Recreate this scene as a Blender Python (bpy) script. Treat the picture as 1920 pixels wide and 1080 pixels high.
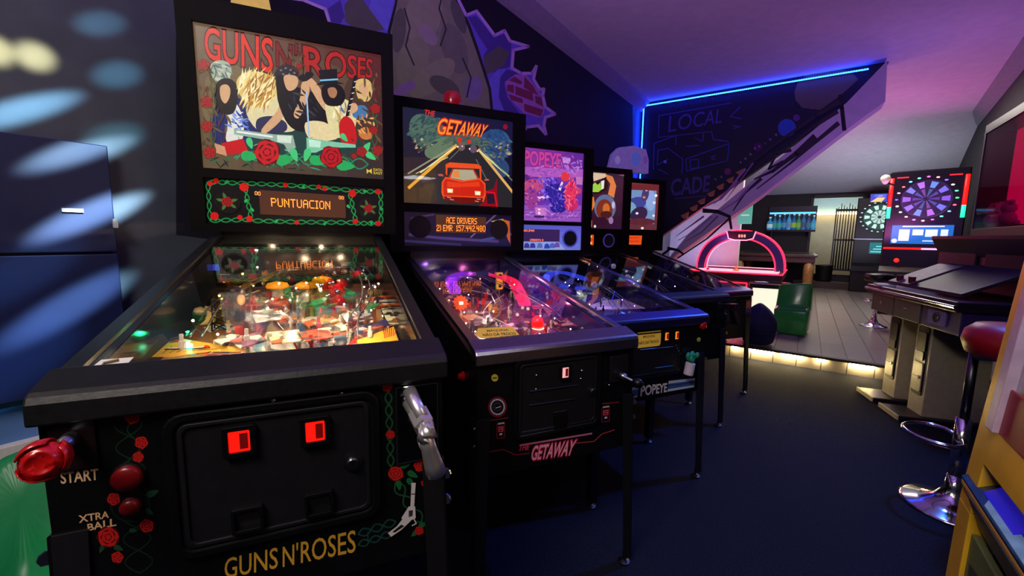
import bpy, math, random
import numpy as np
from mathutils import Vector, Matrix

SC = bpy.context.scene
for _o in list(bpy.data.objects):
    bpy.data.objects.remove(_o)
COL = SC.collection
R = math.radians

# ------------------------------------------------------------ camera
F_PX, PITCH, ROLL, CAM_H = 785.7, R(7.04), R(0.9), 1.19
cam_d = bpy.data.cameras.new('camera')
cam_d.sensor_width = 36.0
cam_d.lens = 36.0 * F_PX / 1920.0
cam_d.clip_start = 0.02
cam_d.clip_end = 60
cam = bpy.data.objects.new('camera', cam_d)
cam.matrix_world = (Matrix.Translation((0, 0, CAM_H)) @ Matrix.Rotation(math.pi / 2 - PITCH, 4, 'X')
                    @ Matrix.Rotation(ROLL, 4, 'Z'))
COL.objects.link(cam)
SC.camera = cam

# ------------------------------------------------------------ view, world
SC.view_settings.view_transform = 'Standard'
SC.view_settings.look = 'None'
SC.view_settings.exposure = 0.0
SC.view_settings.gamma = 1.0
SC.view_settings.use_curve_mapping = False
w = bpy.data.worlds.new('world')
SC.world = w
w.use_nodes = True
w.node_tree.nodes['Background'].inputs[0].default_value = (0.10, 0.09, 0.30, 1)
w.node_tree.nodes['Background'].inputs[1].default_value = 0.010
SC.cycles.max_bounces = 6
SC.cycles.diffuse_bounces = 3
SC.cycles.glossy_bounces = 4
SC.cycles.transparent_max_bounces = 16
SC.cycles.caustics_reflective = False
SC.cycles.caustics_refractive = False
SC.cycles.sample_clamp_indirect = 4.0


def lamp(name, kind, loc, target, power, color, size=0.3, size_y=None, cone=None, blend=0.5, scale=None, spread=None):
    d = bpy.data.lights.new(name, kind)
    d.energy = power
    d.color = color
    if kind == 'AREA':
        d.size = size
        if spread:
            d.spread = spread
        if size_y:
            d.shape = 'RECTANGLE'
            d.size_y = size_y
    else:
        d.shadow_soft_size = size
    if kind == 'SPOT':
        d.spot_size = cone
        d.spot_blend = blend
    o = bpy.data.objects.new(name, d)
    o.location = loc
    if target is not None:
        v = Vector(target) - Vector(loc)
        o.rotation_euler = v.to_track_quat('-Z', 'Y').to_euler()
    if scale:
        o.scale = scale
    COL.objects.link(o)
    return o


# hall axes on the floor: along the hall and across it
HA = R(35)
HU = Vector((math.sin(HA), math.cos(HA), 0))
HR = Vector((math.cos(HA), -math.sin(HA), 0))


def hall(s, r, z=0.0):
    return HU * s + HR * r + Vector((0, 0, z))


# unseen fill lamps added to light the room and tint its ceiling and floor
lamp('room_fill', 'AREA', hall(-1.2, -0.3, 2.98), hall(-1.19, -0.3, 0.0), 62, (1.0, 0.88, 0.80), 1.2, 0.8)  # warm fill behind the camera, added for the machine fronts
lamp('purple_wash', 'AREA', hall(-0.6, 0.1, 1.6), hall(1.6, -0.3, 3.05), 25, (0.44, 0.21, 1.0), 1.2, 0.9, spread=R(95))
lamp('purple_up_fill', 'AREA', hall(5.4, 0.95, 1.35), hall(6.2, 0.3, 3.05), 10, (0.46, 0.18, 0.95), 0.5, 0.5)
lamp('pink_up_fill', 'AREA', hall(7.6, 0.9, 1.35), hall(8.3, 0.5, 3.05), 13, (0.9, 0.20, 0.75), 0.5, 0.5)  # added to turn the rear ceiling pink
lamp('back_room_up_fill', 'AREA', hall(9.6, 0.9, 1.2), hall(10.4, -0.1, 3.0), 15, (0.72, 0.84, 1.0), 1.4, 1.0)  # added to brighten the sloped ceiling
lamp('blue_floor_wash', 'SPOT', hall(3.6, 0.75, 2.9), hall(2.0, 0.0, 0.0), 230, (0.05, 0.22, 1.0), 0.1, cone=R(75), blend=1.0)
lamp('back_room_fill', 'AREA', hall(8.0, 0.3, 2.95), hall(8.0, 0.3, 0), 60, (1.0, 0.90, 0.78), 1.2, 0.8)  # added to lift the back floor
# ------------------------------------------------------------ pixel rays
def ray(px, py):
    X, Y = (px - 960) / F_PX, (py - 540) / F_PX
    a = X * math.cos(ROLL) + Y * math.sin(ROLL)
    b = -X * math.sin(ROLL) + Y * math.cos(ROLL)
    u = -b
    return Vector((a, math.cos(PITCH) + u * math.sin(PITCH), -math.sin(PITCH) + u * math.cos(PITCH)))


EYE = Vector((0, 0, CAM_H))


def on_z(px, py, z):
    d = ray(px, py)
    return EYE + d * ((z - CAM_H) / d.z)


def on_plane(px, py, p0, n):
    d = ray(px, py)
    return EYE + d * ((Vector(p0) - EYE).dot(n) / d.dot(n))


def on_s(px, py, s):
    return on_plane(px, py, HU * s, HU)


def on_r(px, py, r):
    return on_plane(px, py, HR * r, HR)


# ------------------------------------------------------------ materials
def lin(c):
    if isinstance(c, str):
        c = c.lstrip('#')
        c = tuple(int(c[i:i + 2], 16) for i in (0, 2, 4))
    o = []
    for v in c[:3]:
        v = v / 255.0
        o.append(v / 12.92 if v <= 0.04045 else ((v + 0.055) / 1.055) ** 2.4)
    return tuple(o)


MATS = {}


def mat(name, col=(128, 128, 128), rough=0.5, metal=0.0, emit=None, strength=0.0, noise=0.12, nscale=40.0,
        bump=0.0, coat=0.0, trans=0.0, ior=1.45, spec=0.5):
    if name in MATS:
        return MATS[name]
    m = bpy.data.materials.new(name)
    m.use_nodes = True
    nt = m.node_tree
    b = nt.nodes['Principled BSDF']
    c = lin(col)
    b.inputs['Roughness'].default_value = rough
    b.inputs['Metallic'].default_value = metal
    b.inputs['Specular IOR Level'].default_value = spec
    if coat:
        b.inputs['Coat Weight'].default_value = coat
        b.inputs['Coat Roughness'].default_value = 0.08
    if trans:
        b.inputs['Transmission Weight'].default_value = trans
        b.inputs['IOR'].default_value = ior
    if noise > 0 or bump > 0:
        tc = nt.nodes.new('ShaderNodeTexCoord')
        nz = nt.nodes.new('ShaderNodeTexNoise')
        nz.inputs['Scale'].default_value = nscale
        nz.inputs['Detail'].default_value = 4
        nt.links.new(tc.outputs['Object'], nz.inputs['Vector'])
        rp = nt.nodes.new('ShaderNodeValToRGB')
        rp.color_ramp.elements[0].position = 0.3
        rp.color_ramp.elements[1].position = 0.7
        rp.color_ramp.elements[0].color = tuple(x * (1 - noise) for x in c) + (1,)
        rp.color_ramp.elements[1].color = tuple(min(1, x * (1 + noise)) for x in c) + (1,)
        nt.links.new(nz.outputs['Fac'], rp.inputs['Fac'])
        nt.links.new(rp.outputs['Color'], b.inputs['Base Color'])
        if bump > 0:
            bp = nt.nodes.new('ShaderNodeBump')
            bp.inputs['Strength'].default_value = bump
            bp.inputs['Distance'].default_value = 0.01
            nt.links.new(nz.outputs['Fac'], bp.inputs['Height'])
            nt.links.new(bp.outputs['Normal'], b.inputs['Normal'])
    else:
        b.inputs['Base Color'].default_value = c + (1,)
    if emit is not None:
        b.inputs['Emission Color'].default_value = lin(emit) + (1,)
        b.inputs['Emission Strength'].default_value = strength
    MATS[name] = m
    return m


def mat_print(name, emit=0.0, rough=0.45, gain=1.0, base=1.0):
    """printed artwork: the print's own colours sit in the mesh attribute 'ink'"""
    if name in MATS:
        return MATS[name]
    m = bpy.data.materials.new(name)
    m.use_nodes = True
    nt = m.node_tree
    b = nt.nodes['Principled BSDF']
    a = nt.nodes.new('ShaderNodeAttribute')
    a.attribute_name = 'ink'
    nz = nt.nodes.new('ShaderNodeTexNoise')
    nz.inputs['Scale'].default_value = 60
    mr = nt.nodes.new('ShaderNodeMapRange')
    mr.inputs['To Min'].default_value = 0.82 * gain
    mr.inputs['To Max'].default_value = 1.12 * gain
    nt.links.new(nz.outputs['Fac'], mr.inputs['Value'])
    mx = nt.nodes.new('ShaderNodeVectorMath')
    mx.operation = 'SCALE'
    nt.links.new(a.outputs['Color'], mx.inputs[0])
    nt.links.new(mr.outputs['Result'], mx.inputs['Scale'])
    bs = nt.nodes.new('ShaderNodeVectorMath')
    bs.operation = 'SCALE'
    bs.inputs['Scale'].default_value = base
    nt.links.new(mx.outputs['Vector'], bs.inputs[0])
    nt.links.new(bs.outputs['Vector'], b.inputs['Base Color'])
    b.inputs['Roughness'].default_value = rough
    if emit > 0:
        nt.links.new(mx.outputs['Vector'], b.inputs['Emission Color'])
        b.inputs['Emission Strength'].default_value = emit
    MATS[name] = m
    return m


def mat_glass(name, tint=(1, 1, 1), f0=0.04, rough=0.0, gain=1.0):
    """clear pane: lets light straight through and mirrors more at grazing angles (Schlick)"""
    if name in MATS:
        return MATS[name]
    m = bpy.data.materials.new(name)
    m.use_nodes = True
    nt = m.node_tree
    nt.nodes.remove(nt.nodes['Principled BSDF'])
    out = nt.nodes['Material Output']
    g = nt.nodes.new('ShaderNodeNewGeometry')
    dt = nt.nodes.new('ShaderNodeVectorMath')
    dt.operation = 'DOT_PRODUCT'
    nt.links.new(g.outputs['Normal'], dt.inputs[0])
    nt.links.new(g.outputs['Incoming'], dt.inputs[1])

    def mth(op, a, b=None):
        n = nt.nodes.new('ShaderNodeMath')
        n.operation = op
        for i, x in enumerate((a, b)):
            if x is None:
                continue
            if isinstance(x, (int, float)):
                n.inputs[i].default_value = x
            else:
                nt.links.new(x, n.inputs[i])
        return n.outputs[0]
    ab = mth('ABSOLUTE', dt.outputs['Value'])
    fr = mth('ADD', mth('MULTIPLY', mth('POWER', mth('SUBTRACT', 1.0, ab), 5.0), (1 - f0) * gain), f0)
    tr = nt.nodes.new('ShaderNodeBsdfTransparent')
    tr.inputs[0].default_value = tuple(tint) + (1,)
    gl = nt.nodes.new('ShaderNodeBsdfGlossy')
    gl.inputs['Roughness'].default_value = rough
    mx = nt.nodes.new('ShaderNodeMixShader')
    nt.links.new(fr, mx.inputs[0])
    nt.links.new(tr.outputs[0], mx.inputs[1])
    nt.links.new(gl.outputs[0], mx.inputs[2])
    nt.links.new(mx.outputs[0], out.inputs['Surface'])
    MATS[name] = m
    return m


def mat_patch(name, pal, scale=60.0, rough=0.3, emit=0.1):
    """printed plastic: a patchwork of the given inks"""
    if name in MATS:
        return MATS[name]
    m = mat(name, pal[0], rough, noise=0)
    nt = m.node_tree
    b = nt.nodes['Principled BSDF']
    tc = nt.nodes.new('ShaderNodeTexCoord')
    vo = nt.nodes.new('ShaderNodeTexVoronoi')
    vo.inputs['Scale'].default_value = scale
    vo.inputs['Randomness'].default_value = 1.0
    sx = nt.nodes.new('ShaderNodeSeparateColor')
    rp = nt.nodes.new('ShaderNodeValToRGB')
    rp.color_ramp.interpolation = 'CONSTANT'
    while len(rp.color_ramp.elements) < len(pal):
        rp.color_ramp.elements.new(0.5)
    for i, c in enumerate(pal):
        rp.color_ramp.elements[i].position = i / len(pal)
        rp.color_ramp.elements[i].color = lin(c) + (1,)
    nt.links.new(tc.outputs['Object'], vo.inputs['Vector'])
    nt.links.new(vo.outputs['Color'], sx.inputs[0])
    nt.links.new(sx.outputs[0], rp.inputs['Fac'])
    nt.links.new(rp.outputs['Color'], b.inputs['Base Color'])
    if emit:
        nt.links.new(rp.outputs['Color'], b.inputs['Emission Color'])
        b.inputs['Emission Strength'].default_value = emit
    return m


def glow(name, col, strength=1.0, base=None):
    return mat(name, base or col, 0.5, 0, col, strength, noise=0)


# ------------------------------------------------------------ meshes
class MB:
    def __init__(s):
        s.v, s.f = [], []

    def add(s, vs, fs):
        k = len(s.v)
        s.v += [tuple(x) for x in vs]
        s.f += [tuple(i + k for i in f) for f in fs]
        return s

    def box(s, c, d, rot=None):
        x, y, z = (q / 2 for q in d)
        vs = [Vector((a * x, b * y, e * z)) for e in (-1, 1) for b in (-1, 1) for a in (-1, 1)]
        if rot is not None:
            vs = [rot @ q for q in vs]
        c = Vector(c)
        return s.add([q + c for q in vs], [(0, 2, 3, 1), (4, 5, 7, 6), (0, 1, 5, 4), (2, 6, 7, 3), (0, 4, 6, 2), (1, 3, 7, 5)])

    def b2(s, lo, hi):
        return s.box([(a + b) / 2 for a, b in zip(lo, hi)], [abs(b - a) for a, b in zip(lo, hi)])

    def prism(s, pts, ax0, ax1):
        """pts: list of 3D points (a planar polygon); extrude by vector ax1-ax0"""
        n = len(pts)
        o = Vector(ax1) - Vector(ax0)
        a = [Vector(p) for p in pts]
        vs = a + [p + o for p in a]
        fs = [tuple(range(n - 1, -1, -1)), tuple(range(n, 2 * n))]
        fs += [(i, (i + 1) % n, n + (i + 1) % n, n + i) for i in range(n)]
        return s.add(vs, fs)

    def tube(s, path, r, n=8, closed=False, caps=True):
        P = [Vector(p) for p in path]
        rr = r if isinstance(r, (list, tuple)) else [r] * len(P)
        m = len(P)
        vs, fs = [], []
        up = None
        for i in range(m):
            if closed:
                t = (P[(i + 1) % m] - P[i - 1])
            else:
                t = P[min(i + 1, m - 1)] - P[max(i - 1, 0)]
            t = t.normalized() if t.length > 1e-9 else Vector((0, 0, 1))
            if up is None:
                up = t.orthogonal().normalized()
            up = (up - t * up.dot(t))
            up = up.normalized() if up.length > 1e-6 else t.orthogonal().normalized()
            b = t.cross(up)
            for k in range(n):
                a = 2 * math.pi * k / n
                vs.append(P[i] + (up * math.cos(a) + b * math.sin(a)) * rr[i])
        for i in range(m if closed else m - 1):
            j = (i + 1) % m
            for k in range(n):
                l = (k + 1) % n
                fs.append((i * n + k, i * n + l, j * n + l, j * n + k))
        if caps and not closed:
            fs.append(tuple(range(n - 1, -1, -1)))
            fs.append(tuple((m - 1) * n + k for k in range(n)))
        return s.add(vs, fs)

    def cyl(s, p0, p1, r0, r1=None, n=12):
        return s.tube([p0, p1], [r0, r0 if r1 is None else r1], n)

    def lathe(s, prof, n=16, c=(0, 0, 0), M=None):
        """prof: list of (radius, height) about z"""
        vs, fs = [], []
        c = Vector(c)
        for (r, z) in prof:
            for k in range(n):
                a = 2 * math.pi * k / n
                q = Vector((r * math.cos(a), r * math.sin(a), z))
                vs.append((M @ q if M is not None else q) + c)
        m = len(prof)
        for i in range(m - 1):
            for k in range(n):
                l = (k + 1) % n
                fs.append((i * n + k, i * n + l, (i + 1) * n + l, (i + 1) * n + k))
        fs.append(tuple(range(n - 1, -1, -1)))
        fs.append(tuple((m - 1) * n + k for k in range(n)))
        return s.add(vs, fs)

    def ball(s, c, r, n=10, m=7, sc=(1, 1, 1)):
        c = Vector(c)
        vs = [c + Vector((0, 0, -r * sc[2]))]
        for i in range(1, m):
            t = math.pi * i / m - math.pi / 2
            for k in range(n):
                a = 2 * math.pi * k / n
                vs.append(c + Vector((r * math.cos(t) * math.cos(a) * sc[0], r * math.cos(t) * math.sin(a) * sc[1], r * math.sin(t) * sc[2])))
        vs.append(c + Vector((0, 0, r * sc[2])))
        fs = [(0, 1 + (k + 1) % n, 1 + k) for k in range(n)]
        for i in range(m - 2):
            for k in range(n):
                l = (k + 1) % n
                fs.append((1 + i * n + k, 1 + i * n + l, 1 + (i + 1) * n + l, 1 + (i + 1) * n + k))
        e = len(vs) - 1
        q = 1 + (m - 2) * n
        fs += [(e, q + k, q + (k + 1) % n) for k in range(n)]
        return s.add(vs, fs)

    def build(s, name, m, parent=None, smooth=False, bevel=0.0, sub=0):
        me = bpy.data.meshes.new(name)
        me.from_pydata(s.v, [], s.f)
        me.materials.append(m)
        if smooth:
            me.polygons.foreach_set('use_smooth', [True] * len(me.polygons))
        me.update()
        o = bpy.data.objects.new(name, me)
        COL.objects.link(o)
        o.parent = parent
        if bevel:
            md = o.modifiers.new('bevel', 'BEVEL')
            md.width = bevel
            md.segments = 2
            md.limit_method = 'ANGLE'
        if sub:
            md = o.modifiers.new('sub', 'SUBSURF')
            md.levels = sub
            md.render_levels = sub
        return o


def empty(name, loc=(0, 0, 0), rz=0.0):
    o = bpy.data.objects.new(name, None)
    o.location = loc
    o.rotation_euler = (0, 0, rz)
    o.empty_display_size = 0.1
    COL.objects.link(o)
    return o


def tag(o, label, cat, group=None):
    o['label'] = label
    o['category'] = cat
    if group:
        o['group'] = group
    return o


def struct(o):
    o['kind'] = 'structure'
    return o


def dup(o, parent=None):
    c = o.copy()
    COL.objects.link(c)
    c.parent = parent
    for ch in list(o.children):
        dup(ch, c)
    return c


# ------------------------------------------------------------ flat print
def homography(src, dst):
    A, B = [], []
    for (x, y), (u, v) in zip(src, dst):
        A.append([x, y, 1, 0, 0, 0, -u * x, -u * y])
        B.append(u)
        A.append([0, 0, 0, x, y, 1, -v * x, -v * y])
        B.append(v)
    h = np.linalg.solve(np.array(A, float), np.array(B, float))

    def f(x, y):
        d = h[6] * x + h[7] * y + 1
        return ((h[0] * x + h[1] * y + h[2]) / d, (h[3] * x + h[4] * y + h[5]) / d)
    return f


TEXT_CACHE = {}


def text_mesh(body, bold=0.0, shear=0.0):
    key = (body, bold, shear)
    if key in TEXT_CACHE:
        return TEXT_CACHE[key]
    cu = bpy.data.curves.new('lettering', 'FONT')
    cu.body = body
    cu.offset = bold
    cu.shear = shear
    cu.resolution_u = 3
    cu.fill_mode = 'FRONT'
    o = bpy.data.objects.new('lettering', cu)
    COL.objects.link(o)
    dg = bpy.context.evaluated_depsgraph_get()
    me = bpy.data.meshes.new_from_object(o.evaluated_get(dg))
    vs = [(v.co.x, v.co.y) for v in me.vertices]
    fs = [tuple(p.vertices) for p in me.polygons]
    bpy.data.meshes.remove(me)
    bpy.data.objects.remove(o)
    bpy.data.curves.remove(cu)
    TEXT_CACHE[key] = (vs, fs)
    return vs, fs


G57 = {
    'A': '01110 10001 10001 11111 10001 10001 10001', 'C': '01111 10000 10000 10000 10000 10000 01111',
    'D': '11110 10001 10001 10001 10001 10001 11110', 'E': '11111 10000 10000 11110 10000 10000 11111',
    'I': '111 010 010 010 010 010 111', 'M': '10001 11011 10101 10101 10001 10001 10001',
    'N': '10001 11001 10101 10101 10011 10001 10001', 'O': '01110 10001 10001 10001 10001 10001 01110',
    'P': '11110 10001 10001 11110 10000 10000 10000', 'R': '11110 10001 10001 11110 10100 10010 10001',
    'S': '01111 10000 10000 01110 00001 00001 11110', 'T': '11111 00100 00100 00100 00100 00100 00100',
    'U': '10001 10001 10001 10001 10001 10001 01110', 'V': '10001 10001 10001 10001 10001 01010 00100',
    '0': '01110 10001 10001 10001 10001 10001 01110', '1': '010 110 010 010 010 010 111',
    '2': '01110 10001 00001 00110 01000 10000 11111', '4': '10010 10010 10010 11111 00010 00010 00010',
    '5': '11111 10000 11110 00001 00001 10001 01110', '7': '11111 00001 00010 00100 00100 01000 01000',
    '8': '01110 10001 10001 01110 10001 10001 01110', ')': '10 01 01 01 01 01 10', '.': '0 0 0 0 0 0 1', ' ': '00 00 00 00 00 00 00',
}


class Art:
    """flat print: coloured shapes in a source frame, mapped onto a plane"""

    def __init__(s, mp=None, step=1e-5):
        s.mp = mp or (lambda x, y: (x, y))
        s.v, s.f, s.c = [], [], []
        s.layer = 0
        s.step = 1e-5

    def raw(s, pts, faces, cols, mapped=False):
        k = len(s.v)
        for p in pts:
            q = p if mapped else s.mp(*p)
            s.v.append((q[0], q[1], s.layer * s.step))
        for f, c in zip(faces, cols):
            s.f.append(tuple(i + k for i in f))
            s.c.append(c)

    def poly(s, pts, col):
        s.raw(pts, [tuple(range(len(pts)))], [lin(col)])
        s.layer += 1
        return s

    def polys(s, lst, col):
        for p in lst:
            s.raw(p, [tuple(range(len(p)))], [lin(col)])
        s.layer += 1
        return s

    def blob(s, pts, col, n=4):
        P = [Vector(p) for p in pts]
        k = len(P)
        out = []
        for i in range(k):
            a, b, c, d = P[i - 1], P[i], P[(i + 1) % k], P[(i + 2) % k]
            for j in range(n):
                t = j / n
                q = .5 * ((2 * b) + (c - a) * t + (2 * a - 5 * b + 4 * c - d) * t * t + (3 * b - a - 3 * c + d) * t ** 3)
                out.append((q.x, q.y))
        return s.poly(out, col)

    def ell(s, cx, cy, rx, ry, col, n=18, rot=0.0):
        c, q = math.cos(rot), math.sin(rot)
        pts = []
        for k in range(n):
            a = 2 * math.pi * k / n
            x, y = rx * math.cos(a), ry * math.sin(a)
            pts.append((cx + x * c - y * q, cy + x * q + y * c))
        return s.poly(pts, col)

    def line(s, pts, wd, col, closed=False, wd1=None):
        P = [Vector((x, y)) for x, y in pts]
        n = len(P)
        quads = []
        for i in range(n if closed else n - 1):
            a, b = P[i], P[(i + 1) % n]
            d = (b - a)
            if d.length < 1e-9:
                continue
            d.normalize()
            nn = Vector((-d.y, d.x))
            w0 = wd if wd1 is None else wd + (wd1 - wd) * i / max(1, n - 1)
            w1 = wd if wd1 is None else wd + (wd1 - wd) * (i + 1) / max(1, n - 1)
            e = d * (w0 * 0.25)
            quads.append([tuple(a - e + nn * w0 / 2), tuple(b + e + nn * w1 / 2), tuple(b + e - nn * w1 / 2), tuple(a - e - nn * w0 / 2)])
        return s.polys(quads, col)

    def grad(s, quad, cols, nx=8, ny=8):
        """quad TL TR BR BL with 4 colours, smooth blend in small cells"""
        C = [np.array(lin(c)) for c in cols]
        Q = [np.array(q, float) for q in quad]
        pts, fs, cc = [], [], []
        for j in range(ny + 1):
            for i in range(nx + 1):
                u, v = i / nx, j / ny
                pts.append(tuple(Q[0] * (1 - u) * (1 - v) + Q[1] * u * (1 - v) + Q[2] * u * v + Q[3] * (1 - u) * v))
        for j in range(ny):
            for i in range(nx):
                u, v = (i + .5) / nx, (j + .5) / ny
                fs.append((j * (nx + 1) + i, j * (nx + 1) + i + 1, (j + 1) * (nx + 1) + i + 1, (j + 1) * (nx + 1) + i))
                cc.append(tuple(C[0] * (1 - u) * (1 - v) + C[1] * u * (1 - v) + C[2] * u * v + C[3] * (1 - u) * v))
        s.raw(pts, fs, cc)
        s.layer += 1
        return s

    def text(s, body, quad, col, bold=0.0, shear=0.0, outline=None, ow=0.03):
        """quad: TL TR BR BL in the source frame that the lettering fills"""
        v0, f0 = text_mesh(body, bold, shear)
        xs = [p[0] for p in v0]
        ys = [p[1] for p in v0]
        x0, x1, y0, y1 = min(xs), max(xs), min(ys), max(ys)
        m = homography([(x0, y1), (x1, y1), (x1, y0), (x0, y0)], quad)
        if outline:
            v1, f1 = text_mesh(body, bold + ow, shear)
            s.raw([m(*p) for p in v1], f1, [lin(outline)] * len(f1))
            s.layer += 1
        s.raw([m(*p) for p in v0], f0, [lin(col)] * len(f0))
        s.layer += 1
        return s

    def dots(s, body, quad, col, gap=0.18):
        """dot-matrix lettering"""
        cells = []
        x = 0
        for ch in body:
            rows = G57[ch].split()
            for j, rw in enumerate(rows):
                for i, b in enumerate(rw):
                    if b == '1':
                        cells.append((x + i, j))
            x += len(rows[0]) + 1
        W = x - 1
        m = homography([(0, 0), (W, 0), (W, 7), (0, 7)], quad)
        g = gap / 2
        return s.polys([[m(i + g, j + g), m(i + 1 - g, j + g), m(i + 1 - g, j + 1 - g), m(i + g, j + 1 - g)] for i, j in cells], col)

    def strokes(s, cx, cy, rx, ry, pal, n, l0, l1, wd, ang=0.0, spread=0.5, seed=1):
        """loose brush marks inside an oval"""
        rnd = random.Random(seed)
        for _ in range(n):
            q, t = math.sqrt(rnd.random()), rnd.random() * 6.283
            x, y = cx + rx * q * math.cos(t), cy + ry * q * math.sin(t)
            a, L = ang + rnd.uniform(-spread, spread), rnd.uniform(l0, l1) / 2
            dx, dy, w_ = math.cos(a), math.sin(a), wd * rnd.uniform(.5, 1.2) / 2
            b = rnd.uniform(-.12, .12) * L
            pts = []
            for p, q in ((-1, .15), (-.5, .85), (0, 1), (.5, .85), (1, .15), (1, -.15), (.5, -.85), (0, -1), (-.5, -.85), (-1, -.15)):
                o = q * w_ + b * (1 - p * p)
                pts.append((x + dx * L * p - dy * o, y + dy * L * p + dx * o))
            s.poly(pts, rnd.choice(pal))
        return s

    def rose(s, cx, cy, r, col=(200, 25, 30), dark=(90, 8, 15)):
        rnd = random.Random(int(cx * 7 + cy * 13))
        for k, (q, c) in enumerate(((1.0, dark), (0.92, col), (0.66, dark), (0.58, col), (0.32, dark), (0.24, col))):
            pts = []
            ph = rnd.random() * 6
            for i in range(14):
                a = 2 * math.pi * i / 14
                t = r * q * (1 + 0.10 * math.cos(5 * a + ph))
                pts.append((cx + t * math.cos(a), cy + t * math.sin(a) * 0.95))
            s.poly(pts, c)
        return s

    def leaf(s, cx, cy, l, wd, rot, col=(40, 120, 70)):
        pts = []
        for i in range(12):
            a = 2 * math.pi * i / 12
            x, y = l * math.cos(a), wd * math.sin(a) * (1 - 0.5 * math.cos(a))
            pts.append((cx + x * math.cos(rot) - y * math.sin(rot), cy + x * math.sin(rot) + y * math.cos(rot)))
        return s.poly(pts, col)

    def vine(s, p0, p1, amp, waves, wd, col=(40, 150, 80), two=True):
        a, b = Vector(p0), Vector(p1)
        d = b - a
        nn = Vector((-d.y, d.x)).normalized()
        k = max(8, int(waves * 8))
        for sg in ((1, -1) if two else (1,)):
            s.line([tuple(a + d * (i / k) + nn * amp * sg * math.sin(math.pi * waves * i / k)) for i in range(k + 1)], wd, col)
        return s

    def build(s, name, m, parent, to3):
        """to3(x, y, lift) -> local 3D point"""
        me = bpy.data.meshes.new(name)
        me.from_pydata([tuple(to3(*p)) for p in s.v], [], s.f)
        at = me.color_attributes.new('ink', 'FLOAT_COLOR', 'CORNER')
        buf = []
        for p, c in zip(me.polygons, s.c):
            buf += (list(c) + [1.0]) * p.loop_total
        at.data.foreach_set('color', buf)
        me.materials.append(m)
        me.update()
        o = bpy.data.objects.new(name, me)
        COL.objects.link(o)
        o.parent = parent
        return o
# ------------------------------------------------------------ the room
CEIL = 3.05
LW, SB, STEP_S, STAIR_S, RZ = -2.05, 12.1, 4.75, 6.0, 0.13
S_REAR, FOLD_S, BACK_Z = -3.0, 8.8, 2.25


def rw(s):
    return 0.90 + 0.11 * s


m_carpet = mat('navy_carpet', (28, 31, 46), 0.95, noise=0.45, nscale=160, bump=0.5, spec=0.1)
m_ceil = mat('white_ceiling_plaster', (225, 218, 228), 0.9, noise=0.05, nscale=12, bump=0.1)
m_wall = mat('dark_slate_wall_paint', (80, 86, 100), 0.42, noise=0.12, nscale=9, bump=0.06)
m_navy = mat('navy_black_wall_paint', (20, 20, 44), 0.6, noise=0.15, nscale=8)
m_dark = mat('charcoal_wall_paint', (34, 32, 36), 0.7, noise=0.15, nscale=6)
m_white = mat('white_wall_paint', (215, 212, 218), 0.7, noise=0.05, nscale=10)
m_trim = mat('grey_cove_trim', (150, 145, 160), 0.6, noise=0.08, nscale=20)


def planks(name, col, col2):
    m = mat(name, col, 0.35, noise=0)
    nt = m.node_tree
    b = nt.nodes['Principled BSDF']
    tc = nt.nodes.new('ShaderNodeTexCoord')
    mp = nt.nodes.new('ShaderNodeMapping')
    mp.inputs['Rotation'].default_value = (0, 0, HA - math.pi / 2)
    br = nt.nodes.new('ShaderNodeTexBrick')
    br.inputs['Color1'].default_value = lin(col) + (1,)
    br.inputs['Color2'].default_value = lin(col2) + (1,)
    br.inputs['Mortar'].default_value = lin((40, 38, 40)) + (1,)
    br.inputs['Scale'].default_value = 1.0
    br.inputs['Mortar Size'].default_value = 0.004
    br.inputs['Brick Width'].default_value = 1.2
    br.inputs['Row Height'].default_value = 0.19
    nt.links.new(tc.outputs['Object'], mp.inputs['Vector'])
    nt.links.new(mp.outputs['Vector'], br.inputs['Vector'])
    nt.links.new(br.outputs['Color'], b.inputs['Base Color'])
    return m


m_plank = planks('grey_laminate_floor', (150, 140, 134), (128, 120, 118))


def slab(name, pts, z0, z1, m, parent=None):
    return MB().prism([Vector((p.x, p.y, z0)) for p in pts], (0, 0, z0), (0, 0, z1)).build(name, m, parent)


struct(slab('floor', [hall(S_REAR, LW - .1), hall(STEP_S, LW - .1), hall(STEP_S, rw(STEP_S) + .1), hall(S_REAR, rw(S_REAR) + .1)], -0.1, 0.0, m_carpet))
struct(slab('floor_raised', [hall(STEP_S, LW - .1), hall(14.2, LW - .1), hall(14.2, 2.8), hall(STEP_S, rw(STEP_S) + .1)], -0.1, RZ, m_plank))
# nosing of the step
struct(MB().prism([hall(STEP_S - .03, LW, RZ - .02), hall(STEP_S - .03, rw(STEP_S), RZ - .02), hall(STEP_S - .03, rw(STEP_S), RZ + .004), hall(STEP_S - .03, LW, RZ + .004)],
                  (0, 0, 0), HU * .06).build('trim_step', mat('dark_step_nosing', (60, 56, 54), 0.4)))
# ceiling: level, then falling towards the back wall
cm = MB()
cm.prism([hall(S_REAR, LW - .1, CEIL), hall(FOLD_S, LW - .1, CEIL), hall(FOLD_S, 2.6, CEIL), hall(S_REAR, 1.4, CEIL)], (0, 0, 0), (0, 0, .1))
cm.prism([hall(FOLD_S, LW - .1, CEIL), hall(SB + .14, LW - .1, BACK_Z), hall(SB + .14, 2.8, BACK_Z), hall(FOLD_S, 2.6, CEIL)], (0, 0, 0), (0, 0, .1))
struct(cm.build('ceiling', m_ceil))
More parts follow.
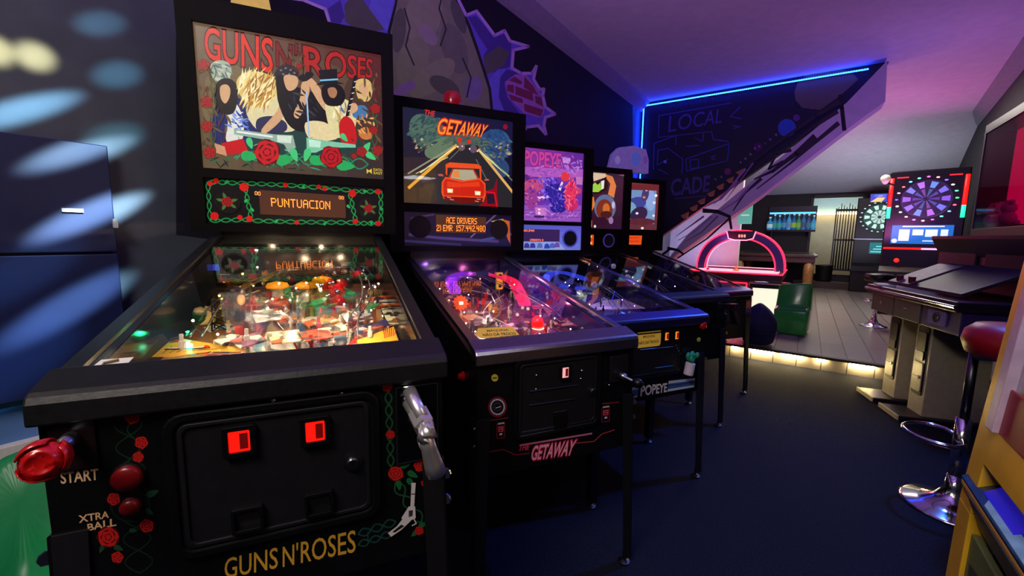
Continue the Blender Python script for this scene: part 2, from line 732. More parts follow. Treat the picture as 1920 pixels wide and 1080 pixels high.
# walls
wl_ = MB().b2((0, 0, 0), (1, 1, 1))
wl_ = MB()
wl_.prism([hall(S_REAR, LW, -.05), hall(SB + .1, LW, -.05), hall(SB + .1, LW, CEIL + .05), hall(S_REAR, LW, CEIL + .05)], (0, 0, 0), HR * -.12)
wall_left = struct(wl_.build('wall_left', m_wall))
wr_ = MB()
wr_.prism([hall(S_REAR, rw(S_REAR), -.05), hall(14.2, rw(14.2), -.05), hall(14.2, rw(14.2), CEIL + .05), hall(S_REAR, rw(S_REAR), CEIL + .05)], (0, 0, 0), HR * .12)
struct(wr_.build('wall_right', m_dark))
struct(MB().prism([hall(S_REAR, LW, -.05), hall(S_REAR, rw(S_REAR), -.05), hall(S_REAR, rw(S_REAR), CEIL), hall(S_REAR, LW, CEIL)], (0, 0, 0), HU * -.12).build('wall_rear', m_dark))


def RZ_of(px, py, s):
    p = on_s(px, py, s)
    return p.dot(HR), p.z


# back wall with a doorway
dl, dt = RZ_of(1527, 371, SB)
dr, _ = RZ_of(1619, 369, SB)
db = RZ + 0.30
bw = MB()


def bq(r0, r1, z0, z1):
    bw.prism([hall(SB, r0, z0), hall(SB, r1, z0), hall(SB, r1, z1), hall(SB, r0, z1)], (0, 0, 0), HU * .14)


bq(LW, dl, -.05, 2.4)
bq(dr, 2.3, -.05, 2.4)
bq(dl, dr, dt, 2.4)
bq(dl, dr, -.05, db)
wall_back = struct(bw.build('wall_back', m_dark))
fr = MB()
for a, b_, c, d_ in ((dl - .06, dl, db, dt + .06), (dr, dr + .06, db, dt + .06), (dl - .06, dr + .06, dt, dt + .06)):
    fr.prism([hall(SB - .03, a, c), hall(SB - .03, b_, c), hall(SB - .03, b_, d_), hall(SB - .03, a, d_)], (0, 0, 0), HU * .2)
door1 = struct(fr.build('door_1', mat('dark_door_frame', (26, 22, 22), 0.5)))
st = MB()
st.prism([hall(SB - .34, dl - .25, RZ), hall(SB - .34, dr + .1, RZ), hall(SB - .34, dr + .1, RZ + .15), hall(SB - .34, dl - .25, RZ + .15)], (0, 0, 0), HU * .34)
struct(st.build('trim_door_step', mat('dark_wood_step', (70, 58, 50), 0.5)))
# the small lit room behind the doorway
m_beige = mat('beige_room_plaster', (186, 176, 150), 0.8, noise=0.08, nscale=5)
struct(MB().prism([hall(14.0, dl - 1.2, RZ), hall(14.0, dr + 1.2, RZ), hall(14.0, dr + 1.2, 2.3), hall(14.0, dl - 1.2, 2.3)], (0, 0, 0), HU * .1).build('wall_door_room', m_beige))
struct(MB().prism([hall(SB + .14, dl - 1.2, 2.32), hall(14.1, dl - 1.2, 2.32), hall(14.1, dr + 1.2, 2.32), hall(SB + .14, dr + 1.2, 2.32)], (0, 0, 0), (0, 0, .08)).build('ceiling_door_room', m_ceil))
cz = RZ_of(1575, 402, 13.9)[1]
struct(MB().prism([hall(13.96, dl - 1.2, cz + .03), hall(13.96, dr + 1.2, cz + .03), hall(13.96, dr + 1.2, 2.32), hall(13.96, dl - 1.2, 2.32)], (0, 0, 0), HU * .04).build('trim_door_room', mat('pale_blue_upper_wall', (170, 205, 220), .8, noise=.05)))
ls = MB().prism([hall(13.86, dl - 1.1, cz), hall(13.86, dr + 1.1, cz), hall(13.86, dr + 1.1, cz + .05), hall(13.86, dl - 1.1, cz + .05)], (0, 0, 0), HU * .1)
tag(ls.build('light_strip', glow('warm_cove_light', (255, 226, 160), 5.0)), 'warm white light strip high on the wall of the room behind the doorway', 'light strip')
lamp('door_room_blue', 'AREA', hall(13.0, (dl + dr) / 2, 1.5), hall(14, (dl + dr) / 2, 2.2), 5, (.6, .85, 1.0), .4, .4)
lamp('door_room_lamp', 'AREA', hall(12.9, (dl + dr) / 2 + .2, 2.25), hall(13.6, (dl + dr) / 2, .4), 6, (1.0, 0.88, 0.66), 0.5, 0.3)

# partition that stands behind the air hockey table
PS = 7.9
p0 = RZ_of(1384, 470, PS)[0]
struct(MB().prism([hall(PS, LW, RZ), hall(PS, p0, RZ), hall(PS, p0, CEIL), hall(PS, LW, CEIL)], (0, 0, 0), HU * .18).build('wall_partition', m_white))

# stair wall with the painted stringer running up to the ceiling
sp = [RZ_of(*q, STAIR_S) for q in ((1186, 186), (1668, 106), (1640, 165), (1240, 480))]
sp[0] = (LW, CEIL)
sp[1] = (sp[1][0], CEIL)
sp[3] = (LW, sp[3][1])
wall_stair = struct(MB().prism([hall(STAIR_S, r, z) for r, z in sp], (0, 0, 0), HU * .12).build('wall_stair', m_navy))
STR_S = 5.86
strpx = [(1238, 503), (1292, 437), (1588, 192), (1664, 113), (1660, 190), (1590, 241), (1420, 372), (1268, 478), (1240, 508)]
strp = [RZ_of(*q, STR_S) for q in strpx]
stringer = struct(MB().prism([hall(STR_S, max(r, LW + .001), z) for r, z in strp], (0, 0, 0), HU * .30).build('trim_stair_stringer', mat('lilac_white_stringer_paint', (205, 196, 210), 0.7, noise=.05, nscale=10)))

# cove trims under the ceiling
for k, (f0, f1, sg, nm) in enumerate(((lambda s: LW, lambda s: LW, 1, 'trim_1'), (rw, rw, -1, 'trim_2'))):
    t = MB()
    e = STAIR_S if k == 0 else 13.0
    A, B = S_REAR, e
    pts0 = [(f0(A), CEIL), (f0(A) + sg * .12, CEIL), (f0(A) + sg * .10, CEIL - .03), (f0(A) + sg * .03, CEIL - .10), (f0(A), CEIL - .12)]
    pts1 = [(f0(B), CEIL), (f0(B) + sg * .12, CEIL), (f0(B) + sg * .10, CEIL - .03), (f0(B) + sg * .03, CEIL - .10), (f0(B), CEIL - .12)]
    vs = [hall(A, *p) for p in pts0] + [hall(B, *p) for p in pts1]
    n = 5
    t.add(vs, [tuple(range(n)), tuple(range(2 * n - 1, n - 1, -1))] + [(i, (i + 1) % n, n + (i + 1) % n, n + i) for i in range(n)])
    struct(t.build(nm, m_trim))

# ------------------------------------------------------------ paint on the walls
m_paint = mat_print('wall_paint_art', 0.0, 0.75)


def left_map(px, py):
    p = on_r(px, py, LW)
    return p.dot(HU), p.z


def left_to3(x, y, l):
    return hall(x, LW + .001 + l, y)


def m5(L):
    return [(560 + x / 3.84, y / 3.84) for x, y in L]


mu = Art(left_map)
# navy field of the mural
mu.poly([(330, 440), (330, -260), (760, -420), (930, -60), (1186, 185), (1188, 500), (800, 500)], (13, 13, 34))
hole = m5([(-500, -60), (-300, -250), (120, -420), (600, -520), (950, -420), (1140, -20), (1205, 110), (1280, 80), (1410, 255), (1480, 220), (1520, 295),
           (1655, 335), (1545, 362), (1535, 490), (1600, 528), (1680, 528), (1710, 475), (1690, 570), (1735, 645), (1765, 640), (1757, 690),
           (1775, 770), (1845, 822), (1775, 845), (1765, 905), (1780, 968), (1725, 905), (1640, 915), (1400, 1250), (300, 1250), (220, 160), (190, 66), (30, 0), (-120, -20)])
mu.poly(hole, (120, 104, 235))
# torn plaster inside the hole: darker violet slabs
for q in ([(1215, 125), (1280, 115), (1420, 290), (1360, 360), (1290, 250)], [(1410, 270), (1480, 245), (1530, 310), (1520, 480), (1440, 520), (1340, 520), (1330, 400)],
          [(210, 60), (300, 0), (330, 120), (300, 170), (232, 158)], [(1430, 560), (1500, 500), (1600, 530), (1560, 560), (1480, 600), (1500, 700), (1600, 830), (1640, 910), (1450, 820)]):
    mu.poly(m5(q), (88, 70, 170))
mu.poly(m5([(500, 90), (540, -80), (700, -60), (640, 220), (600, 210)]), (128, 130, 245))
mu.poly(m5([(330, 30), (420, -60), (520, 80), (620, 215), (430, 240), (330, 150)]), (106, 108, 98))
mu.poly(m5([(1330, 410), (1440, 330), (1520, 380), (1480, 470), (1350, 540)]), (106, 108, 98))
mu.poly(m5([(1370, 580), (1430, 500), (1500, 490), (1450, 560), (1440, 700), (1480, 800), (1395, 780)]), (130, 126, 250))
# plain grey-green boulder that fills the hole (generic stand-in)
mu.poly(m5([(735, -260), (900, -330), (1060, -180), (1150, 0), (1235, 180), (1300, 370), (1385, 640), (1400, 790), (1300, 1200), (600, 1200), (640, 220), (690, 30)]), (36, 40, 38))
mu.poly(m5([(750, -230), (900, -290), (1040, -160), (1130, 10), (1215, 190), (1282, 380), (1365, 640), (1380, 790), (1290, 1200), (640, 1200), (662, 225), (705, 40)]), (150, 156, 122))
for cx, cy, rx, ry, c, ro in ((900, 100, 130, 220, (168, 174, 134), .2), (820, 450, 110, 190, (160, 168, 124), .3), (1120, 350, 90, 190, (130, 136, 114), -.3), (960, 560, 90, 200, (166, 174, 128), .9),
                              (760, 640, 90, 40, (170, 140, 190), -.5), (930, 250, 90, 50, (176, 168, 160), .9), (1260, 640, 60, 90, (150, 140, 180), .2), (720, 220, 50, 160, (110, 116, 96), .1),
                              (1150, 120, 40, 130, (108, 114, 100), -.35), (1050, 620, 120, 60, (110, 118, 92), .5)):
    mu.ell(*m5([(cx, cy)])[0], rx / 3.84, ry / 3.84, c, 22, ro)
for L in ([(760, 60), (800, 200), (770, 330), (830, 470)], [(1050, -100), (1010, 60), (1060, 210), (1020, 330)], [(1180, 420), (1240, 560), (1210, 700)]):
    mu.line(m5(L), 3, (60, 64, 52))
# brick patch
brk = m5([(1485, 590), (1560, 535), (1640, 540), (1700, 620), (1745, 680), (1770, 800), (1745, 850), (1620, 815), (1510, 700)])
mu.poly(brk, (196, 130, 226))
for q in ([(1495, 590), (1555, 550), (1610, 590), (1600, 610), (1515, 580)], [(1625, 550), (1690, 620), (1725, 690), (1620, 630)], [(1560, 620), (1685, 665), (1690, 730), (1560, 680)],
          [(1500, 610), (1548, 612), (1550, 672), (1500, 655)], [(1700, 690), (1748, 700), (1760, 770), (1705, 740)], [(1505, 675), (1610, 712), (1615, 745), (1530, 720)], [(1620, 745), (1760, 790), (1745, 840), (1625, 800)]):
    mu.poly(m5(q), (150, 58, 96))
mu.line(hole[4:29], 5.5, (222, 186, 255))
mu.line(hole[29:34], 5.5, (222, 186, 255))
mu.build('mural', m_paint, wall_left, left_to3)


def st_map(s):
    return lambda px, py: RZ_of(px, py, s)


def st_to3(s):
    return lambda x, y, l: hall(s - .001 - l, x, y)


# neon-look outline lettering and dots on the stair wall
sw = Art(st_map(STAIR_S))
V, B1 = (92, 80, 150), (70, 90, 190)


def c3(L):
    return [(1160 + x / 2.7, 80 + y / 2.7) for x, y in L]


sw.text('LOCAL', c3([(250, 372), (525, 335), (520, 405), (250, 455)]), V, 0.0, 0.1)
sw.text('CADE', c3([(262, 690), (465, 670), (462, 755), (265, 778)]), V, 0.02, 0.1)
sw.text('SUPPORT YOUR', c3([(250, 300), (575, 265), (572, 290), (250, 330)]), (45, 42, 84), 0, 0)
for L in ([(205, 370), (570, 305)], [(205, 370), (200, 480), (470, 450)], [(180, 510), (290, 470), (290, 520)], [(180, 510), (175, 640)], [(200, 545), (250, 535), (325, 590), (320, 660)], [(200, 545), (195, 620), (250, 590)],
          [(340, 590), (560, 510), (550, 600)], [(340, 590), (345, 650), (540, 600)], [(565, 375), (615, 325)], [(565, 375), (620, 385)], [(575, 420), (615, 425), (580, 435)], [(470, 450), (480, 490), (555, 500)],
          [(385, 480), (420, 500)], [(430, 460), (425, 500)], [(340, 525), (410, 520)], [(285, 790), (445, 775)], [(200, 640), (250, 665)], [(360, 595), (405, 590), (405, 630), (365, 640), (360, 595)], [(465, 580), (490, 570), (470, 590), (490, 590)]):
    sw.line(c3(L), 1.6, V if L[0][0] % 2 else B1)
sw.ell(*c3([(235, 603)])[0], 3, 3, (150, 160, 235), 10)
for (x, y, r, c) in ((852, 432, 46, (66, 110, 215)), (975, 315, 22, (140, 84, 170)), (900, 380, 17, (128, 70, 150)), (705, 528, 22, (96, 40, 100)), (552, 652, 17, (140, 70, 110)),
                     (797, 466, 6, (140, 140, 190)), (767, 490, 6, (120, 120, 180)), (742, 510, 4, (120, 120, 170)), (668, 565, 6, (150, 150, 190)), (642, 587, 6, (150, 150, 190)), (617, 606, 5, (140, 140, 180)), (520, 680, 5, (140, 140, 180)), (490, 692, 5, (140, 140, 180))):
    sw.ell(*c3([(x, y)])[0], r / 2.7, r / 2.7, c, 18)
for x, y in ((690, 535), (712, 525)):
    sw.ell(*c3([(x, y)])[0], 2.2, 2.2, (170, 120, 190), 8)
# plain ochre disc that is cut by the ceiling (generic stand-in for the painted figure)
sw.poly(c3([(890, 250), (905, 205), (950, 165), (1020, 140), (1100, 132), (1170, 145), (1215, 185), (1120, 270), (1020, 340), (930, 330), (895, 290)]), (124, 112, 84))
sw.build('wall_lettering', m_paint, wall_stair, st_to3(STAIR_S))

# feather-like brush strokes on the stringer
sg_ = Art(st_map(STR_S))
DK, MD, PU = (52, 46, 58), (132, 118, 142), (176, 128, 190)
sg_.line(c3([(1122, 268), (1130, 330), (1142, 440)]), 8, (30, 26, 34))
for L, w0, w1, c in (
        ([(1115, 300), (1000, 370), (840, 480), (640, 630)], 10, 3, DK), ([(1105, 350), (980, 430), (870, 520), (760, 590)], 9, 2, DK), ([(1110, 410), (1000, 500), (870, 610), (700, 740)], 10, 2, DK),
        ([(990, 480), (900, 560), (780, 650), (690, 690)], 14, 3, DK), ([(870, 545), (800, 560), (760, 640), (830, 600)], 7, 4, DK), ([(720, 690), (640, 760), (580, 850)], 7, 2, DK),
        ([(680, 610), (600, 720), (540, 800)], 4, 1, MD), ([(640, 640), (560, 740), (480, 820)], 5, 1, PU), ([(600, 700), (520, 790), (440, 830)], 5, 2, PU), ([(660, 730), (600, 800), (520, 850)], 5, 2, PU),
        ([(430, 850), (500, 855), (560, 880), (570, 940)], 9, 5, (36, 34, 40)), ([(500, 880), (420, 960), (330, 1010)], 4, 1, MD), ([(470, 880), (380, 960), (300, 1000)], 4, 1, (150, 150, 190)), ([(430, 880), (360, 930), (290, 980)], 4, 1, MD),
        ([(560, 890), (450, 990), (300, 1090)], 4, 3, (36, 34, 40)), ([(250, 1040), (300, 1050), (325, 1068)], 6, 4, (18, 18, 22)), ([(225, 1070), (260, 1045), (300, 1052)], 5, 3, (18, 18, 22))):
    sg_.line(c3(L), w0 * .9, c, wd1=w1 * .9)
sg_.build('brush_strokes', m_paint, stringer, st_to3(STR_S))
# small orange spikes along the stringer's upper edge
for k, (x, y) in enumerate(((615, 648), (565, 688), (515, 722), (468, 757), (420, 795), (380, 830), (335, 868))):
    (ax, ay), = c3([(x, y)])
    ps = [on_s(ax - 8, ay + 3, STR_S + .01), on_s(ax + 6, ay - 4, STR_S + .01), on_s(ax + 4, ay + 6, STR_S + .01), on_s(ax - 3, ay + 8, STR_S + .01)]
    MB().prism(ps, (0, 0, 0), HU * .05).build('painted_spike', mat('ochre_spike', (190, 130, 80), 0.7), stringer)

# blue LED strip along the stair wall's corner and ceiling line
led = empty('led_strip', hall(STAIR_S - .02, LW + .03, 1.9))
lp = [hall(STAIR_S - .03, LW + .04, 2.0), hall(STAIR_S - .03, LW + .04, CEIL - .05)]
r_end = RZ_of(1630, 116, STAIR_S)[0]
lp2 = [hall(STAIR_S - .03, LW + .04, CEIL - .05), hall(STAIR_S - .03, r_end, CEIL - .05)]
off = Vector(led.location)
m_led = glow('blue_led', (16, 60, 255), 36.0)
m_chan = mat('dark_led_channel', (24, 26, 50), 0.5)
for P in (lp, lp2):
    a, b_ = P
    d = b_ - a
    n = int(d.length / .022)
    t = MB().tube([a - off + HU * .012, b_ - off + HU * .012], .012, 4)
    t.build('channel', m_chan, led)
    t = MB()
    for i in range(n):
        c = a + d * ((i + .5) / n) - off
        t.box(c, (.014, .014, .014))
    o = t.build('led_row', m_led, led)
    o['kind'] = 'stuff'
tag(led, 'bright blue LED strip along the ceiling line and corner above the stair wall', 'LED strip')

# warm LED bars under the step edge
for k, (x0, x1) in enumerate(((1372, 1384), (1398, 1450), (1462, 1506), (1530, 1546), (1592, 1640))):
    y0 = 663 + (x0 - 1370) * .14
    y1 = 663 + (x1 - 1370) * .14
    pr = [on_plane(x, y, HU * (STEP_S - .02), HU).dot(HR) for x, y in ((x0, y0), (x1, y1))]
    b = MB().prism([hall(STEP_S - .026, pr[0], .090), hall(STEP_S - .026, pr[1], .090), hall(STEP_S - .026, pr[1], .108), hall(STEP_S - .026, pr[0], .108)], (0, 0, 0), HU * .014)
    tag(b.build('step_light', glow('warm_step_led', (255, 226, 150), 130.0)),
        ['short warm LED bar under the step edge beside a pinball machine leg', 'long warm LED bar under the step edge below the navy bean bag', 'warm LED bar under the step edge below the green bean bag',
         'dimmer warm LED bar in the middle of the step edge', 'warm LED bar under the step edge beside the console foot plate'][k], 'LED bar', 'LED bars under the step')

# ------------------------------------------------------------ left wall: flat cupboard front, ledge and light spots
cs0, cs1 = -0.6, left_map(196, 300)[0]
ctop = left_map(196, 277)[1]
cup = empty('wall_cupboard', hall(cs0, LW, 0.78))
m_cup = mat('navy_satin_cupboard', (34, 42, 84), 0.36, noise=.1, nscale=6, bump=.05)
L0 = Vector(cup.location)
zs = left_map(150, 474)[1]
zb = left_map(45, 742)[1]
for a, b_ in ((zb, zs - .004), (zs + .004, ctop)):
    MB().prism([hall(cs0, LW + .002, a) - L0, hall(cs1, LW + .002, a) - L0, hall(cs1, LW + .002, b_) - L0, hall(cs0, LW + .002, b_) - L0], (0, 0, 0), HR * .05).build('door', m_cup, cup, bevel=.003)
for (x, y, w_, h_) in ((116, 397, .05, .012), (213, 427, .012, .03)):
    p = on_r(x, y, LW + .06)
    MB().prism([hall(p.dot(HU), LW + .052, p.z) - L0, hall(p.dot(HU) + w_, LW + .052, p.z) - L0, hall(p.dot(HU) + w_, LW + .052, p.z + h_) - L0, hall(p.dot(HU), LW + .052, p.z + h_) - L0], (0, 0, 0), HR * .012).build('handle', mat('white_plastic', (230, 230, 228), .4), cup)
tag(cup, 'flat dark navy cupboard front with a tiny white handle on the slate wall', 'cupboard')
zl0 = on_r(30, 834, LW).z
lg = MB().prism([hall(-.8, LW, zl0 - .02), hall(1.6, LW, zl0 - .02), hall(1.6, LW, zl0 + .015), hall(-.8, LW, zl0 + .015)], (0, 0, 0), HR * .05)
struct(lg.build('trim_3', mat('white_ledge', (225, 222, 215), .5)))
struct(MB().prism([hall(-.8, LW, 0), hall(1.6, LW, 0), hall(1.6, LW, zl0 - .02), hall(-.8, LW, zl0 - .02)], (0, 0, 0), HR * .03).build('baseboard_left', m_dark))
struct(MB().prism([hall(-.8, LW, zl0), hall(1.6, LW, zl0), hall(1.6, LW, zb), hall(-.8, LW, zb)], (0, 0, 0), HR * .01).build('trim_4', mat('pale_blue_wall_band', (90, 130, 190), .5, noise=.1, nscale=8)))
# effect-light beams that sweep over the wall
for k, (x, y, L, wd, pw, c) in enumerate((
        (38, 208, 8.5, 1.7, .8, (.30, .68, 1)), (190, 44, 4.2, 2.0, .22, (.25, .68, 1)), (222, 140, 4.2, 2.2, .26, (.22, .68, 1)), (150, 294, 8.5, 1.7, .75, (.5, .8, 1)), (215, 260, 5, 2.4, .22, (.2, .75, .9)),
        (172, 412, 9.0, 1.8, 1.8, (.55, .85, 1)), (130, 585, 9.5, 2.2, 1.1, (.5, .85, 1)), (25, 690, 8, 4, .30, (.25, .62, 1)), (25, 530, 9, 3, .2, (.25, .6, 1)),
        (66, 106, 2.5, 2.2, .7, (1, .93, .48)), (-14, 95, 2.5, 2.2, .7, (1, .93, .46)))):
    tg = on_r(x, y, LW)
    src = hall(.35, .55, 2.35)
    o = lamp('effect_beam', 'SPOT', src, tg, 860 * pw * (1.5 if x > 100 and y > 280 else 1), c, .015, cone=R(L), blend=1.0)
    # tilt the oval beam so that its long axis climbs away along the wall
    o.rotation_euler = ((tg - src).to_track_quat('-Z', 'Y').to_matrix() @ Matrix.Rotation(R(30), 3, 'Z')).to_euler()
    o.scale = (1.0, wd / L, 1.0)
# ------------------------------------------------------------ pinball machines
m_black = mat('black_cabinet_lacquer', (10, 10, 12), 0.36, noise=.2, nscale=30, bump=.03, spec=.4)
m_blackm = mat('black_matte_metal', (20, 20, 23), 0.45, noise=.15, nscale=50)
m_boxtrim = mat('black_plastic_moulding', (9, 7, 8), 0.6, noise=.15, nscale=40, spec=.12)
m_chrome = mat('chrome', (220, 220, 225), 0.12, 1.0, noise=.03)
m_steel = mat('brushed_steel', (150, 150, 158), 0.32, 1.0, noise=.08, nscale=120)
m_lead = mat('dark_steel', (95, 96, 104), 0.35, 1.0, noise=.1, nscale=80)
m_in = mat('dark_gloss_inner_wall', (20, 19, 20), 0.12, noise=.1, nscale=20)
m_brass = mat('polished_brass_tint', (150, 120, 70), 0.14, 0.9, noise=.1, nscale=20)
m_pane = mat_glass('playfield_glass', f0=.035)
m_bgpane = mat_glass('backglass_pane', f0=.03)
m_rubber = mat('white_rubber', (225, 220, 205), .6, noise=.05)
m_redpl = mat('red_plastic', (190, 16, 18), .25, noise=.08, coat=.3)
m_clear = mat_glass('clear_acrylic', (.96, .97, .96), f0=.06, rough=.03)
m_speaker = mat('speaker_mesh_black', (9, 9, 10), .8, noise=.4, nscale=300, bump=.4)
m_dmd = mat('display_window', (60, 34, 22), .25, 0, (92, 58, 44), .55, noise=0)
m_fprint = mat_print('cabinet_print', 0.0, .4)
m_bglow = mat_print('backlit_print', 1.0, .35, 1.0, .15)
m_pglow = mat_print('panel_print', .30, .35)
m_dot = mat_print('orange_dots', 3.4, .4, 1.0, .2)
m_pf = mat_print('playfield_print', .10, .22)
m_gray = mat('grey_plastic', (70, 70, 74), .5)


def rrect(cx, cy, w_, h_, r, n=4):
    pts = []
    for sx, sy, a0 in ((1, 1, 0), (-1, 1, 90), (-1, -1, 180), (1, -1, 270)):
        for k in range(n + 1):
            a = R(a0 + 90 * k / n)
            pts.append((cx + sx * (w_ / 2 - r) + r * math.cos(a), cy + sy * (h_ / 2 - r) + r * math.sin(a)))
    return pts


def ring(mb, outer, inner, y0, y1):
    """flat ring between two outlines (x,z) from depth y0 to y1"""
    n = len(outer)
    vs = [(x, y0, z) for x, z in outer] + [(x, y0, z) for x, z in inner] + [(x, y1, z) for x, z in outer] + [(x, y1, z) for x, z in inner]
    fs = []
    for i in range(n):
        j = (i + 1) % n
        fs += [(i, j, n + j, n + i), (2 * n + i, 3 * n + i, 3 * n + j, 2 * n + j), (i, 2 * n + i, 2 * n + j, j), (n + i, n + j, 3 * n + j, 3 * n + i)]
    return mb.add(vs, fs)


class Pin:
    def __init__(s, loc, yaw, W, zl, yr, zr, yb, Wb, zt, Wg, zg0, zg1, zp0, zp1, zb, name='pinball_machine',
                 lock=None, rail=None, legm=None, inner=None, rz=0.02, side=None):
        s.__dict__.update(W=W, zl=zl, yr=yr, zr=zr, yb=yb, Wb=Wb, zt=zt, Wg=Wg, zg0=zg0, zg1=zg1, zp0=zp0, zp1=zp1, zb=zb)
        s.root = empty(name, (loc[0], loc[1], 0), yaw)
        s.MW = Matrix.Translation((loc[0], loc[1], 0)) @ Matrix.Rotation(yaw, 4, 'Z')
        s.MI = s.MW.inverted()
        s.lock, s.rail, s.legm, s.inner = lock or m_blackm, rail or m_blackm, legm or m_blackm, inner or m_in
        s.sl = (zr - zl) / (yr - 0.0)
        s.pz0 = zl - .095
        s.psl = math.tan(R(6.8))
        s.side = side or m_black
        s.cabinet()
        s.box()

    # --- pixel helpers in machine coordinates
    def lray(s, px, py):
        e = s.MI @ EYE
        d = s.MI.to_3x3() @ ray(px, py)
        return e, d

    def at_y(s, px, py, y=0.0):
        e, d = s.lray(px, py)
        p = e + d * ((y - e.y) / d.y)
        return p

    def front(s, px, py):
        p = s.at_y(px, py, -.001)
        return (p.x, p.z)

    def pf(s, px, py, h=0.0):
        """point above the playfield at height h seen at the pixel"""
        e, d = s.lray(px, py)
        n = Vector((0, -s.psl, 1))
        p0 = Vector((0, .08, s.pz0 + h))
        return e + d * ((p0 - e).dot(n) / d.dot(n))

    def P(s, x, y, h=0.0):
        return Vector((x, y, s.pz0 + (y - .08) * s.psl + h))

    def glassz(s, y):
        return s.zl + s.sl * y

    def fpart(s, pts, y0, y1, name, m, parent=None, bevel=0.0):
        return MB().prism([(x, y0, z) for x, z in pts], (0, y0, 0), (0, y1, 0)).build(name, m, parent or s.root, bevel=bevel)

    def cabinet(s):
        W, zl, yr, zr, zb = s.W, s.zl, s.yr, s.zr, s.zb
        hw = W / 2
        prof = [(0.021, zb), (0.021, zl - .03), (yr + .02, zr - .018), (1.30, zr - .018), (1.30, zb + .04)]
        for sg in (-1, 1):
            x0, x1 = sg * hw, sg * (hw - .02)
            MB().prism([(x0, y, z) for y, z in prof], (x0, 0, 0), (x1, 0, 0)).build('side_panel', s.side, s.root)
            x2 = sg * (hw - .0202)
            MB().prism([(x2, y, z) for y, z in ((.03, zl - .14), (.03, zl - .02), (yr, zr - .02), (yr, zr - .25))], (x2, 0, 0), (x2 - sg * .003, 0, 0)).build('inner_wall', s.inner, s.root)
            # rail on the top edge
            a = math.atan(s.sl)
            r = MB()
            p = [(x0 + sg * .002, .045, s.glassz(.045) - .012), (x0 + sg * .002, .045, s.glassz(.045) + .004), (x0 - sg * .026, .045, s.glassz(.045) + .006), (x0 - sg * .026, .045, s.glassz(.045) - .002), (x0 - sg * .002, .045, s.glassz(.045) - .004)]
            r.prism(p, (0, 0, 0), (0, yr - .045, s.sl * (yr - .045)))
            r.build('side_rail', s.rail, s.root)
            # flipper button
            zbt = zl - .115
            b = MB().lathe([(.016, 0), (.016, .004), (.011, .006), (.011, .014), (.008, .017)], 14, M=Matrix.Rotation(sg * math.pi / 2, 3, 'Y'), c=(x0, .13, zbt))
            b.build('flipper_button', m_redpl, s.root, smooth=False)
        s.fpart([(-hw, zb), (hw, zb), (hw, zl - .03), (-hw, zl - .03)], 0, .02, 'front_panel', m_black)
        s.fpart([(-hw + .02, zb + .04), (hw - .02, zb + .04), (hw - .02, zr - .03), (-hw + .02, zr - .03)], 1.28, 1.30, 'back_panel', m_black)
        MB().b2((-hw + .02, .02, zb + .01), (hw - .02, 1.28, zb + .025)).build('bottom_panel', m_black, s.root)
        # lockdown bar with rounded front edge
        pr = [(.060, s.glassz(.060) - .004), (.060, s.glassz(.06) + .010), (0.0, zl + .004), (-.008, zl - .001), (-.013, zl - .010), (-.014, zl - .042), (-.002, zl - .042), (-.002, zl - .03), (.02, zl - .03)]
        hx = hw + .008
        MB().prism([(-hx, y, z) for y, z in pr], (-hx, 0, 0), (hx, 0, 0)).build('lockdown_bar', s.lock, s.root, bevel=.004)
        # glass
        g0, g1 = .058, yr - .005
        x = hw - .024
        MB().prism([(-x, g0, s.glassz(g0) - .003), (x, g0, s.glassz(g0) - .003), (x, g1, s.glassz(g1) - .003), (-x, g1, s.glassz(g1) - .003)], (0, 0, 0), (0, 0, .004)).build('playfield_glass', m_pane, s.root)
        # legs
        for sx in (-1, 1):
            for y in (0.0, 1.27):
                top = zb + .19
                sy = -1 if y < .5 else 1
                l = MB()
                ox, oy = sx * (hw + .004), y + (.0 if y < .5 else .03) + sy * .004
                bx, by = ox + sx * .012, oy + sy * .02
                t = .045
                l.add([(ox, oy, top), (ox - sx * t, oy, top), (bx - sx * t * .75, by, .03), (bx, by, .03),
                       (ox, oy - sy * .004, top), (ox - sx * t, oy - sy * .004, top), (bx - sx * t * .75, by - sy * .004, .03), (bx, by - sy * .004, .03)],
                      [(0, 1, 2, 3), (4, 7, 6, 5), (0, 4, 5, 1), (1, 5, 6, 2), (2, 6, 7, 3), (3, 7, 4, 0)])
                l.add([(ox, oy, top), (ox, oy - sy * t, top), (bx, by - sy * t * .75, .03), (bx, by, .03),
                       (ox - sx * .004, oy, top), (ox - sx * .004, oy - sy * t, top), (bx - sx * .004, by - sy * t * .75, .03), (bx - sx * .004, by, .03)],
                      [(0, 1, 2, 3), (4, 7, 6, 5), (0, 4, 5, 1), (1, 5, 6, 2), (2, 6, 7, 3), (3, 7, 4, 0)])
                lo = l.build('leg', s.legm, s.root)
                MB().lathe([(.02, 0), (.022, .008), (.010, .014), (.006, .016), (.006, .05)], 10, c=(bx - sx * .018, by - sy * .018, 0)).build('leg_leveler', m_lead, lo)
                if y < .5:
                    for zz in (top - .03, top - .085):
                        MB().lathe([(.011, 0), (.010, .005), (.005, .009)], 8, M=Matrix.Rotation(sx * math.pi / 4, 3, 'Z') @ Matrix.Rotation(sx * math.pi / 2, 3, 'Y') @ Matrix.Rotation(0, 3, 'Z'), c=(ox + sx * .001, oy - .001, zz)).build('leg_bolt', m_chrome, lo)

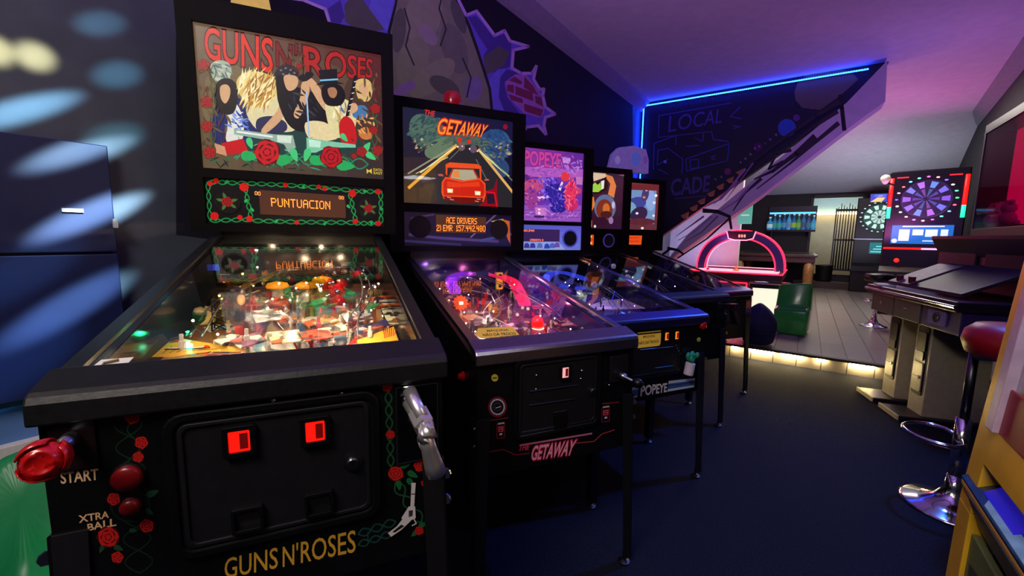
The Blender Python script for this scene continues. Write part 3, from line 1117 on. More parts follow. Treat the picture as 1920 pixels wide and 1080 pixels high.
    def box(s):
        yb, Wb, zt, Wg = s.yb, s.Wb, s.zt, s.Wg
        hw = Wb / 2
        z0 = s.zp0 - .028
        y1 = yb + .235
        b = MB()
        b.b2((-hw, yb + .012, z0), (-hw + .018, y1, zt))
        b.b2((hw - .018, yb + .012, z0), (hw, y1, zt))
        b.b2((-hw + .018, yb + .012, zt - .018), (hw - .018, y1, zt))
        b.b2((-hw + .018, yb + .012, z0), (hw - .018, y1, z0 + .018))
        b.b2((-hw + .018, y1 - .012, z0 + .018), (hw - .018, y1, zt - .018))
        b.build('backbox', m_black, s.root)
        # neck between cabinet and backbox
        MB().b2((-s.W / 2 + .02, yb + .015, s.zr - .03), (s.W / 2 - .02, y1 - .01, z0)).build('backbox_neck', m_black, s.root)
        f = MB()
        g = Wg / 2
        f.b2((-hw, yb - .004, z0), (-g, yb + .012, zt))
        f.b2((g, yb - .004, z0), (hw, yb + .012, zt))
        f.b2((-g, yb - .004, s.zg1), (g, yb + .012, zt))
        f.b2((-g, yb - .004, s.zp1), (g, yb + .012, s.zg0))
        f.b2((-g, yb - .004, z0), (g, yb + .012, s.zp0))
        f.build('backbox_frame', m_boxtrim, s.root)
        MB().b2((-g, yb + .014, s.zp0), (g, yb + .03, s.zp1)).build('speaker_panel', m_boxtrim, s.root)
        s.bgback = MB().b2((-g, yb + .016, s.zg0), (g, yb + .03, s.zg1)).build('backglass', mat('backglass_backing', (30, 28, 30), .5), s.root)

    # print helpers
    def bg_art(s, quad, m=None):
        """quad TL TR BR BL in source pixels -> backglass rectangle"""
        g = s.Wg / 2
        return Art(homography(quad, [(-g, s.zg1), (g, s.zg1), (g, s.zg0), (-g, s.zg0)]), .00025)

    def pn_art(s, quad):
        g = s.Wg / 2
        return Art(homography(quad, [(-g, s.zp1), (g, s.zp1), (g, s.zp0), (-g, s.zp0)]), .00025)

    def bg_to3(s, x, y, l):
        return (x, s.yb + .0155 - l, y)

    def pn_to3(s, x, y, l):
        return (x, s.yb + .0135 - l, y)

    def pane(s):
        g = s.Wg / 2
        MB().b2((-g, s.yb + .001, s.zg0), (g, s.yb + .004, s.zg1)).build('backglass_pane', m_bgpane, s.root)

    def fr_art(s):
        return Art(s.front, .0003)

    def fr_to3(s, x, y, l):
        return (x, -.0006 - l, y)

    def playfield(s, art):
        hw = s.W / 2 - .024
        y0, y1 = .07, s.yr + .02
        a, b = s.P(-hw, y0), s.P(hw, y1)
        pfo = MB().prism([s.P(-hw, y0, -.012), s.P(hw, y0, -.012), s.P(hw, y1, -.012), s.P(-hw, y1, -.012)], (0, 0, 0), (0, 0, .0115)).build('playfield', mat('playfield_wood', (120, 90, 60), .3), s.root)
        art.build('playfield_art', m_pf, pfo, lambda x, y, l: s.P(x, y, l))
        s.pfo = pfo
        # wall of the head end
        MB().b2((-hw, y1 - .004, s.P(0, y1).z), (hw, y1, s.zr - .02)).build('playfield_back_wall', s.inner, s.root)
        return pfo


def fillart(p, seed, base, pal, n=46, y0=.08):
    rnd = random.Random(seed)
    hw = p.W / 2 - .025
    y1 = p.yr
    a = Art(None, .00006)
    a.grad([(-hw, y0), (hw, y0), (hw, y1), (-hw, y1)], base, 5, 10)
    for k in range(n):
        x, y = rnd.uniform(-hw + .05, hw - .05), rnd.uniform(y0 + .08, y1 - .06)
        c = rnd.choice(pal)
        kind = rnd.random()
        if kind < .45:
            m = rnd.randint(3, 6)
            r0 = rnd.uniform(.02, .055)
            ph = rnd.random() * 6
            a.poly([(x + r0 * rnd.uniform(.6, 1.3) * math.cos(ph + 6.283 * i / m), y + r0 * rnd.uniform(.6, 1.5) * math.sin(ph + 6.283 * i / m)) for i in range(m)], c)
        elif kind < .75:
            r0 = rnd.uniform(.008, .016)
            a.ell(x, y, r0 * 1.25, r0 * 1.25, (25, 22, 24), 14)
            a.ell(x, y, r0, r0, c, 14)
        else:
            L = rnd.uniform(.06, .16)
            t = rnd.uniform(.8, 2.3)
            a.line([(x, y), (x + L * math.cos(t), y + L * math.sin(t))], rnd.uniform(.006, .014), c)
    return a


def curve_path(pts, n=10):
    """Catmull-Rom through the points"""
    P = [Vector(q) for q in pts]
    P = [P[0] * 2 - P[1]] + P + [P[-1] * 2 - P[-2]]
    out = []
    for i in range(1, len(P) - 2):
        for k in range(n):
            t = k / n
            a, b, c, d = P[i - 1], P[i], P[i + 1], P[i + 2]
            out.append(.5 * ((2 * b) + (c - a) * t + (2 * a - 5 * b + 4 * c - d) * t * t + (3 * b - a - 3 * c + d) * t ** 3))
    out.append(P[-2])
    return out


BUMP = {}


def bumper(p, x, y, capm, r=.033, lit=None):
    c = p.P(x, y)
    MB().lathe([(r * .95, 0), (r * .95, .004), (r * .55, .008), (r * .5, .035), (r * .75, .045)], 16, c=c).build('bumper_body', m_rubber, p.pfo)
    MB().lathe([(r, .046), (r * 1.05, .052), (r * .9, .062), (r * .2, .068)], 18, c=c).build('bumper_cap', capm, p.pfo, smooth=True)


def post(p, x, y, m=None, h=.03, r=.004):
    MB().lathe([(r * 1.5, 0), (r * 1.5, .003), (r, .006), (r, h * .5), (r * 1.6, h * .55), (r * 1.6, h * .75), (r, h * .8), (r, h)], 8, c=p.P(x, y)).build('post', m or m_rubber, p.pfo)


def wire_ramp(p, pts, m=None, gap=.012, r=.0022):
    path = curve_path([p.P(*q) for q in pts], 8)
    side = []
    for i in range(len(path)):
        t = path[min(i + 1, len(path) - 1)] - path[max(i - 1, 0)]
        nn = Vector((-t.y, t.x, 0))
        side.append(nn.normalized() if nn.length > 1e-6 else Vector((1, 0, 0)))
    for sg in (-1, 1):
        MB().tube([q + n_ * gap * sg for q, n_ in zip(path, side)], r, 6).build('wire_ramp_rail', m or m_steel, p.pfo, smooth=True)
    b = MB()
    for i in range(2, len(path) - 1, 5):
        b.tube([path[i] - side[i] * gap, path[i] - Vector((0, 0, gap)), path[i] + side[i] * gap], r * .8, 5)
    if b.v:
        b.build('wire_ramp_brace', m or m_steel, p.pfo)


def trough(p, pts, m, wd=.028, h=.018):
    """U-shaped plastic ramp"""
    path = curve_path([p.P(*q) for q in pts], 6)
    vs, fs = [], []
    for i, q in enumerate(path):
        t = path[min(i + 1, len(path) - 1)] - path[max(i - 1, 0)]
        nn = Vector((-t.y, t.x, 0))
        nn = nn.normalized() if nn.length > 1e-6 else Vector((1, 0, 0))
        for a, b in ((-wd, h), (-wd, 0), (wd, 0), (wd, h), (wd - .003, h), (wd - .003, .003), (-wd + .003, .003), (-wd + .003, h)):
            vs.append(q + nn * a + Vector((0, 0, b)))
    for i in range(len(path) - 1):
        for k in range(8):
            l = (k + 1) % 8
            fs.append((i * 8 + k, i * 8 + l, i * 8 + 8 + l, i * 8 + 8 + k))
    fs.append(tuple(range(7, -1, -1)))
    fs.append(tuple((len(path) - 1) * 8 + k for k in range(8)))
    return MB().add(vs, fs).build('plastic_ramp', m, p.pfo)


def plastic(p, pts, m, h=.032, posts=True, t=.003):
    q = [p.P(x, y, h) for x, y in pts]
    MB().prism(q, (0, 0, 0), (0, 0, t)).build('printed_plastic', m, p.pfo)
    if posts:
        for x, y in pts[::2]:
            post(p, x * .98, y, h=h)


def flippers(p, m, ml):
    for sg in (-1, 1):
        a, b = p.P(sg * .085 + .0 - .012, .225, .008), p.P(sg * .022 - .012, .185, .008)
        d = (b - a)
        nn = Vector((-d.y, d.x, 0)).normalized()
        pts = []
        for i in range(7):
            t = math.pi / 2 + math.pi * i / 6
            pts.append(a + d.normalized() * (.011 * math.cos(t)) + nn * (.011 * math.sin(t)))
        for i in range(7):
            t = -math.pi / 2 + math.pi * i / 6
            pts.append(b + d.normalized() * (.006 * math.cos(t)) + nn * (.006 * math.sin(t)))
        MB().prism(pts, (0, 0, 0), (0, 0, .018)).build('flipper', m, p.pfo)
        MB().lathe([(.007, 0), (.007, .022), (.004, .024)], 10, c=a).build('flipper_cap', ml, p.pfo)
        # slingshot
        s0 = [(sg * .165 - .012, .26), (sg * .115 - .012, .245), (sg * .165 - .012, .36)]
        plastic(p, s0, ml, .026)
        # lane guide
        MB().tube(curve_path([p.P(sg * .205 - .012, .40, .01), p.P(sg * .205 - .012, .30, .01), p.P(sg * .095 - .012, .222, .01)], 6), .0035, 6).build('lane_guide', m_steel, p.pfo, smooth=True)


def bulbs(p, seed, n, cols, hmin=.01, hmax=.05, r=.003, y0=.25):
    rnd = random.Random(seed)
    hw = p.W / 2 - .05
    for k in range(n):
        c = rnd.choice(cols)
        x, y, h = rnd.uniform(-hw, hw), rnd.uniform(y0, p.yr - .06), rnd.uniform(hmin, hmax)
        MB().ball(p.P(x, y, h), r, 8, 5).build('lamp_bulb', glow('bulb_%d_%d_%d' % c, c, 14.0), p.pfo, smooth=True)


def plight(p, x, y, h, pw, col, size=.02):
    q = p.MW @ p.P(x, y, h)
    lamp('playfield_lamp', 'POINT', q, None, pw, col, size)


def round_plate(p, px, py, r, t, m, name, y0=0.0, n=20):
    c = p.at_y(px, py, y0)
    return MB().lathe([(r, 0), (r, t * .6), (r * .85, t)], n, M=Matrix.Rotation(math.pi / 2, 3, 'X'), c=(c.x, y0, c.z)).build(name, m, p.root)


def coin_door(p, box4, hm=None):
    """raised coin door: box4 = x0, x1, z0, z1 on the front panel"""
    x0, x1, z0, z1 = box4
    cx, cz, w_, h_ = (x0 + x1) / 2, (z0 + z1) / 2, x1 - x0, z1 - z0
    cd = p.fpart(rrect(cx, cz, w_ - .02, h_ - .02, .018), -.001, -.006, 'coin_door', hm or m_blackm)
    o, i = rrect(cx, cz, w_, h_, .028), rrect(cx, cz, w_ - .028, h_ - .028, .018)
    ring(MB(), o, i, -.0005, -.011).build('door_frame', m_black, cd, bevel=.003)
    o, i = rrect(cx, cz, w_ - .036, h_ - .036, .014), rrect(cx, cz, w_ - .05, h_ - .05, .012)
    ring(MB(), o, i, -.0062, -.010).build('door_rim', hm or m_blackm, cd, bevel=.002)
    return cd


def lit_button(p, cd, px, py, w_, h_, m, frame=True, y0=-.006):
    c = p.at_y(px, py, y0 - .01)
    fr_ = None
    if frame:
        fr_ = ring(MB(), rrect(c.x, c.z, w_ * 1.55, h_ * 1.45, .004), rrect(c.x, c.z, w_, h_, .002), y0, y0 - .010).build('button_bezel', m_black, p.root, bevel=.001)
    b = MB().prism([(x, y0, z) for x, z in rrect(c.x, c.z, w_ * .98, h_ * .98, .002)], (0, y0, 0), (0, y0 - .007, 0)).build('reject_button', m, p.root)
    MB().b2((c.x + w_ * .02, y0 - .0072, c.z - h_ * .36), (c.x + w_ * .40, y0 - .0085, c.z + h_ * .36)).build('coin_slot_plate', mat('dark_red_insert', (70, 6, 6), .4, 0, (120, 6, 4), .5, noise=0), b)
    return b


def lock_cyl(p, px, py, r, cd=None, y0=-.006):
    c = p.at_y(px, py, y0)
    RX = Matrix.Rotation(math.pi / 2, 3, 'X')
    b = MB().lathe([(r * 1.5, 0), (r * 1.5, .003), (r, .004), (r, .010), (r * .8, .012)], 18, M=RX, c=(c.x, y0, c.z)).build('door_lock', m_lead, p.root)
    MB().b2((c.x - r * .12, y0 - .0118, c.z - r * .5), (c.x + r * .12, y0 - .0132, c.z + r * .5)).build('keyhole', m_black, b)


def rods(p, px0, py0, px1, py1, r, m, name, parent=None, y0=-.012):
    a, b = p.at_y(px0, py0, y0), p.at_y(px1, py1, y0)
    return MB().tube([a, b], r, 6).build(name, m, parent or p.root)


def rose_knob(p, c, r, m, axis, name='rose_knob'):
    """closed bud with wrapped petals about the axis"""
    z = Vector(axis).normalized()
    x = z.orthogonal().normalized()
    y = z.cross(x)
    vs, fs = [], []
    n, k = 40, 22
    for j in range(k):
        v = j / (k - 1)
        for i in range(n):
            t = 2 * math.pi * i / n
            pr = math.sin(math.pi * (.08 + .86 * v)) ** .6 * (1.0 - .18 * v)
            sp = (t * 3 / (2 * math.pi) + 2.2 * v) % 1.0
            pr *= 1 + .13 * (sp - .5) * min(1, 3 * v)
            dz = (v - .45) * 2.0 * r - (.10 * r * sp if v > .8 else 0)
            if v > .86:
                dz -= r * .9 * (v - .86) * 3
            q = Vector(c) + (x * math.cos(t) + y * math.sin(t)) * (r * pr) + z * dz
            vs.append(q)
    for j in range(k - 1):
        for i in range(n):
            l = (i + 1) % n
            fs.append((j * n + i, j * n + l, (j + 1) * n + l, (j + 1) * n + i))
    fs.append(tuple(range(n - 1, -1, -1)))
    fs.append(tuple((k - 1) * n + i for i in range(n)))
    o = MB().add(vs, fs).build(name, m, p.root, smooth=True)
    # outer petals
    for a in (0.3, 2.4, 4.5):
        vs, fs = [], []
        for iu in range(7):
            for iv in range(7):
                u, v = iu / 6 - .5, iv / 6
                t = a + u * 2.0 * (1 - .25 * v)
                rr = r * (math.sin(math.pi * (.10 + .66 * v)) ** .6) * 1.05 + r * .06 * max(0, v - .7) / .3
                vs.append(Vector(c) + (x * math.cos(t) + y * math.sin(t)) * rr + z * (r * (-.88 + 1.55 * v * (1 - .5 * u * u))))
        for iu in range(6):
            for iv in range(6):
                fs.append((iu * 7 + iv, iu * 7 + iv + 1, (iu + 1) * 7 + iv + 1, (iu + 1) * 7 + iv))
        q = MB().add(vs, fs).build('petal', m, o, smooth=True)
        sd = q.modifiers.new('thick', 'SOLIDIFY')
        sd.thickness = r * .05
    return o
# ------------------------------------------------------------ machine with the rose vines
m_lockblk = mat('black_powder_coat', (19, 20, 22), .42, noise=.25, nscale=90, bump=.04)
gn = Pin((-.396, .670), R(23.4), .574, .961, 1.05, 1.177, 1.041, .70, 1.972, .612, 1.411, 1.895, 1.219, 1.379, .56, lock=m_lockblk, rail=m_lockblk)
tag(gn.root, 'black pinball machine with red roses, green vines and a chrome pistol launcher', 'pinball machine', 'row of pinball machines')
# --- backglass print (source frame: magnified view of the photo)
a = gn.bg_art([(75, 90), (965, 240), (935, 805), (148, 755)])
a.grad([(75, 90), (965, 240), (935, 805), (148, 755)], [(112, 92, 70), (86, 30, 30), (48, 40, 42), (104, 84, 58)], 10, 8)
for cx, cy, rx, ry, c in ((540, 420, 300, 170, (96, 72, 52)), (240, 450, 110, 170, (118, 100, 68)), (560, 520, 330, 110, (120, 112, 84)), (560, 640, 330, 70, (30, 62, 58)), (850, 480, 80, 150, (74, 52, 40))):
    a.ell(cx, cy, rx, ry, c, 24)
# lettering
for L, q, c in (('GUNS', [(128, 112), (455, 168), (452, 336), (140, 268)], (222, 44, 26)), ("N'", [(468, 178), (572, 196), (556, 318), (468, 300)], (122, 22, 22)), ('ROSES', [(594, 196), (925, 262), (915, 352), (600, 355)], (178, 34, 26))):
    a.text(L, q, c, .012, 0, (60, 12, 10), .035)
# generic stage figures: plain shapes without faces
SK, SK2 = (216, 168, 124), (176, 120, 84)
a.blob([(165, 300), (205, 275), (250, 290), (262, 335), (235, 375), (180, 365)], (166, 178, 160))
a.strokes(212, 325, 42, 42, [(130, 150, 140), (206, 206, 180), (90, 110, 110)], 24, 20, 50, 9, .6, .6, 3)
# dark-haired figure in a blue jacket
a.blob([(190, 500), (225, 455), (300, 450), (360, 520), (380, 600), (330, 650), (200, 650), (180, 580)], (34, 38, 96))
a.blob([(240, 470), (290, 480), (320, 560), (310, 640), (245, 640), (250, 560)], (226, 226, 216))
a.strokes(300, 560, 50, 50, [(60, 90, 190), (226, 230, 240), (40, 50, 130), (120, 150, 220)], 30, 20, 46, 9, .4, .8, 5)
a.blob([(190, 395), (220, 362), (262, 365), (290, 400), (290, 470), (270, 520), (215, 520), (188, 470)], (30, 22, 22))
a.blob([(212, 400), (240, 388), (258, 410), (254, 450), (236, 475), (216, 450)], SK)
# fair-haired figure bending forward
a.blob([(330, 500), (400, 440), (480, 430), (540, 520), (550, 590), (470, 600), (380, 590)], (226, 214, 162))
a.blob([(380, 545), (450, 530), (510, 560), (500, 600), (390, 604)], (44, 46, 80))
a.blob([(285, 380), (310, 340), (370, 325), (440, 345), (475, 390), (455, 450), (410, 490), (350, 480), (305, 440)], (226, 196, 112))
a.strokes(380, 405, 84, 72, [(255, 244, 190), (206, 150, 60), (240, 214, 130), (160, 106, 44), (250, 232, 160)], 120, 50, 110, 9, 2.0, .5, 7)
a.blob([(400, 590), (460, 520), (490, 470), (515, 480), (490, 545), (420, 606)], SK)
# singer in black
a.blob([(470, 430), (520, 400), (600, 405), (660, 440), (705, 490), (700, 560), (640, 590), (560, 595), (505, 545)], (14, 14, 18))
a.blob([(462, 330), (500, 292), (550, 300), (572, 330), (560, 350), (470, 352)], (40, 36, 42))
for x, y in ((490, 320), (512, 310), (535, 318), (500, 338), (528, 338), (552, 332)):
    a.ell(x, y, 6, 5, (120, 112, 120), 8)
a.blob([(468, 350), (500, 345), (520, 400), (515, 460), (490, 470), (470, 420)], (20, 15, 16))
a.blob([(505, 345), (555, 345), (570, 370), (555, 405), (525, 415), (508, 390)], SK)
a.blob([(610, 365), (640, 362), (690, 440), (712, 495), (690, 505), (650, 450)], SK)
a.blob([(585, 380), (612, 372), (620, 420), (590, 500), (565, 540), (545, 520), (575, 450)], SK)
a.blob([(570, 350), (620, 325), (642, 338), (620, 362), (590, 372)], (22, 20, 24))
a.blob([(596, 560), (680, 555), (735, 600), (730, 632), (620, 635)], (232, 212, 160))
a.strokes(590, 480, 70, 60, [(30, 30, 38), (8, 8, 12), (54, 54, 62)], 26, 30, 60, 10, .9, .7, 11)
a.line([(606, 420), (612, 615)], 7, (160, 196, 236))
# figure in a tall hat
a.blob([(690, 480), (740, 455), (800, 460), (830, 540), (800, 610), (720, 615)], (226, 214, 156))
a.strokes(765, 540, 40, 66, [(250, 240, 190), (200, 176, 110), (176, 150, 84), (80, 100, 170)], 30, 24, 60, 9, 1.3, .5, 13)
a.blob([(680, 395), (720, 380), (768, 392), (785, 440), (760, 480), (700, 480), (676, 440)], (14, 11, 13))
a.blob([(705, 405), (735, 398), (748, 420), (735, 446), (712, 440)], SK2)
a.poly([(664, 318), (752, 310), (752, 372), (786, 380), (650, 388), (674, 372)], (18, 16, 20))
a.line([(672, 366), (753, 360)], 8, (120, 190, 220))
# guitarist
a.blob([(830, 470), (880, 448), (930, 460), (925, 540), (880, 600), (840, 580)], (70, 50, 40))
a.blob([(836, 375), (870, 355), (906, 370), (912, 420), (890, 460), (845, 450)], (220, 186, 116))
a.blob([(852, 385), (880, 378), (893, 405), (880, 440), (858, 430)], SK)
a.blob([(820, 490), (870, 480), (890, 520), (850, 540), (815, 530)], (70, 120, 170))
a.blob([(790, 480), (830, 470), (838, 500), (800, 520)], SK)
a.line([(772, 590), (838, 345)], 15, (26, 20, 22))
for k in range(8):
    a.line([(780 + 7.2 * k, 560 - 27 * k), (790 + 7.2 * k, 557 - 27 * k)], 4, (226, 220, 200))
a.blob([(752, 560), (775, 530), (805, 540), (822, 575), (822, 650), (765, 655), (750, 610)], (200, 22, 26))
a.ell(870, 605, 34, 28, (206, 124, 60))
a.strokes(870, 570, 40, 60, [(190, 120, 60), (90, 56, 36), (230, 170, 100)], 24, 16, 40, 9, .8, .9, 17)
a.strokes(500, 725, 320, 40, [(30, 110, 78), (20, 60, 50), (50, 150, 110), (14, 40, 40)], 70, 20, 54, 6, .1, 1.2, 19)
a.strokes(560, 645, 270, 36, [(30, 80, 74), (110, 160, 140), (14, 50, 46)], 40, 18, 44, 6, .2, 1.0, 23)
for cx, cy, sd in ((200, 600, 1), (900, 620, 2), (130, 400, 3), (900, 420, 4), (560, 250, 5)):
    a.strokes(cx, cy, 60, 120, [(90, 66, 44), (70, 54, 36), (110, 84, 56), (96, 40, 30)], 22, 20, 60, 10, 1.2, .8, sd)
# paired barrels, roses and leaves along the foot
for q, c in (([(278, 588), (460, 612), (540, 615), (552, 668), (520, 690), (500, 655), (450, 640), (280, 612)], (150, 178, 160)), ([(600, 625), (700, 640), (820, 655), (820, 668), (690, 668), (640, 690), (600, 690)], (130, 200, 165)),
             ([(470, 615), (535, 618), (530, 650), (470, 645)], (214, 232, 214)), ([(610, 632), (665, 640), (660, 668), (612, 665)], (196, 240, 214)), ([(290, 596), (450, 618), (450, 626), (290, 604)], (236, 240, 236))):
    a.poly(q, c)
a.poly([(225, 650), (320, 630), (345, 690), (240, 700)], (198, 18, 26))
a.poly([(195, 650), (240, 665), (250, 705), (200, 690)], (206, 150, 110))
a.vine((340, 700), (870, 740), 22, 7, 6, (40, 128, 92))
a.vine((180, 300), (190, 720), 12, 6, 4, (60, 84, 44))
a.vine((920, 480), (900, 720), 12, 4, 4, (48, 96, 54))
for x, y, l, t in ((350, 705, 40, .1), (505, 720, 42, -.2), (650, 725, 40, .2), (770, 745, 42, .1), (870, 665, 26, -.9), (885, 705, 26, .6), (350, 650, 26, 1.2), (545, 700, 30, 1.2), (600, 700, 30, 1.9), (770, 625, 22, .9)):
    a.leaf(x, y, l, l * .5, t, (36, 170, 90) if l > 30 else (70, 200, 120))
a.rose(425, 688, 58)
a.rose(708, 708, 50, (186, 20, 28))
for x, y, r_ in ((845, 685, 24), (810, 705, 12), (905, 592, 20), (918, 680, 22), (160, 578, 26), (155, 470, 28), (135, 300, 28), (175, 690, 28), (165, 480, 16), (920, 495, 24), (575, 300, 14)):
    a.rose(x, y, r_, (170, 34, 30), (90, 20, 18))
a.poly([(862, 758), (872, 766), (885, 758), (885, 780), (872, 770), (862, 780)], (226, 200, 60))
a.text('DATA', [(893, 756), (932, 759), (932, 770), (893, 767)], (226, 200, 60), .01)
a.text('EAST', [(893, 770), (932, 773), (932, 784), (893, 781)], (226, 200, 60), .01)
a.build('artwork', m_bglow, gn.bgback, gn.bg_to3)
gn.pane()
# --- speaker panel print
q4 = [(155, 795), (965, 845), (960, 1025), (165, 1000)]
a = gn.pn_art(q4)
a.poly([(157, 797), (963, 846), (958, 1023), (167, 998)], (12, 11, 14))
GRN = (34, 168, 84)
for p0, p1, wv in (((172, 815), (345, 822), 4), ((172, 815), (178, 985), 4), ((178, 988), (365, 985), 4), ((335, 830), (360, 985), 4), ((345, 822), (520, 830), 4), ((520, 830), (815, 855), 6), ((815, 860), (955, 862), 4), ((950, 862), (945, 1008), 4),
                   ((945, 1008), (820, 1005), 4), ((808, 865), (830, 1000), 4), ((365, 990), (560, 998), 4), ((560, 998), (830, 1003), 6)):
    a.vine(p0, p1, 9, wv, 4.5, GRN)
for x, y in ((255, 815), (205, 980), (340, 900), (365, 940), (600, 835), (700, 850), (470, 995), (690, 1005), (800, 930), (948, 940), (880, 860), (900, 1005)):
    a.leaf(x, y, 11, 6, x * .7, (40, 190, 100))
for x, y, r_ in ((182, 822, 13), (208, 810, 13), (332, 838, 21), (198, 968, 19), (310, 975, 12), (352, 982, 15), (518, 830, 12), (668, 838, 11), (694, 848, 11), (820, 870, 18), (828, 998, 13), (562, 1000, 11), (932, 1008, 13), (938, 862, 14)):
    a.ell(x, y, r_, r_ * .95, (214, 26, 22), 14)
a.build('artwork', m_pglow, gn.root, gn.pn_to3)
for (x, y) in ((257, 905), (890, 938)):
    X, Z = gn.pn_art(q4).mp(x, y)
    sp_ = MB().lathe([(.042, 0), (.042, .003), (.030, .0045)], 26, M=Matrix.Rotation(math.pi / 2, 3, 'X'), c=(X, gn.yb + .0122, Z)).build('speaker', m_speaker, gn.root)
    e = Art(None, .0002)
    e.rose(X, Z, .019, (168, 26, 34), (70, 8, 12))
    for t in (.3, 1.9, 2.9, 4.2, 5.6):
        e.leaf(X + .024 * math.cos(t), Z + .024 * math.sin(t), .010, .005, t, (74, 120, 62))
    e.build('rose_emblem', m_pglow, sp_, lambda x, y, l: (x, gn.yb + .0074 - l, y))
mp = gn.pn_art(q4).mp
dq = [mp(*q) for q in ((398, 852), (786, 880), (786, 982), (402, 962))]
dm = MB().prism([(x, gn.yb + .0125, z) for x, z in dq], (0, 0, 0), (0, -.004, 0)).build('dot_matrix_display', m_dmd, gn.root)
e = Art(None, .0003)
e.dots('PUNTUACION', [mp(*q) for q in ((450, 888), (717, 906), (716, 943), (452, 927))], (255, 128, 40))
for qq in (((380, 858), (405, 861), (405, 878), (380, 875)), ((757, 881), (779, 883), (779, 898), (757, 896))):
    e.dots('00', [mp(*q) for q in qq], (255, 150, 70))
e.build('display_text', m_dot, dm, lambda x, y, l: (x, gn.yb + .0080 - l, y))
# topper edge above the backbox
tp = MB().prism([(-.20, gn.yb + .05, gn.zt), (-.07, gn.yb + .05, gn.zt), (-.085, gn.yb + .05, gn.zt + .10), (-.19, gn.yb + .05, gn.zt + .10)], (0, 0, 0), (0, .03, 0))
tp.build('topper', mat('yellow_topper', (222, 190, 80), .5, 0, (222, 190, 80), .25), gn.root)

# --- front panel print
a = gn.fr_art()
GD = (38, 92, 58)
a.vine((238, 775), (262, 1075), 26, 7, 3, (22, 44, 30))
a.vine((250, 790), (255, 980), 12, 6, 3, (26, 56, 36), False)
a.ell(244, 948, 38, 32, (20, 34, 26), 24)
a.ell(244, 948, 35, 29, (10, 10, 12), 24)
for x, y, l, t in ((228, 776, 10, 2.6), (268, 776, 10, .4), (286, 925, 12, -.4), (280, 960, 9, .6), (250, 995, 8, 0), (222, 1028, 10, .4), (190, 1030, 8, 2)):
    a.leaf(x, y, l, l * .5, t, (32, 74, 46))
for x, y, r_ in ((248, 782, 15), (265, 830, 13), (259, 857, 11), (213, 936, 13), (275, 986, 14), (203, 1007, 21), (220, 1045, 12)):
    a.rose(x, y, r_, (208, 34, 30), (84, 10, 12))
a.build('rose_vine_print', m_fprint, gn.root, gn.fr_to3)
a = gn.fr_art()
a.vine((728, 735), (733, 875), 6, 6, 3, GD)
a.vine((742, 905), (790, 980), 10, 3, 3, GD)
for x, y, l, t in ((716, 722, 8, 2.8), (736, 716, 8, -.8), (760, 872, 11, -.3), (774, 890, 11, .5), (748, 910, 10, 1.4), (780, 858, 8, -1.2), (770, 905, 10, .9), (793, 984, 9, -.5), (778, 1000, 9, 2.4), (800, 890, 7, .2)):
    a.leaf(x, y, l, l * .5, t, (30, 110, 60))
for x, y, r_ in ((726, 726, 10), (732, 815, 9), (742, 888, 15), (788, 873, 13), (796, 906, 7), (786, 995, 9)):
    a.rose(x, y, r_, (214, 38, 32), (90, 12, 12))
a.build('rose_vine_print', m_fprint, gn.root, gn.fr_to3)
for ox, oy, sx, sy, c in ((0, 0, 1, 1, (232, 226, 226)), (-525, 108, 1, 1, (232, 176, 130))):
    a = gn.fr_art()
    a.layer = 300
    def T(L):
        return [(x + ox, y + oy) for x, y in L]
    mir = 1
    if ox:
        def T(L):
            return [(1005 - x - 505 + 18 - 0, y + 108) for x, y in L]
    a.poly(T([(771, 904), (779, 904), (776, 950), (769, 950)]), c)
    a.poly(T([(766, 948), (778, 948), (779, 970), (762, 978), (752, 970)]), c)
    a.poly(T([(757, 968), (770, 975), (752, 992), (733, 1005), (727, 998), (744, 985)]), c)
    a.poly(T([(766, 956), (774, 955), (773, 966), (766, 968)]), (60, 56, 60))
    a.poly(T([(752, 982), (758, 985), (740, 997), (735, 996)]), (30, 28, 30))
    a.line(T([(771, 925), (777, 925)]), 2, (60, 56, 60))
    a.line(T([(776, 972), (780, 980), (772, 984)]), 2, c)
    a.build('revolver_print', m_fprint, gn.root, gn.fr_to3)
a = gn.fr_art()
a.vine((672, 1002), (742, 978), 7, 3, 3, (34, 80, 70))
a.vine((672, 1022), (735, 1000), 6, 3, 3, (34, 80, 70))
a.line([(690, 998), (690, 1016)], 2, (34, 80, 70))
a.build('vine_print', m_fprint, gn.root, gn.fr_to3)
a = gn.fr_art()
a.text('START', [(112, 886), (184, 878), (185, 900), (114, 908)], (238, 196, 150), .02)
a.build('start_lettering', m_fprint, gn.root, gn.fr_to3)
a = gn.fr_art()
a.text('XTRA', [(146, 967), (204, 958), (204, 971), (148, 981)], (238, 190, 140), .02)
a.text('BALL', [(163, 983), (218, 971), (218, 986), (165, 996)], (238, 190, 140), .02)
a.build('extra_ball_lettering', m_fprint, gn.root, gn.fr_to3)
a = gn.fr_art()
for t_, x0, x1 in (('GUNS', 421, 521), ("N'", 530, 559), ('ROSES', 564, 667)):
    def yy(x, b):
        return (1048 - (x - 421) * .222) if not b else (1086 - (x - 421) * .205)
    a.text(t_, [(x0, yy(x0, 0)), (x1, yy(x1, 0)), (x1, yy(x1, 1)), (x0, yy(x0, 1))], (232, 176, 56), .006)
a.build('title_lettering', m_fprint, gn.root, gn.fr_to3)
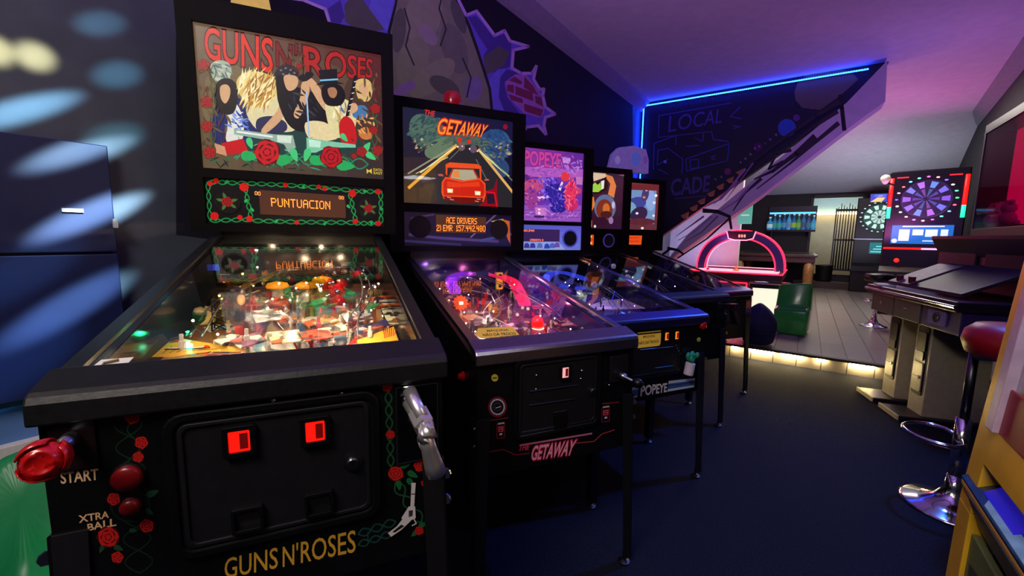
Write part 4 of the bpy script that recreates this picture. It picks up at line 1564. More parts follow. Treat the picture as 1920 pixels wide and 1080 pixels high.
# --- coin door and hardware
cd = coin_door(gn, (-.148, .168, .668, .912))
for px, py in ((448, 829), (591, 810)):
    lit_button(gn, cd, px, py, .030, .036, glow('red_lit_plastic', (255, 20, 8), 1.3, (120, 0, 0)))
for px, py in ((466, 970), (599, 941)):
    c = gn.at_y(px, py, -.006)
    d = ring(MB(), rrect(c.x, c.z, .046, .044, .004), rrect(c.x, c.z, .036, .032, .003), -.006, -.016).build('coin_return', m_black, gn.root, bevel=.001)
    MB().prism([(c.x - .017, -.006, c.z - .015), (c.x + .017, -.006, c.z - .015), (c.x + .017, -.014, c.z + .015), (c.x - .017, -.014, c.z + .015)], (0, 0, 0), (0, .002, 0)).build('return_flap', m_blackm, d)
lock_cyl(gn, 661, 865, .011)
for px, py in ((513, 750), (640, 738)):
    c = gn.at_y(px, py, -.003)
    MB().ball(c, .005, 8, 5).build('door_bolt', m_chrome, gn.root, smooth=True)
for px, py, r_ in ((240, 895, .0195), (246, 949, .013)):
    b = round_plate(gn, px, py, r_ * 1.2, .004, m_black, 'button_collar')
    c = gn.at_y(px, py, -.004)
    MB().lathe([(r_, 0), (r_, .005), (r_ * .8, .009), (r_ * .3, .011)], 20, M=Matrix.Rotation(math.pi / 2, 3, 'X'), c=(c.x, -.004, c.z)).build('push_button', mat('dark_red_button', (120, 12, 16), .3, noise=.05), b, smooth=True)
# start plate and rose plunger at the left
c0, c1 = gn.at_y(90, 795, 0), gn.at_y(188, 872, 0)
gn.fpart([(c0.x, c1.z), (c1.x, c1.z), (c1.x, c0.z), (c0.x, c0.z)], -.0006, -.005, 'plunger_plate', mat('dark_maroon_plate', (26, 10, 14), .3), bevel=.001)
ce = gn.at_y(134, 822, -.004)
tipp = gn.at_y(84, 862, -.10)
rd = MB().tube([ce, ce.lerp(tipp, .35), ce.lerp(tipp, .36), ce.lerp(tipp, .8)], [.011, .010, .005, .005], 12).build('plunger_rod', m_steel, gn.root, smooth=True)
rose_knob(gn, tipp, .0235, m_redpl, tipp - ce)
# pistol launcher on the right
c0, c1 = gn.at_y(743, 727, 0), gn.at_y(819, 853, 0)
pl = gn.fpart([(c0.x, c1.z), (c1.x, c1.z), (c1.x, c0.z), (c0.x, c0.z)], -.0008, -.004, 'launcher_plate', mat('gloss_black_plate', (8, 8, 10), .08))
ring(MB(), [(c0.x - .002, c1.z - .002), (c1.x + .002, c1.z - .002), (c1.x + .002, c0.z + .002), (c0.x - .002, c0.z + .002)], [(c0.x, c1.z), (c1.x, c1.z), (c1.x, c0.z), (c0.x, c0.z)], -.0008, -.005).build('plate_edge', m_chrome, pl)
gb = gn.at_y(768, 745, -.006)      # muzzle end at the plate
gc = gn.at_y(790, 787, -.060)      # cylinder
gg0, gg1 = gn.at_y(797, 815, -.085), gn.at_y(818, 888, -.075)
m_gun = mat('bright_nickel', (240, 236, 236), .30, .85, noise=.04)
pg = MB()
pg.tube([gb + Vector((0, 0, .012)), gb.lerp(gc, .4) + Vector((0, 0, .010)), gc + Vector((0, -.01, .008))], [.013, .012, .011], 12)
pg.tube([gb - Vector((.004, 0, .010)), gc - Vector((.002, 0, .010))], [.010, .009], 10)
gun = pg.build('pistol_barrel', m_gun, gn.root, smooth=True)
dxy = (gc - gb).normalized()
cy = MB()
cy.tube([gc - dxy * .020, gc - dxy * .016, gc + dxy * .016, gc + dxy * .020], [.015, .0195, .0195, .015], 6)
cy.build('pistol_cylinder', m_gun, gn.root)
fr_ = MB().tube([gc + dxy * .018 + Vector((0, 0, .006)), gc + dxy * .035 - Vector((0, 0, .006)), gg0 + Vector((0, 0, .004)), gg0 - Vector((0, 0, .01))], [.013, .015, .014, .013], 10).build('pistol_frame', m_gun, gn.root, smooth=True)
MB().tube([gc + dxy * .03 + Vector((0, 0, .01)), gc + dxy * .05 + Vector((0, -.004, .020))], [.005, .004], 8).build('pistol_hammer', m_gun, gn.root)
gr = gg1 - gg0
MB().tube([gg0, gg0 + gr * .3, gg0 + gr * .7, gg0 + gr * .97, gg1], [.0125, .0135, .0165, .0185, .015], 12).build('pistol_grip', m_gun, gn.root, smooth=True)
tg = [gc - Vector((.0, -.012, .020)), gc - Vector((.002, -.016, .045)), gc - Vector((0, .004, .052)), gg0 - Vector((0, -.006, .02))]
MB().tube(curve_path(tg, 5), .003, 6).build('trigger_guard', m_gun, gn.root, smooth=True)

# --- playfield
pal = [(240, 236, 226), (214, 60, 36), (232, 150, 44), (60, 110, 150), (40, 60, 110), (236, 190, 80), (120, 40, 40), (150, 190, 210), (30, 26, 30), (200, 110, 50), (236, 226, 190)]
a = fillart(gn, 11, [(190, 120, 60), (200, 110, 60), (120, 70, 50), (90, 60, 50)], pal, 70)
for k in range(9):
    x, y = -.10 + .028 * k * (1 if k % 2 else .9), .42 + .03 * math.sin(k * 2)
    a.ell(x, y, .034, .05, ((236, 232, 224), (220, 70, 40), (100, 150, 180))[k % 3], 16, .3 * k)
gn.playfield(a)
pt = m_pf
# apron with printed cards
ap = MB()
x_ = gn.W / 2 - .03
apz = .028
apo = ap.prism([gn.P(-x_, .062, apz), gn.P(x_ - .03, .062, apz), gn.P(x_ - .03, .150, apz), gn.P(x_ - .05, .155, apz), gn.P(.03, .085, apz), gn.P(-.03, .085, apz), gn.P(-x_ + .0, .19, apz)], (0, 0, 0), (0, 0, .004)).build('apron', mat('black_apron', (22, 20, 20), .35), gn.root)
ea = Art(lambda px, py: (gn.pf(px, py, apz + .005).x, gn.pf(px, py, apz + .005).y), .0003)
def z3(L):
    return [(260 + x / 6.75, 560 + y / 6.75) for x, y in L]
ea.poly(z3([(165, 735), (420, 510), (580, 510), (1400, 640), (1300, 668), (900, 668), (420, 735)]), (238, 178, 56))
ea.poly(z3([(380, 560), (430, 510), (580, 512), (540, 545)]), (214, 56, 26))
for k in range(6):
    ea.line(z3([(300 + 90 * k, 690 - 8 * k), (420 + 120 * k, 600 + 6 * k)]), 1.2, (150, 84, 26))
ea.line(z3([(330, 640), (760, 630), (900, 610)]), 2.2, (50, 20, 20))
ea.line(z3([(380, 622), (740, 615), (860, 600)]), 2.0, (230, 220, 200))
ea.ell(*z3([(860, 602)])[0], 5, 2.4, (206, 40, 26))
ea.poly(z3([(105, 920), (200, 800), (360, 740), (880, 690), (1340, 680), (1300, 815), (700, 870)]), (206, 96, 66))
ea.poly(z3([(230, 800), (360, 745), (840, 700), (800, 765), (300, 825)]), (150, 130, 70))
ea.ell(*z3([(1060, 735)])[0], 22, 5, (196, 160, 110))
ea.poly(z3([(820, 730), (900, 700), (1310, 690), (1300, 745), (860, 775)]), (112, 60, 70))
ea.ell(*z3([(1060, 735)])[0], 17, 4, (214, 180, 120))
ea.poly(z3([(1390, 680), (1890, 668), (1890, 790), (1335, 820)]), (240, 184, 46))
ea.poly([(538, 659), (603, 655), (600, 677), (532, 681)], (240, 184, 46))
ea.text("GUNS N' ROSES", [(470, 662), (596, 656), (594, 670), (470, 676)], (60, 20, 12), .01, .1)
ea.poly([(620, 662), (742, 648), (742, 655), (620, 668)], (176, 160, 130))
ea.ell(682, 652, 34, 9, (150, 210, 200))
ea.ell(682, 652, 20, 6, (206, 120, 110))
ea.poly([(668, 638), (738, 612), (748, 640), (672, 645)], (240, 186, 60))
for k in range(7):
    ea.line([(718 + 4 * k, 612 + k * .8), (722 + 3 * k, 634 - k)], 1.6, (200, 50, 26))
ea.build('apron_print', m_pf, apo, lambda x, y, l: gn.P(x, y, apz + .0045 + l))
# price cards
cq = [(754, 640), (792, 636), (804, 652), (764, 658)]
ec = Art(lambda px, py: (gn.pf(px, py, .036).x, gn.pf(px, py, .036).y), .0003)
ec.poly(cq, (232, 222, 190))
ec.poly([(755, 642), (770, 640), (778, 654), (764, 656)], (236, 178, 50))
for k in range(4):
    ec.line([(772 + 2 * k, 642 + 3.6 * k), (788 + 2.5 * k, 640 + 3.6 * k)], 1.4, (90, 80, 60))
ec.build('instruction_card', m_pf, apo, lambda x, y, l: gn.P(x, y, .036 + l))
# paper sticker at the left front corner of the glass
es = Art(lambda px, py: (lambda q: (q.x, q.y))((lambda e_, d_: e_ + d_ * ((gn.zl + gn.sl * e_.y - e_.z + .002) / (d_.z - gn.sl * d_.y)))(*gn.lray(px, py))), .0002)
es.poly([(149, 707), (190, 675), (251, 670), (220, 702)], (228, 222, 212))
es.line([(222, 676), (196, 682), (190, 690), (214, 692), (206, 700), (168, 702)], 7, (150, 130, 90))
es.line([(222, 676), (196, 682), (190, 690), (214, 692), (206, 700), (168, 702)], 3, (60, 52, 44))
es.build('paper_sticker', mat_print('paper_print', .12, .7), gn.root, lambda x, y, l: (x, y, gn.glassz(y) + .0025 + l))
flippers(gn, mat('yellow_flipper', (236, 226, 200), .4), mat('red_translucent', (200, 30, 26), .3, 0, (200, 30, 26), .25))
m_yg = mat_glass('yellow_green_acrylic', (.80, .84, .30), f0=.08, rough=.05)
m_gr = mat_glass('green_acrylic', (.10, .50, .30), f0=.09, rough=.08)
# yellow-green ramp bowl at the upper left
c = gn.pf(440, 512, .10)
bowl = MB()
vs, fs = [], []
n = 28
for j, (rr, hh) in enumerate(((.055, -.03), (.085, -.028), (.115, 0.0), (.118, .004), (.113, .004), (.082, -.024), (.053, -.026))):
    for k in range(n):
        t = 2 * math.pi * k / n
        vs.append(c + Vector((rr * 1.1 * math.cos(t), rr * .8 * math.sin(t), hh)))
for j in range(6):
    for k in range(n):
        l = (k + 1) % n
        fs.append((j * n + k, j * n + l, (j + 1) * n + l, (j + 1) * n + k))
bowl.add(vs, fs).build('ramp_bowl', m_yg, gn.pfo, smooth=True)
MB().lathe([(.03, 0), (.045, .004), (.02, .008)], 18, c=c + Vector((0, 0, -.03))).build('bowl_disc', mat('mauve_plastic', (130, 70, 110), .4), gn.pfo)
MB().box(c + Vector((-.08, .06, .015)), (.05, .008, .02)).build('blue_insert', glow('blue_insert_lit', (60, 80, 230), .7), gn.pfo)
trough(gn, [(-.16, .52, .03), (-.19, .66, .05), (-.16, .80, .07), (-.05, .86, .08), (.04, .80, .07), (.06, .66, .05), (.05, .5, .02)], m_yg)
# orange bumper caps
m_or = mat('amber_cap', (240, 150, 30), .25, 0, (250, 150, 30), .7, noise=.05)
for px, py in ((575, 532), (520, 532), (604, 522)):
    q = gn.pf(px, py, .06)
    bumper(gn, q.x, q.y, m_or, .034)
# red roses with green leaves
m_rr = mat('red_gloss_petal', (214, 8, 14), .15, 0, (214, 8, 14), .35, noise=.05, coat=.5)
for px, py, r_ in ((632, 545, .022), (612, 540, .014), (640, 530, .017), (620, 528, .012), (634, 560, .013), (672, 512, .012)):
    c = gn.pf(px, py, .055)
    b = MB().ball(c, r_, 12, 8)
    for k in range(5):
        t = 2 * math.pi * k / 5
        b.ball(c + Vector((r_ * .7 * math.cos(t), r_ * .7 * math.sin(t), -r_ * .3)), r_ * .6, 8, 6)
    b.build('rose_bloom', m_rr, gn.pfo, smooth=True)
m_lf = mat('green_leaf_plastic', (20, 140, 66), .3, 0, (20, 140, 66), .25, noise=.08)
for px, py, l, t in ((550, 552, .03, .3), (655, 548, .028, 2.0), (600, 565, .035, 1.0), (588, 572, .03, -.6), (612, 575, .03, .2), (700, 575, .025, .6), (540, 545, .02, 1.5)):
    c = gn.pf(px, py, .05)
    pts = []
    for i in range(10):
        aa = 2 * math.pi * i / 10
        x, y = l * math.cos(aa), l * .5 * math.sin(aa) * (1 - .5 * math.cos(aa))
        pts.append(c + Vector((x * math.cos(t) - y * math.sin(t), x * math.sin(t) + y * math.cos(t), .006 * math.cos(aa))))
    MB().prism(pts, (0, 0, 0), (0, 0, .003)).build('rose_leaf', m_lf, gn.pfo)
# big green translucent guard at lower left
q = [gn.pf(*z, .05) for z in ((300, 620), (335, 575), (385, 545), (400, 560), (385, 600), (350, 630), (318, 640))]
MB().prism(q, (0, 0, 0), (0, 0, .006)).build('green_guard', m_gr, gn.pfo)
MB().prism([p_ + Vector((0, 0, .03)) for p_ in q[1:5]], (0, 0, 0), (0, 0, .005)).build('green_guard', m_gr, gn.pfo)
# drum toy, lattice tower, dark post
c = gn.pf(384, 606, .02)
MB().lathe([(.022, 0), (.026, .01), (.026, .03), (.020, .042), (.006, .046)], 16, c=c).build('dome_toy', mat('cream_dome', (228, 186, 130), .35, 0, (228, 176, 110), .2), gn.pfo, smooth=True)
tw = MB()
c = gn.pf(415, 618, .0)
for sx in (-1, 1):
    for sy in (-1, 1):
        tw.tube([c + Vector((sx * .018, sy * .014, 0)), c + Vector((sx * .014, sy * .012, .085))], .0022, 5)
for k in range(4):
    z0, z1 = .02 * k, .02 * (k + 1)
    for sy in (-1, 1):
        tw.tube([c + Vector((-.018, sy * .014, z0)), c + Vector((.016, sy * .013, z1))], .0016, 5)
        tw.tube([c + Vector((.018, sy * .014, z0)), c + Vector((-.016, sy * .013, z1))], .0016, 5)
tw.build('lattice_tower', mat('dark_bronze', (46, 32, 26), .35, .6), gn.pfo)
c = gn.pf(445, 600, 0)
MB().lathe([(.020, 0), (.024, .02), (.022, .07), (.026, .09), (.010, .10)], 12, c=c).build('dark_tower', mat('dark_brown_plastic', (44, 30, 26), .35), gn.pfo, smooth=True)
MB().ball(gn.pf(452, 562, .1), .012, 10, 7, (.8, .6, 1.2)).build('tan_knob', mat('tan_plastic', (206, 150, 90), .4, 0, (206, 150, 90), .2), gn.pfo, smooth=True)
for pts, col in (([(470, 560), (505, 556), (500, 572), (465, 574)], (206, 50, 40)), ([(512, 558), (546, 560), (535, 574), (506, 572)], (214, 84, 36)), ([(590, 575), (640, 570), (655, 582), (600, 588)], (40, 100, 140)),
                 ([(470, 585), (520, 580), (545, 596), (480, 606)], (220, 222, 226)), ([(560, 600), (610, 590), (640, 602), (580, 616)], (214, 120, 50)), ([(640, 590), (690, 582), (700, 600), (650, 606)], (230, 226, 214)),
                 ([(500, 625), (560, 620), (570, 640), (510, 646)], (226, 210, 150)), ([(560, 625), (610, 616), (625, 634), (570, 642)], (206, 70, 50)), ([(690, 560), (740, 552), (752, 572), (700, 580)], (220, 110, 50)),
                 ([(715, 580), (750, 575), (765, 605), (730, 612)], (250, 226, 160)), ([(430, 640), (480, 625), (500, 640), (450, 655)], (140, 80, 120)), ([(660, 616), (724, 600), (730, 610), (668, 628)], (70, 64, 120)),
                 ([(400, 640), (430, 622), (450, 630), (420, 650)], (200, 190, 170)), ([(610, 615), (640, 606), (655, 620), (620, 628)], (230, 180, 140))):
    h = .03 + .004 * (col[0] % 3)
    pp = [gn.pf(*z, h) for z in pts]
    plastic(gn, [(v_.x, v_.y) for v_ in pp], mat_patch('plastic_%d_%d_%d' % col, [col, tuple(int(q_ * .55) for q_ in col), (236, 226, 196), (40, 34, 40), tuple(min(255, int(q_ * 1.15)) for q_ in col), (206, 90, 40)], 45, .28, .10), h)
wire_ramp(gn, [(.17, .95, .10), (.20, .75, .09), (.19, .55, .075), (.15, .42, .06), (.14, .32, .04)])
wire_ramp(gn, [(-.05, .90, .10), (-.14, .74, .085), (-.19, .56, .07), (-.20, .40, .04)])
wire_ramp(gn, [(.05, .95, .09), (.13, .86, .11), (.20, .92, .10), (.22, .80, .09)])
trough(gn, [(.02, .42, .02), (.06, .56, .05), (.13, .70, .07), (.15, .86, .08)], m_clear)
trough(gn, [(-.10, .45, .015), (-.06, .60, .04), (.0, .74, .06)], m_clear)
rnd = random.Random(3)
for k in range(34):
    post(gn, rnd.uniform(-.22, .20), rnd.uniform(.3, .98), rnd.choice([m_rubber, m_steel, m_redpl, m_steel]), rnd.uniform(.025, .07))
for k in range(16):
    c = gn.P(rnd.uniform(.04, .24), rnd.uniform(.55, 1.0), rnd.uniform(.04, .1))
    MB().ball(c, rnd.uniform(.006, .012), 8, 6).build('chrome_bit', m_chrome, gn.pfo, smooth=True)
bulbs(gn, 21, 26, [(255, 214, 150), (255, 240, 210), (255, 190, 110)], .02, .11)
for k in range(14):
    x, y = rnd.uniform(-.2, .15), rnd.uniform(.3, .95)
    MB().b2(gn.P(x, y, 0), gn.P(x + .018, y + .004, .03)).build('drop_target', mat('gn_target_%d' % (k % 4), ((240, 232, 214), (206, 40, 30), (240, 190, 60), (40, 120, 180))[k % 4], .35), gn.pfo)
for k in range(16):
    x, y = rnd.uniform(-.2, .18), rnd.uniform(.3, .98)
    L_, t_ = rnd.uniform(.04, .12), rnd.uniform(.5, 2.6)
    MB().tube([gn.P(x, y, .02), gn.P(x + L_ * math.cos(t_), y + L_ * math.sin(t_), .03)], .0025, 5).build('lane_guide', rnd.choice([m_steel, m_rubber, m_redpl]), gn.pfo)
# wooden shooter lane rails
MB().prism([gn.P(.225, .10, 0), gn.P(.232, .10, 0), gn.P(.232, .62, 0), gn.P(.225, .62, 0)], (0, 0, 0), (0, 0, .03)).build('lane_wall', mat('lane_wood', (214, 170, 90), .4), gn.pfo)
MB().prism([gn.P(.236, .10, .001), gn.P(.262, .10, .001), gn.P(.262, .9, .001), gn.P(.236, .9, .001)], (0, 0, 0), (0, 0, .002)).build('shooter_lane', m_brass, gn.pfo)
for x, y, h, pw in ((-.12, .38, .06, .8), (.08, .40, .07, .9), (-.02, .62, .09, 1.1), (.14, .70, .09, .9), (-.13, .85, .13, .7), (.06, .92, .12, .7), (.17, .30, .06, .8)):
    plight(gn, x, y, h + .045, pw * .85, (1.0, .72, .40), .005)
plight(gn, -.22, .42, .05, .25, (.1, 1.0, .5), .005)
plight(gn, -.17, .20, .075, .30, (1.0, .74, .42), .004)  # this lamp and the next are added to brighten the apron
plight(gn, .10, .16, .075, .22, (1.0, .74, .42), .004)
# ------------------------------------------------------------ machine with the racing car
m_lockst = mat('polished_lockbar_steel', (168, 166, 180), .3, 1.0, noise=.08, nscale=60)
gt = Pin((.165, 1.301), R(24.5), .578, .857, 1.158, 1.084, 1.067, .744, 1.861, .602, 1.35, 1.817, 1.132, 1.306, .458, lock=m_lockst, rail=m_steel,
         inner=mat('blue_gloss_blade', (30, 26, 90), .15, 0.2, noise=.2, nscale=8))
tag(gt.root, 'black pinball machine with a red sports car backglass and red beacon on top', 'pinball machine', 'row of pinball machines')


def g6(L):
    return [(730 + x / 5.14, 190 + y / 5.14) for x, y in L]


Q = g6([(-40, 62), (1172, 196), (1150, 1022), (-40, 978)])
a = gt.bg_art(Q)
a.grad(Q, [(30, 34, 60), (26, 22, 58), (16, 14, 40), (38, 26, 24)], 10, 8)
for cx, cy, rx, ry, c, ro in ((230, 300, 190, 160, (58, 92, 88), .3), (160, 240, 120, 110, (80, 110, 96), 0), (960, 420, 190, 150, (40, 74, 120), -.3), (620, 430, 330, 120, (74, 92, 84), 0), (360, 450, 170, 90, (100, 124, 96), -.4), (860, 520, 120, 70, (120, 130, 84), .6), (1030, 640, 100, 90, (46, 70, 110), .4)):
    a.ell(*g6([(cx, cy)])[0], rx / 5.14, ry / 5.14, c, 24, ro)
for cx, cy, rx, ry, pal_, n_, l0, l1, wd, an, sp_ in (
        (220, 280, 190, 140, [(74, 106, 96), (58, 86, 84), (88, 112, 92), (48, 72, 76)], 150, 5, 16, 4, -.5, .6),
        (980, 430, 170, 150, [(40, 74, 124), (54, 88, 128), (34, 56, 104), (66, 96, 120)], 140, 5, 16, 4, .7, .5),
        (640, 400, 260, 60, [(80, 98, 84), (62, 78, 72), (96, 106, 84)], 90, 5, 16, 3, 0, .4),
        (150, 830, 150, 120, [(80, 58, 44), (50, 36, 30), (34, 28, 28)], 40, 8, 30, 5, -.6, .3),
        (1050, 900, 100, 100, [(30, 26, 60), (20, 18, 50), (50, 44, 80)], 40, 8, 30, 5, .8, .3)):
    a.strokes(*g6([(cx, cy)])[0], rx / 5.14, ry / 5.14, pal_, n_, l0, l1, wd, an, sp_, int(cx))
a.poly(g6([(560, 420), (780, 425), (1180, 900), (1150, 1020), (-30, 975), (-30, 860)]), (40, 38, 42))
a.poly(g6([(-40, 700), (-40, 975), (250, 985), (330, 700), (300, 660)]), (62, 46, 38))
for L, wd, c in (([(540, 425), (15, 700)], 3, (150, 150, 120)), ([(545, 430), (20, 835)], 6, (240, 168, 50)), ([(530, 445), (150, 690)], 2.2, (250, 236, 170)), ([(790, 465), (1185, 900)], 5, (230, 176, 96)), ([(800, 480), (1120, 720)], 3, (220, 226, 150)), ([(600, 450), (470, 560)], 1.5, (110, 110, 110)), ([(760, 560), (880, 760)], 1.6, (110, 110, 110)), ([(860, 500), (1180, 780)], 1.6, (130, 140, 110)), ([(450, 540), (100, 700)], 1.6, (200, 210, 150))):
    a.line(g6(L), wd, c)
rnd = random.Random(8)
for cx, cy, c0 in ((190, 420, (206, 180, 150)), (1040, 460, (190, 180, 150))):
    for k in range(26):
        x, y = cx + rnd.uniform(-100, 100), cy + rnd.uniform(-70, 80)
        r_ = rnd.uniform(8, 26)
        sh = rnd.uniform(.25, 1)
        a.poly(g6([(x - r_, y + r_ * .4), (x + r_ * .2, y - r_ * .6), (x + r_, y - r_ * .1), (x + r_ * .1, y + r_ * .6)]), tuple(int(v_ * sh) for v_ in c0))
for x, y, r_, c in ((582, 378, 24, (226, 40, 26)), (685, 390, 20, (226, 40, 30)), (1085, 245, 26, (140, 16, 40)), (600, 440, 40, (120, 90, 90)), (730, 460, 40, (96, 80, 96)), (610, 435, 8, (250, 220, 210)), (560, 440, 9, (255, 240, 226)), (690, 460, 9, (255, 230, 230)), (775, 480, 9, (255, 220, 190))):
    a.ell(*g6([(x, y)])[0], r_ / 5.14, r_ / 5.14, c, 14)
# red car
OR, RD, DR = (240, 80, 30), (206, 34, 16), (110, 14, 10)
a.poly(g6([(425, 610), (470, 590), (770, 605), (815, 625), (815, 760), (800, 750), (795, 650), (445, 640), (440, 720), (425, 700)]), OR)
a.poly(g6([(455, 730), (500, 650), (735, 655), (790, 740), (790, 800), (455, 800)]), (196, 50, 22))
a.poly(g6([(475, 738), (512, 658), (725, 662), (770, 745), (640, 765)]), (176, 170, 140))
a.poly(g6([(500, 725), (520, 668), (570, 668), (580, 735)]), (232, 140, 60))
a.poly(g6([(380, 780), (420, 728), (600, 765), (800, 740), (860, 790), (862, 900), (840, 965), (600, 985), (400, 940), (375, 880)]), OR)
a.poly(g6([(395, 790), (425, 745), (600, 780), (795, 755), (845, 800), (846, 890), (830, 920), (400, 905)]), RD)
a.poly(g6([(440, 770), (600, 790), (790, 770), (800, 820), (440, 830)]), (232, 60, 24))
a.poly(g6([(400, 915), (830, 930), (820, 970), (600, 988), (410, 945)]), DR)
a.poly(g6([(335, 705), (385, 700), (405, 725), (350, 720)]), (200, 90, 80))
a.poly(g6([(850, 750), (890, 745), (905, 760), (850, 765)]), (200, 90, 80))
for x, y in ((472, 862), (775, 884)):
    a.poly(g6([(x - 34, y - 22), (x + 30, y - 18), (x + 28, y + 20), (x - 30, y + 18)]), (255, 226, 150))
    a.poly(g6([(x - 24, y - 12), (x + 20, y - 10), (x + 18, y + 12), (x - 20, y + 10)]), (255, 252, 230))
for x, y in ((460, 925), (490, 945), (785, 940), (765, 960)):
    a.poly(g6([(x - 26, y - 6), (x + 20, y), (x + 20, y + 8), (x - 20, y + 4)]), (230, 130, 110))
a.poly(g6([(865, 860), (950, 840), (990, 735), (985, 870), (1000, 1020), (780, 1005), (860, 960)]), (150, 10, 26))
a.poly(g6([(870, 890), (950, 890), (965, 985), (880, 985)]), (40, 22, 40))
a.line(g6([(860, 870), (960, 880), (985, 1010)]), 2.4, (220, 20, 40))
a.text('GETAWAY', g6([(350, 165), (895, 235), (850, 345), (340, 325)]), (255, 150, 50), .012, .25, (206, 30, 16), .05)
a.text('THE', g6([(205, 90), (320, 105), (320, 155), (200, 145)]), (226, 50, 26), .02, .25)
a.build('artwork', m_bglow, gt.bgback, gt.bg_to3)
gt.pane()
# speaker panel
def c6(L):
    return [(700 + x / 2.25, y / 2.25) for x, y in L]
q4 = c6([(55, 893), (590, 912), (588, 1042), (55, 1030)])
a = gt.pn_art(q4)
a.grad(q4, [(40, 30, 60), (30, 22, 54), (40, 40, 84), (20, 18, 40)], 10, 4)
for L, wd, c in (([(80, 985), (220, 1000), (520, 1020)], 5, (84, 74, 130)), ([(60, 1010), (330, 1030)], 4, (60, 60, 120)), ([(380, 1000), (520, 900)], 3, (120, 110, 150)), ([(430, 1015), (590, 990)], 5, (70, 90, 150)), ([(90, 920), (200, 905)], 3, (96, 70, 110))):
    a.line(c6(L), wd, c)
a.poly(c6([(480, 935), (545, 925), (575, 945), (582, 1020), (560, 985), (540, 945)]), (226, 206, 90))
a.poly(c6([(545, 928), (580, 935), (584, 1030), (570, 1010)]), (226, 120, 50))
a.build('artwork', m_pglow, gt.root, gt.pn_to3)
mp = gt.pn_art(q4).mp
for (x, y, r_) in ((132, 955, .058), (525, 970, .054)):
    X, Z = mp(*c6([(x, y)])[0])
    MB().lathe([(r_, 0), (r_, .003), (r_ * .8, .001)], 26, M=Matrix.Rotation(math.pi / 2, 3, 'X'), c=(X, gt.yb + .0125, Z)).build('speaker', m_speaker, gt.root)
dq = [mp(*z) for z in c6([(208, 905), (457, 918), (455, 985), (208, 978)])]
dm = MB().prism([(x, gt.yb + .0125, z) for x, z in dq], (0, 0, 0), (0, -.004, 0)).build('dot_matrix_display', m_dmd, gt.root)
e = Art(None, .0003)
e.dots('ACE DRIVERS', [mp(*z) for z in c6([(258, 917), (410, 922), (410, 947), (258, 942)])], (255, 120, 40))
e.dots('2) EMR  157.442.480', [mp(*z) for z in c6([(210, 947), (453, 953), (453, 978), (210, 972)])], (255, 120, 40))
e.build('display_text', m_dot, dm, lambda x, y, l: (x, gt.yb + .0080 - l, y))
# red beacon on top
bc = gt.at_y(848, 190, gt.yb + .12)
b = MB().lathe([(.045, 0), (.047, .005), (.047, .075), (.040, .092), (.018, .098)], 24, c=(bc.x, gt.yb + .12, gt.zt)).build('beacon', mat('red_beacon_lens', (150, 16, 18), .2, 0, (150, 14, 14), .25, noise=.1, nscale=30, coat=.4), gt.root, smooth=True)
MB().lathe([(.055, 0), (.055, .012), (.05, .014)], 24, c=(bc.x, gt.yb + .12, gt.zt)).build('beacon_base', m_black, b)
# front print
a = gt.fr_art()
PR = (226, 60, 96)
def c8(L):
    return [(820 + x / 2.348, 620 + y / 2.348) for x, y in L]
a.line(c8([(225, 535), (290, 523), (345, 547), (405, 540)]), 1.8, (150, 36, 44))
a.line(c8([(612, 495), (690, 488), (725, 455), (780, 437)]), 1.8, (190, 60, 70))
a.line(c8([(365, 505), (680, 453)]), 3.2, (214, 120, 160))
a.line(c8([(215, 398), (312, 384)]), 1.6, (150, 36, 44))
a.line(c8([(728, 322), (800, 315)]), 1.6, (170, 50, 60))
a.text('THE', c8([(362, 505), (410, 498), (407, 524), (360, 530)]), PR, .03, .3)
a.text('GETAWAY', c8([(418, 510), (615, 480), (600, 545), (415, 572)]), (255, 190, 210), .01, .25, (230, 40, 90), .06)
a.build('title_print', m_fprint, gt.root, gt.fr_to3)
for x, y in ((281, 437), (743, 364)):
    a = gt.fr_art()
    a.poly(c8([(x - 20, y - 26), (x + 17, y - 30), (x + 16, y + 36), (x - 20, y + 40)]), (150, 30, 40))
    a.poly(c8([(x - 17, y - 23), (x + 14, y - 27), (x + 13, y + 33), (x - 17, y + 37)]), (18, 10, 14))
    a.poly(c8([(x - 13, y - 14), (x + 11, y - 17), (x + 10, y + 8), (x - 13, y + 10)]), (226, 70, 90))
    a.poly(c8([(x - 8, y - 8), (x + 6, y - 10), (x + 5, y + 3), (x - 8, y + 5)]), (40, 14, 20))
    a.line(c8([(x - 6, y - 2), (x + 5, y - 4)]), 1, (255, 190, 200))
    a.poly(c8([(x - 7, y + 16), (x + 5, y + 14), (x + 5, y + 22), (x - 7, y + 24)]), (230, 220, 226))
    a.poly(c8([(x - 14, y - 30), (x + 14, y - 34), (x + 14, y - 27), (x - 14, y - 23)]), (200, 196, 206))
    a.build('switch_print', m_fprint, gt.root, gt.fr_to3)
a = gt.fr_art()
ex, ey = c8([(265, 336)])[0]
for r_, c in ((19, (150, 30, 50)), (17, (20, 12, 18)), (15.5, (214, 206, 216)), (12.5, (24, 20, 28)), (9, (50, 44, 60)), (5, (16, 14, 18))):
    a.ell(ex, ey, r_ * .92, r_, c, 26)
for k in range(20):
    t = 2 * math.pi * k / 20
    a.line([(ex + 13 * .92 * math.cos(t), ey + 13 * math.sin(t)), (ex + 15 * .92 * math.cos(t), ey + 15 * math.sin(t))], .8, (30, 24, 30))
a.line([(ex - 3, ey + 2), (ex + 6, ey - 1)], 1.2, (230, 226, 230))
a.build('dial_print', m_fprint, gt.root, gt.fr_to3)
a = gt.fr_art()
lx, ly = c8([(253, 208)])[0]
a.ell(lx, ly, 6.5, 7, (206, 190, 60), 18)
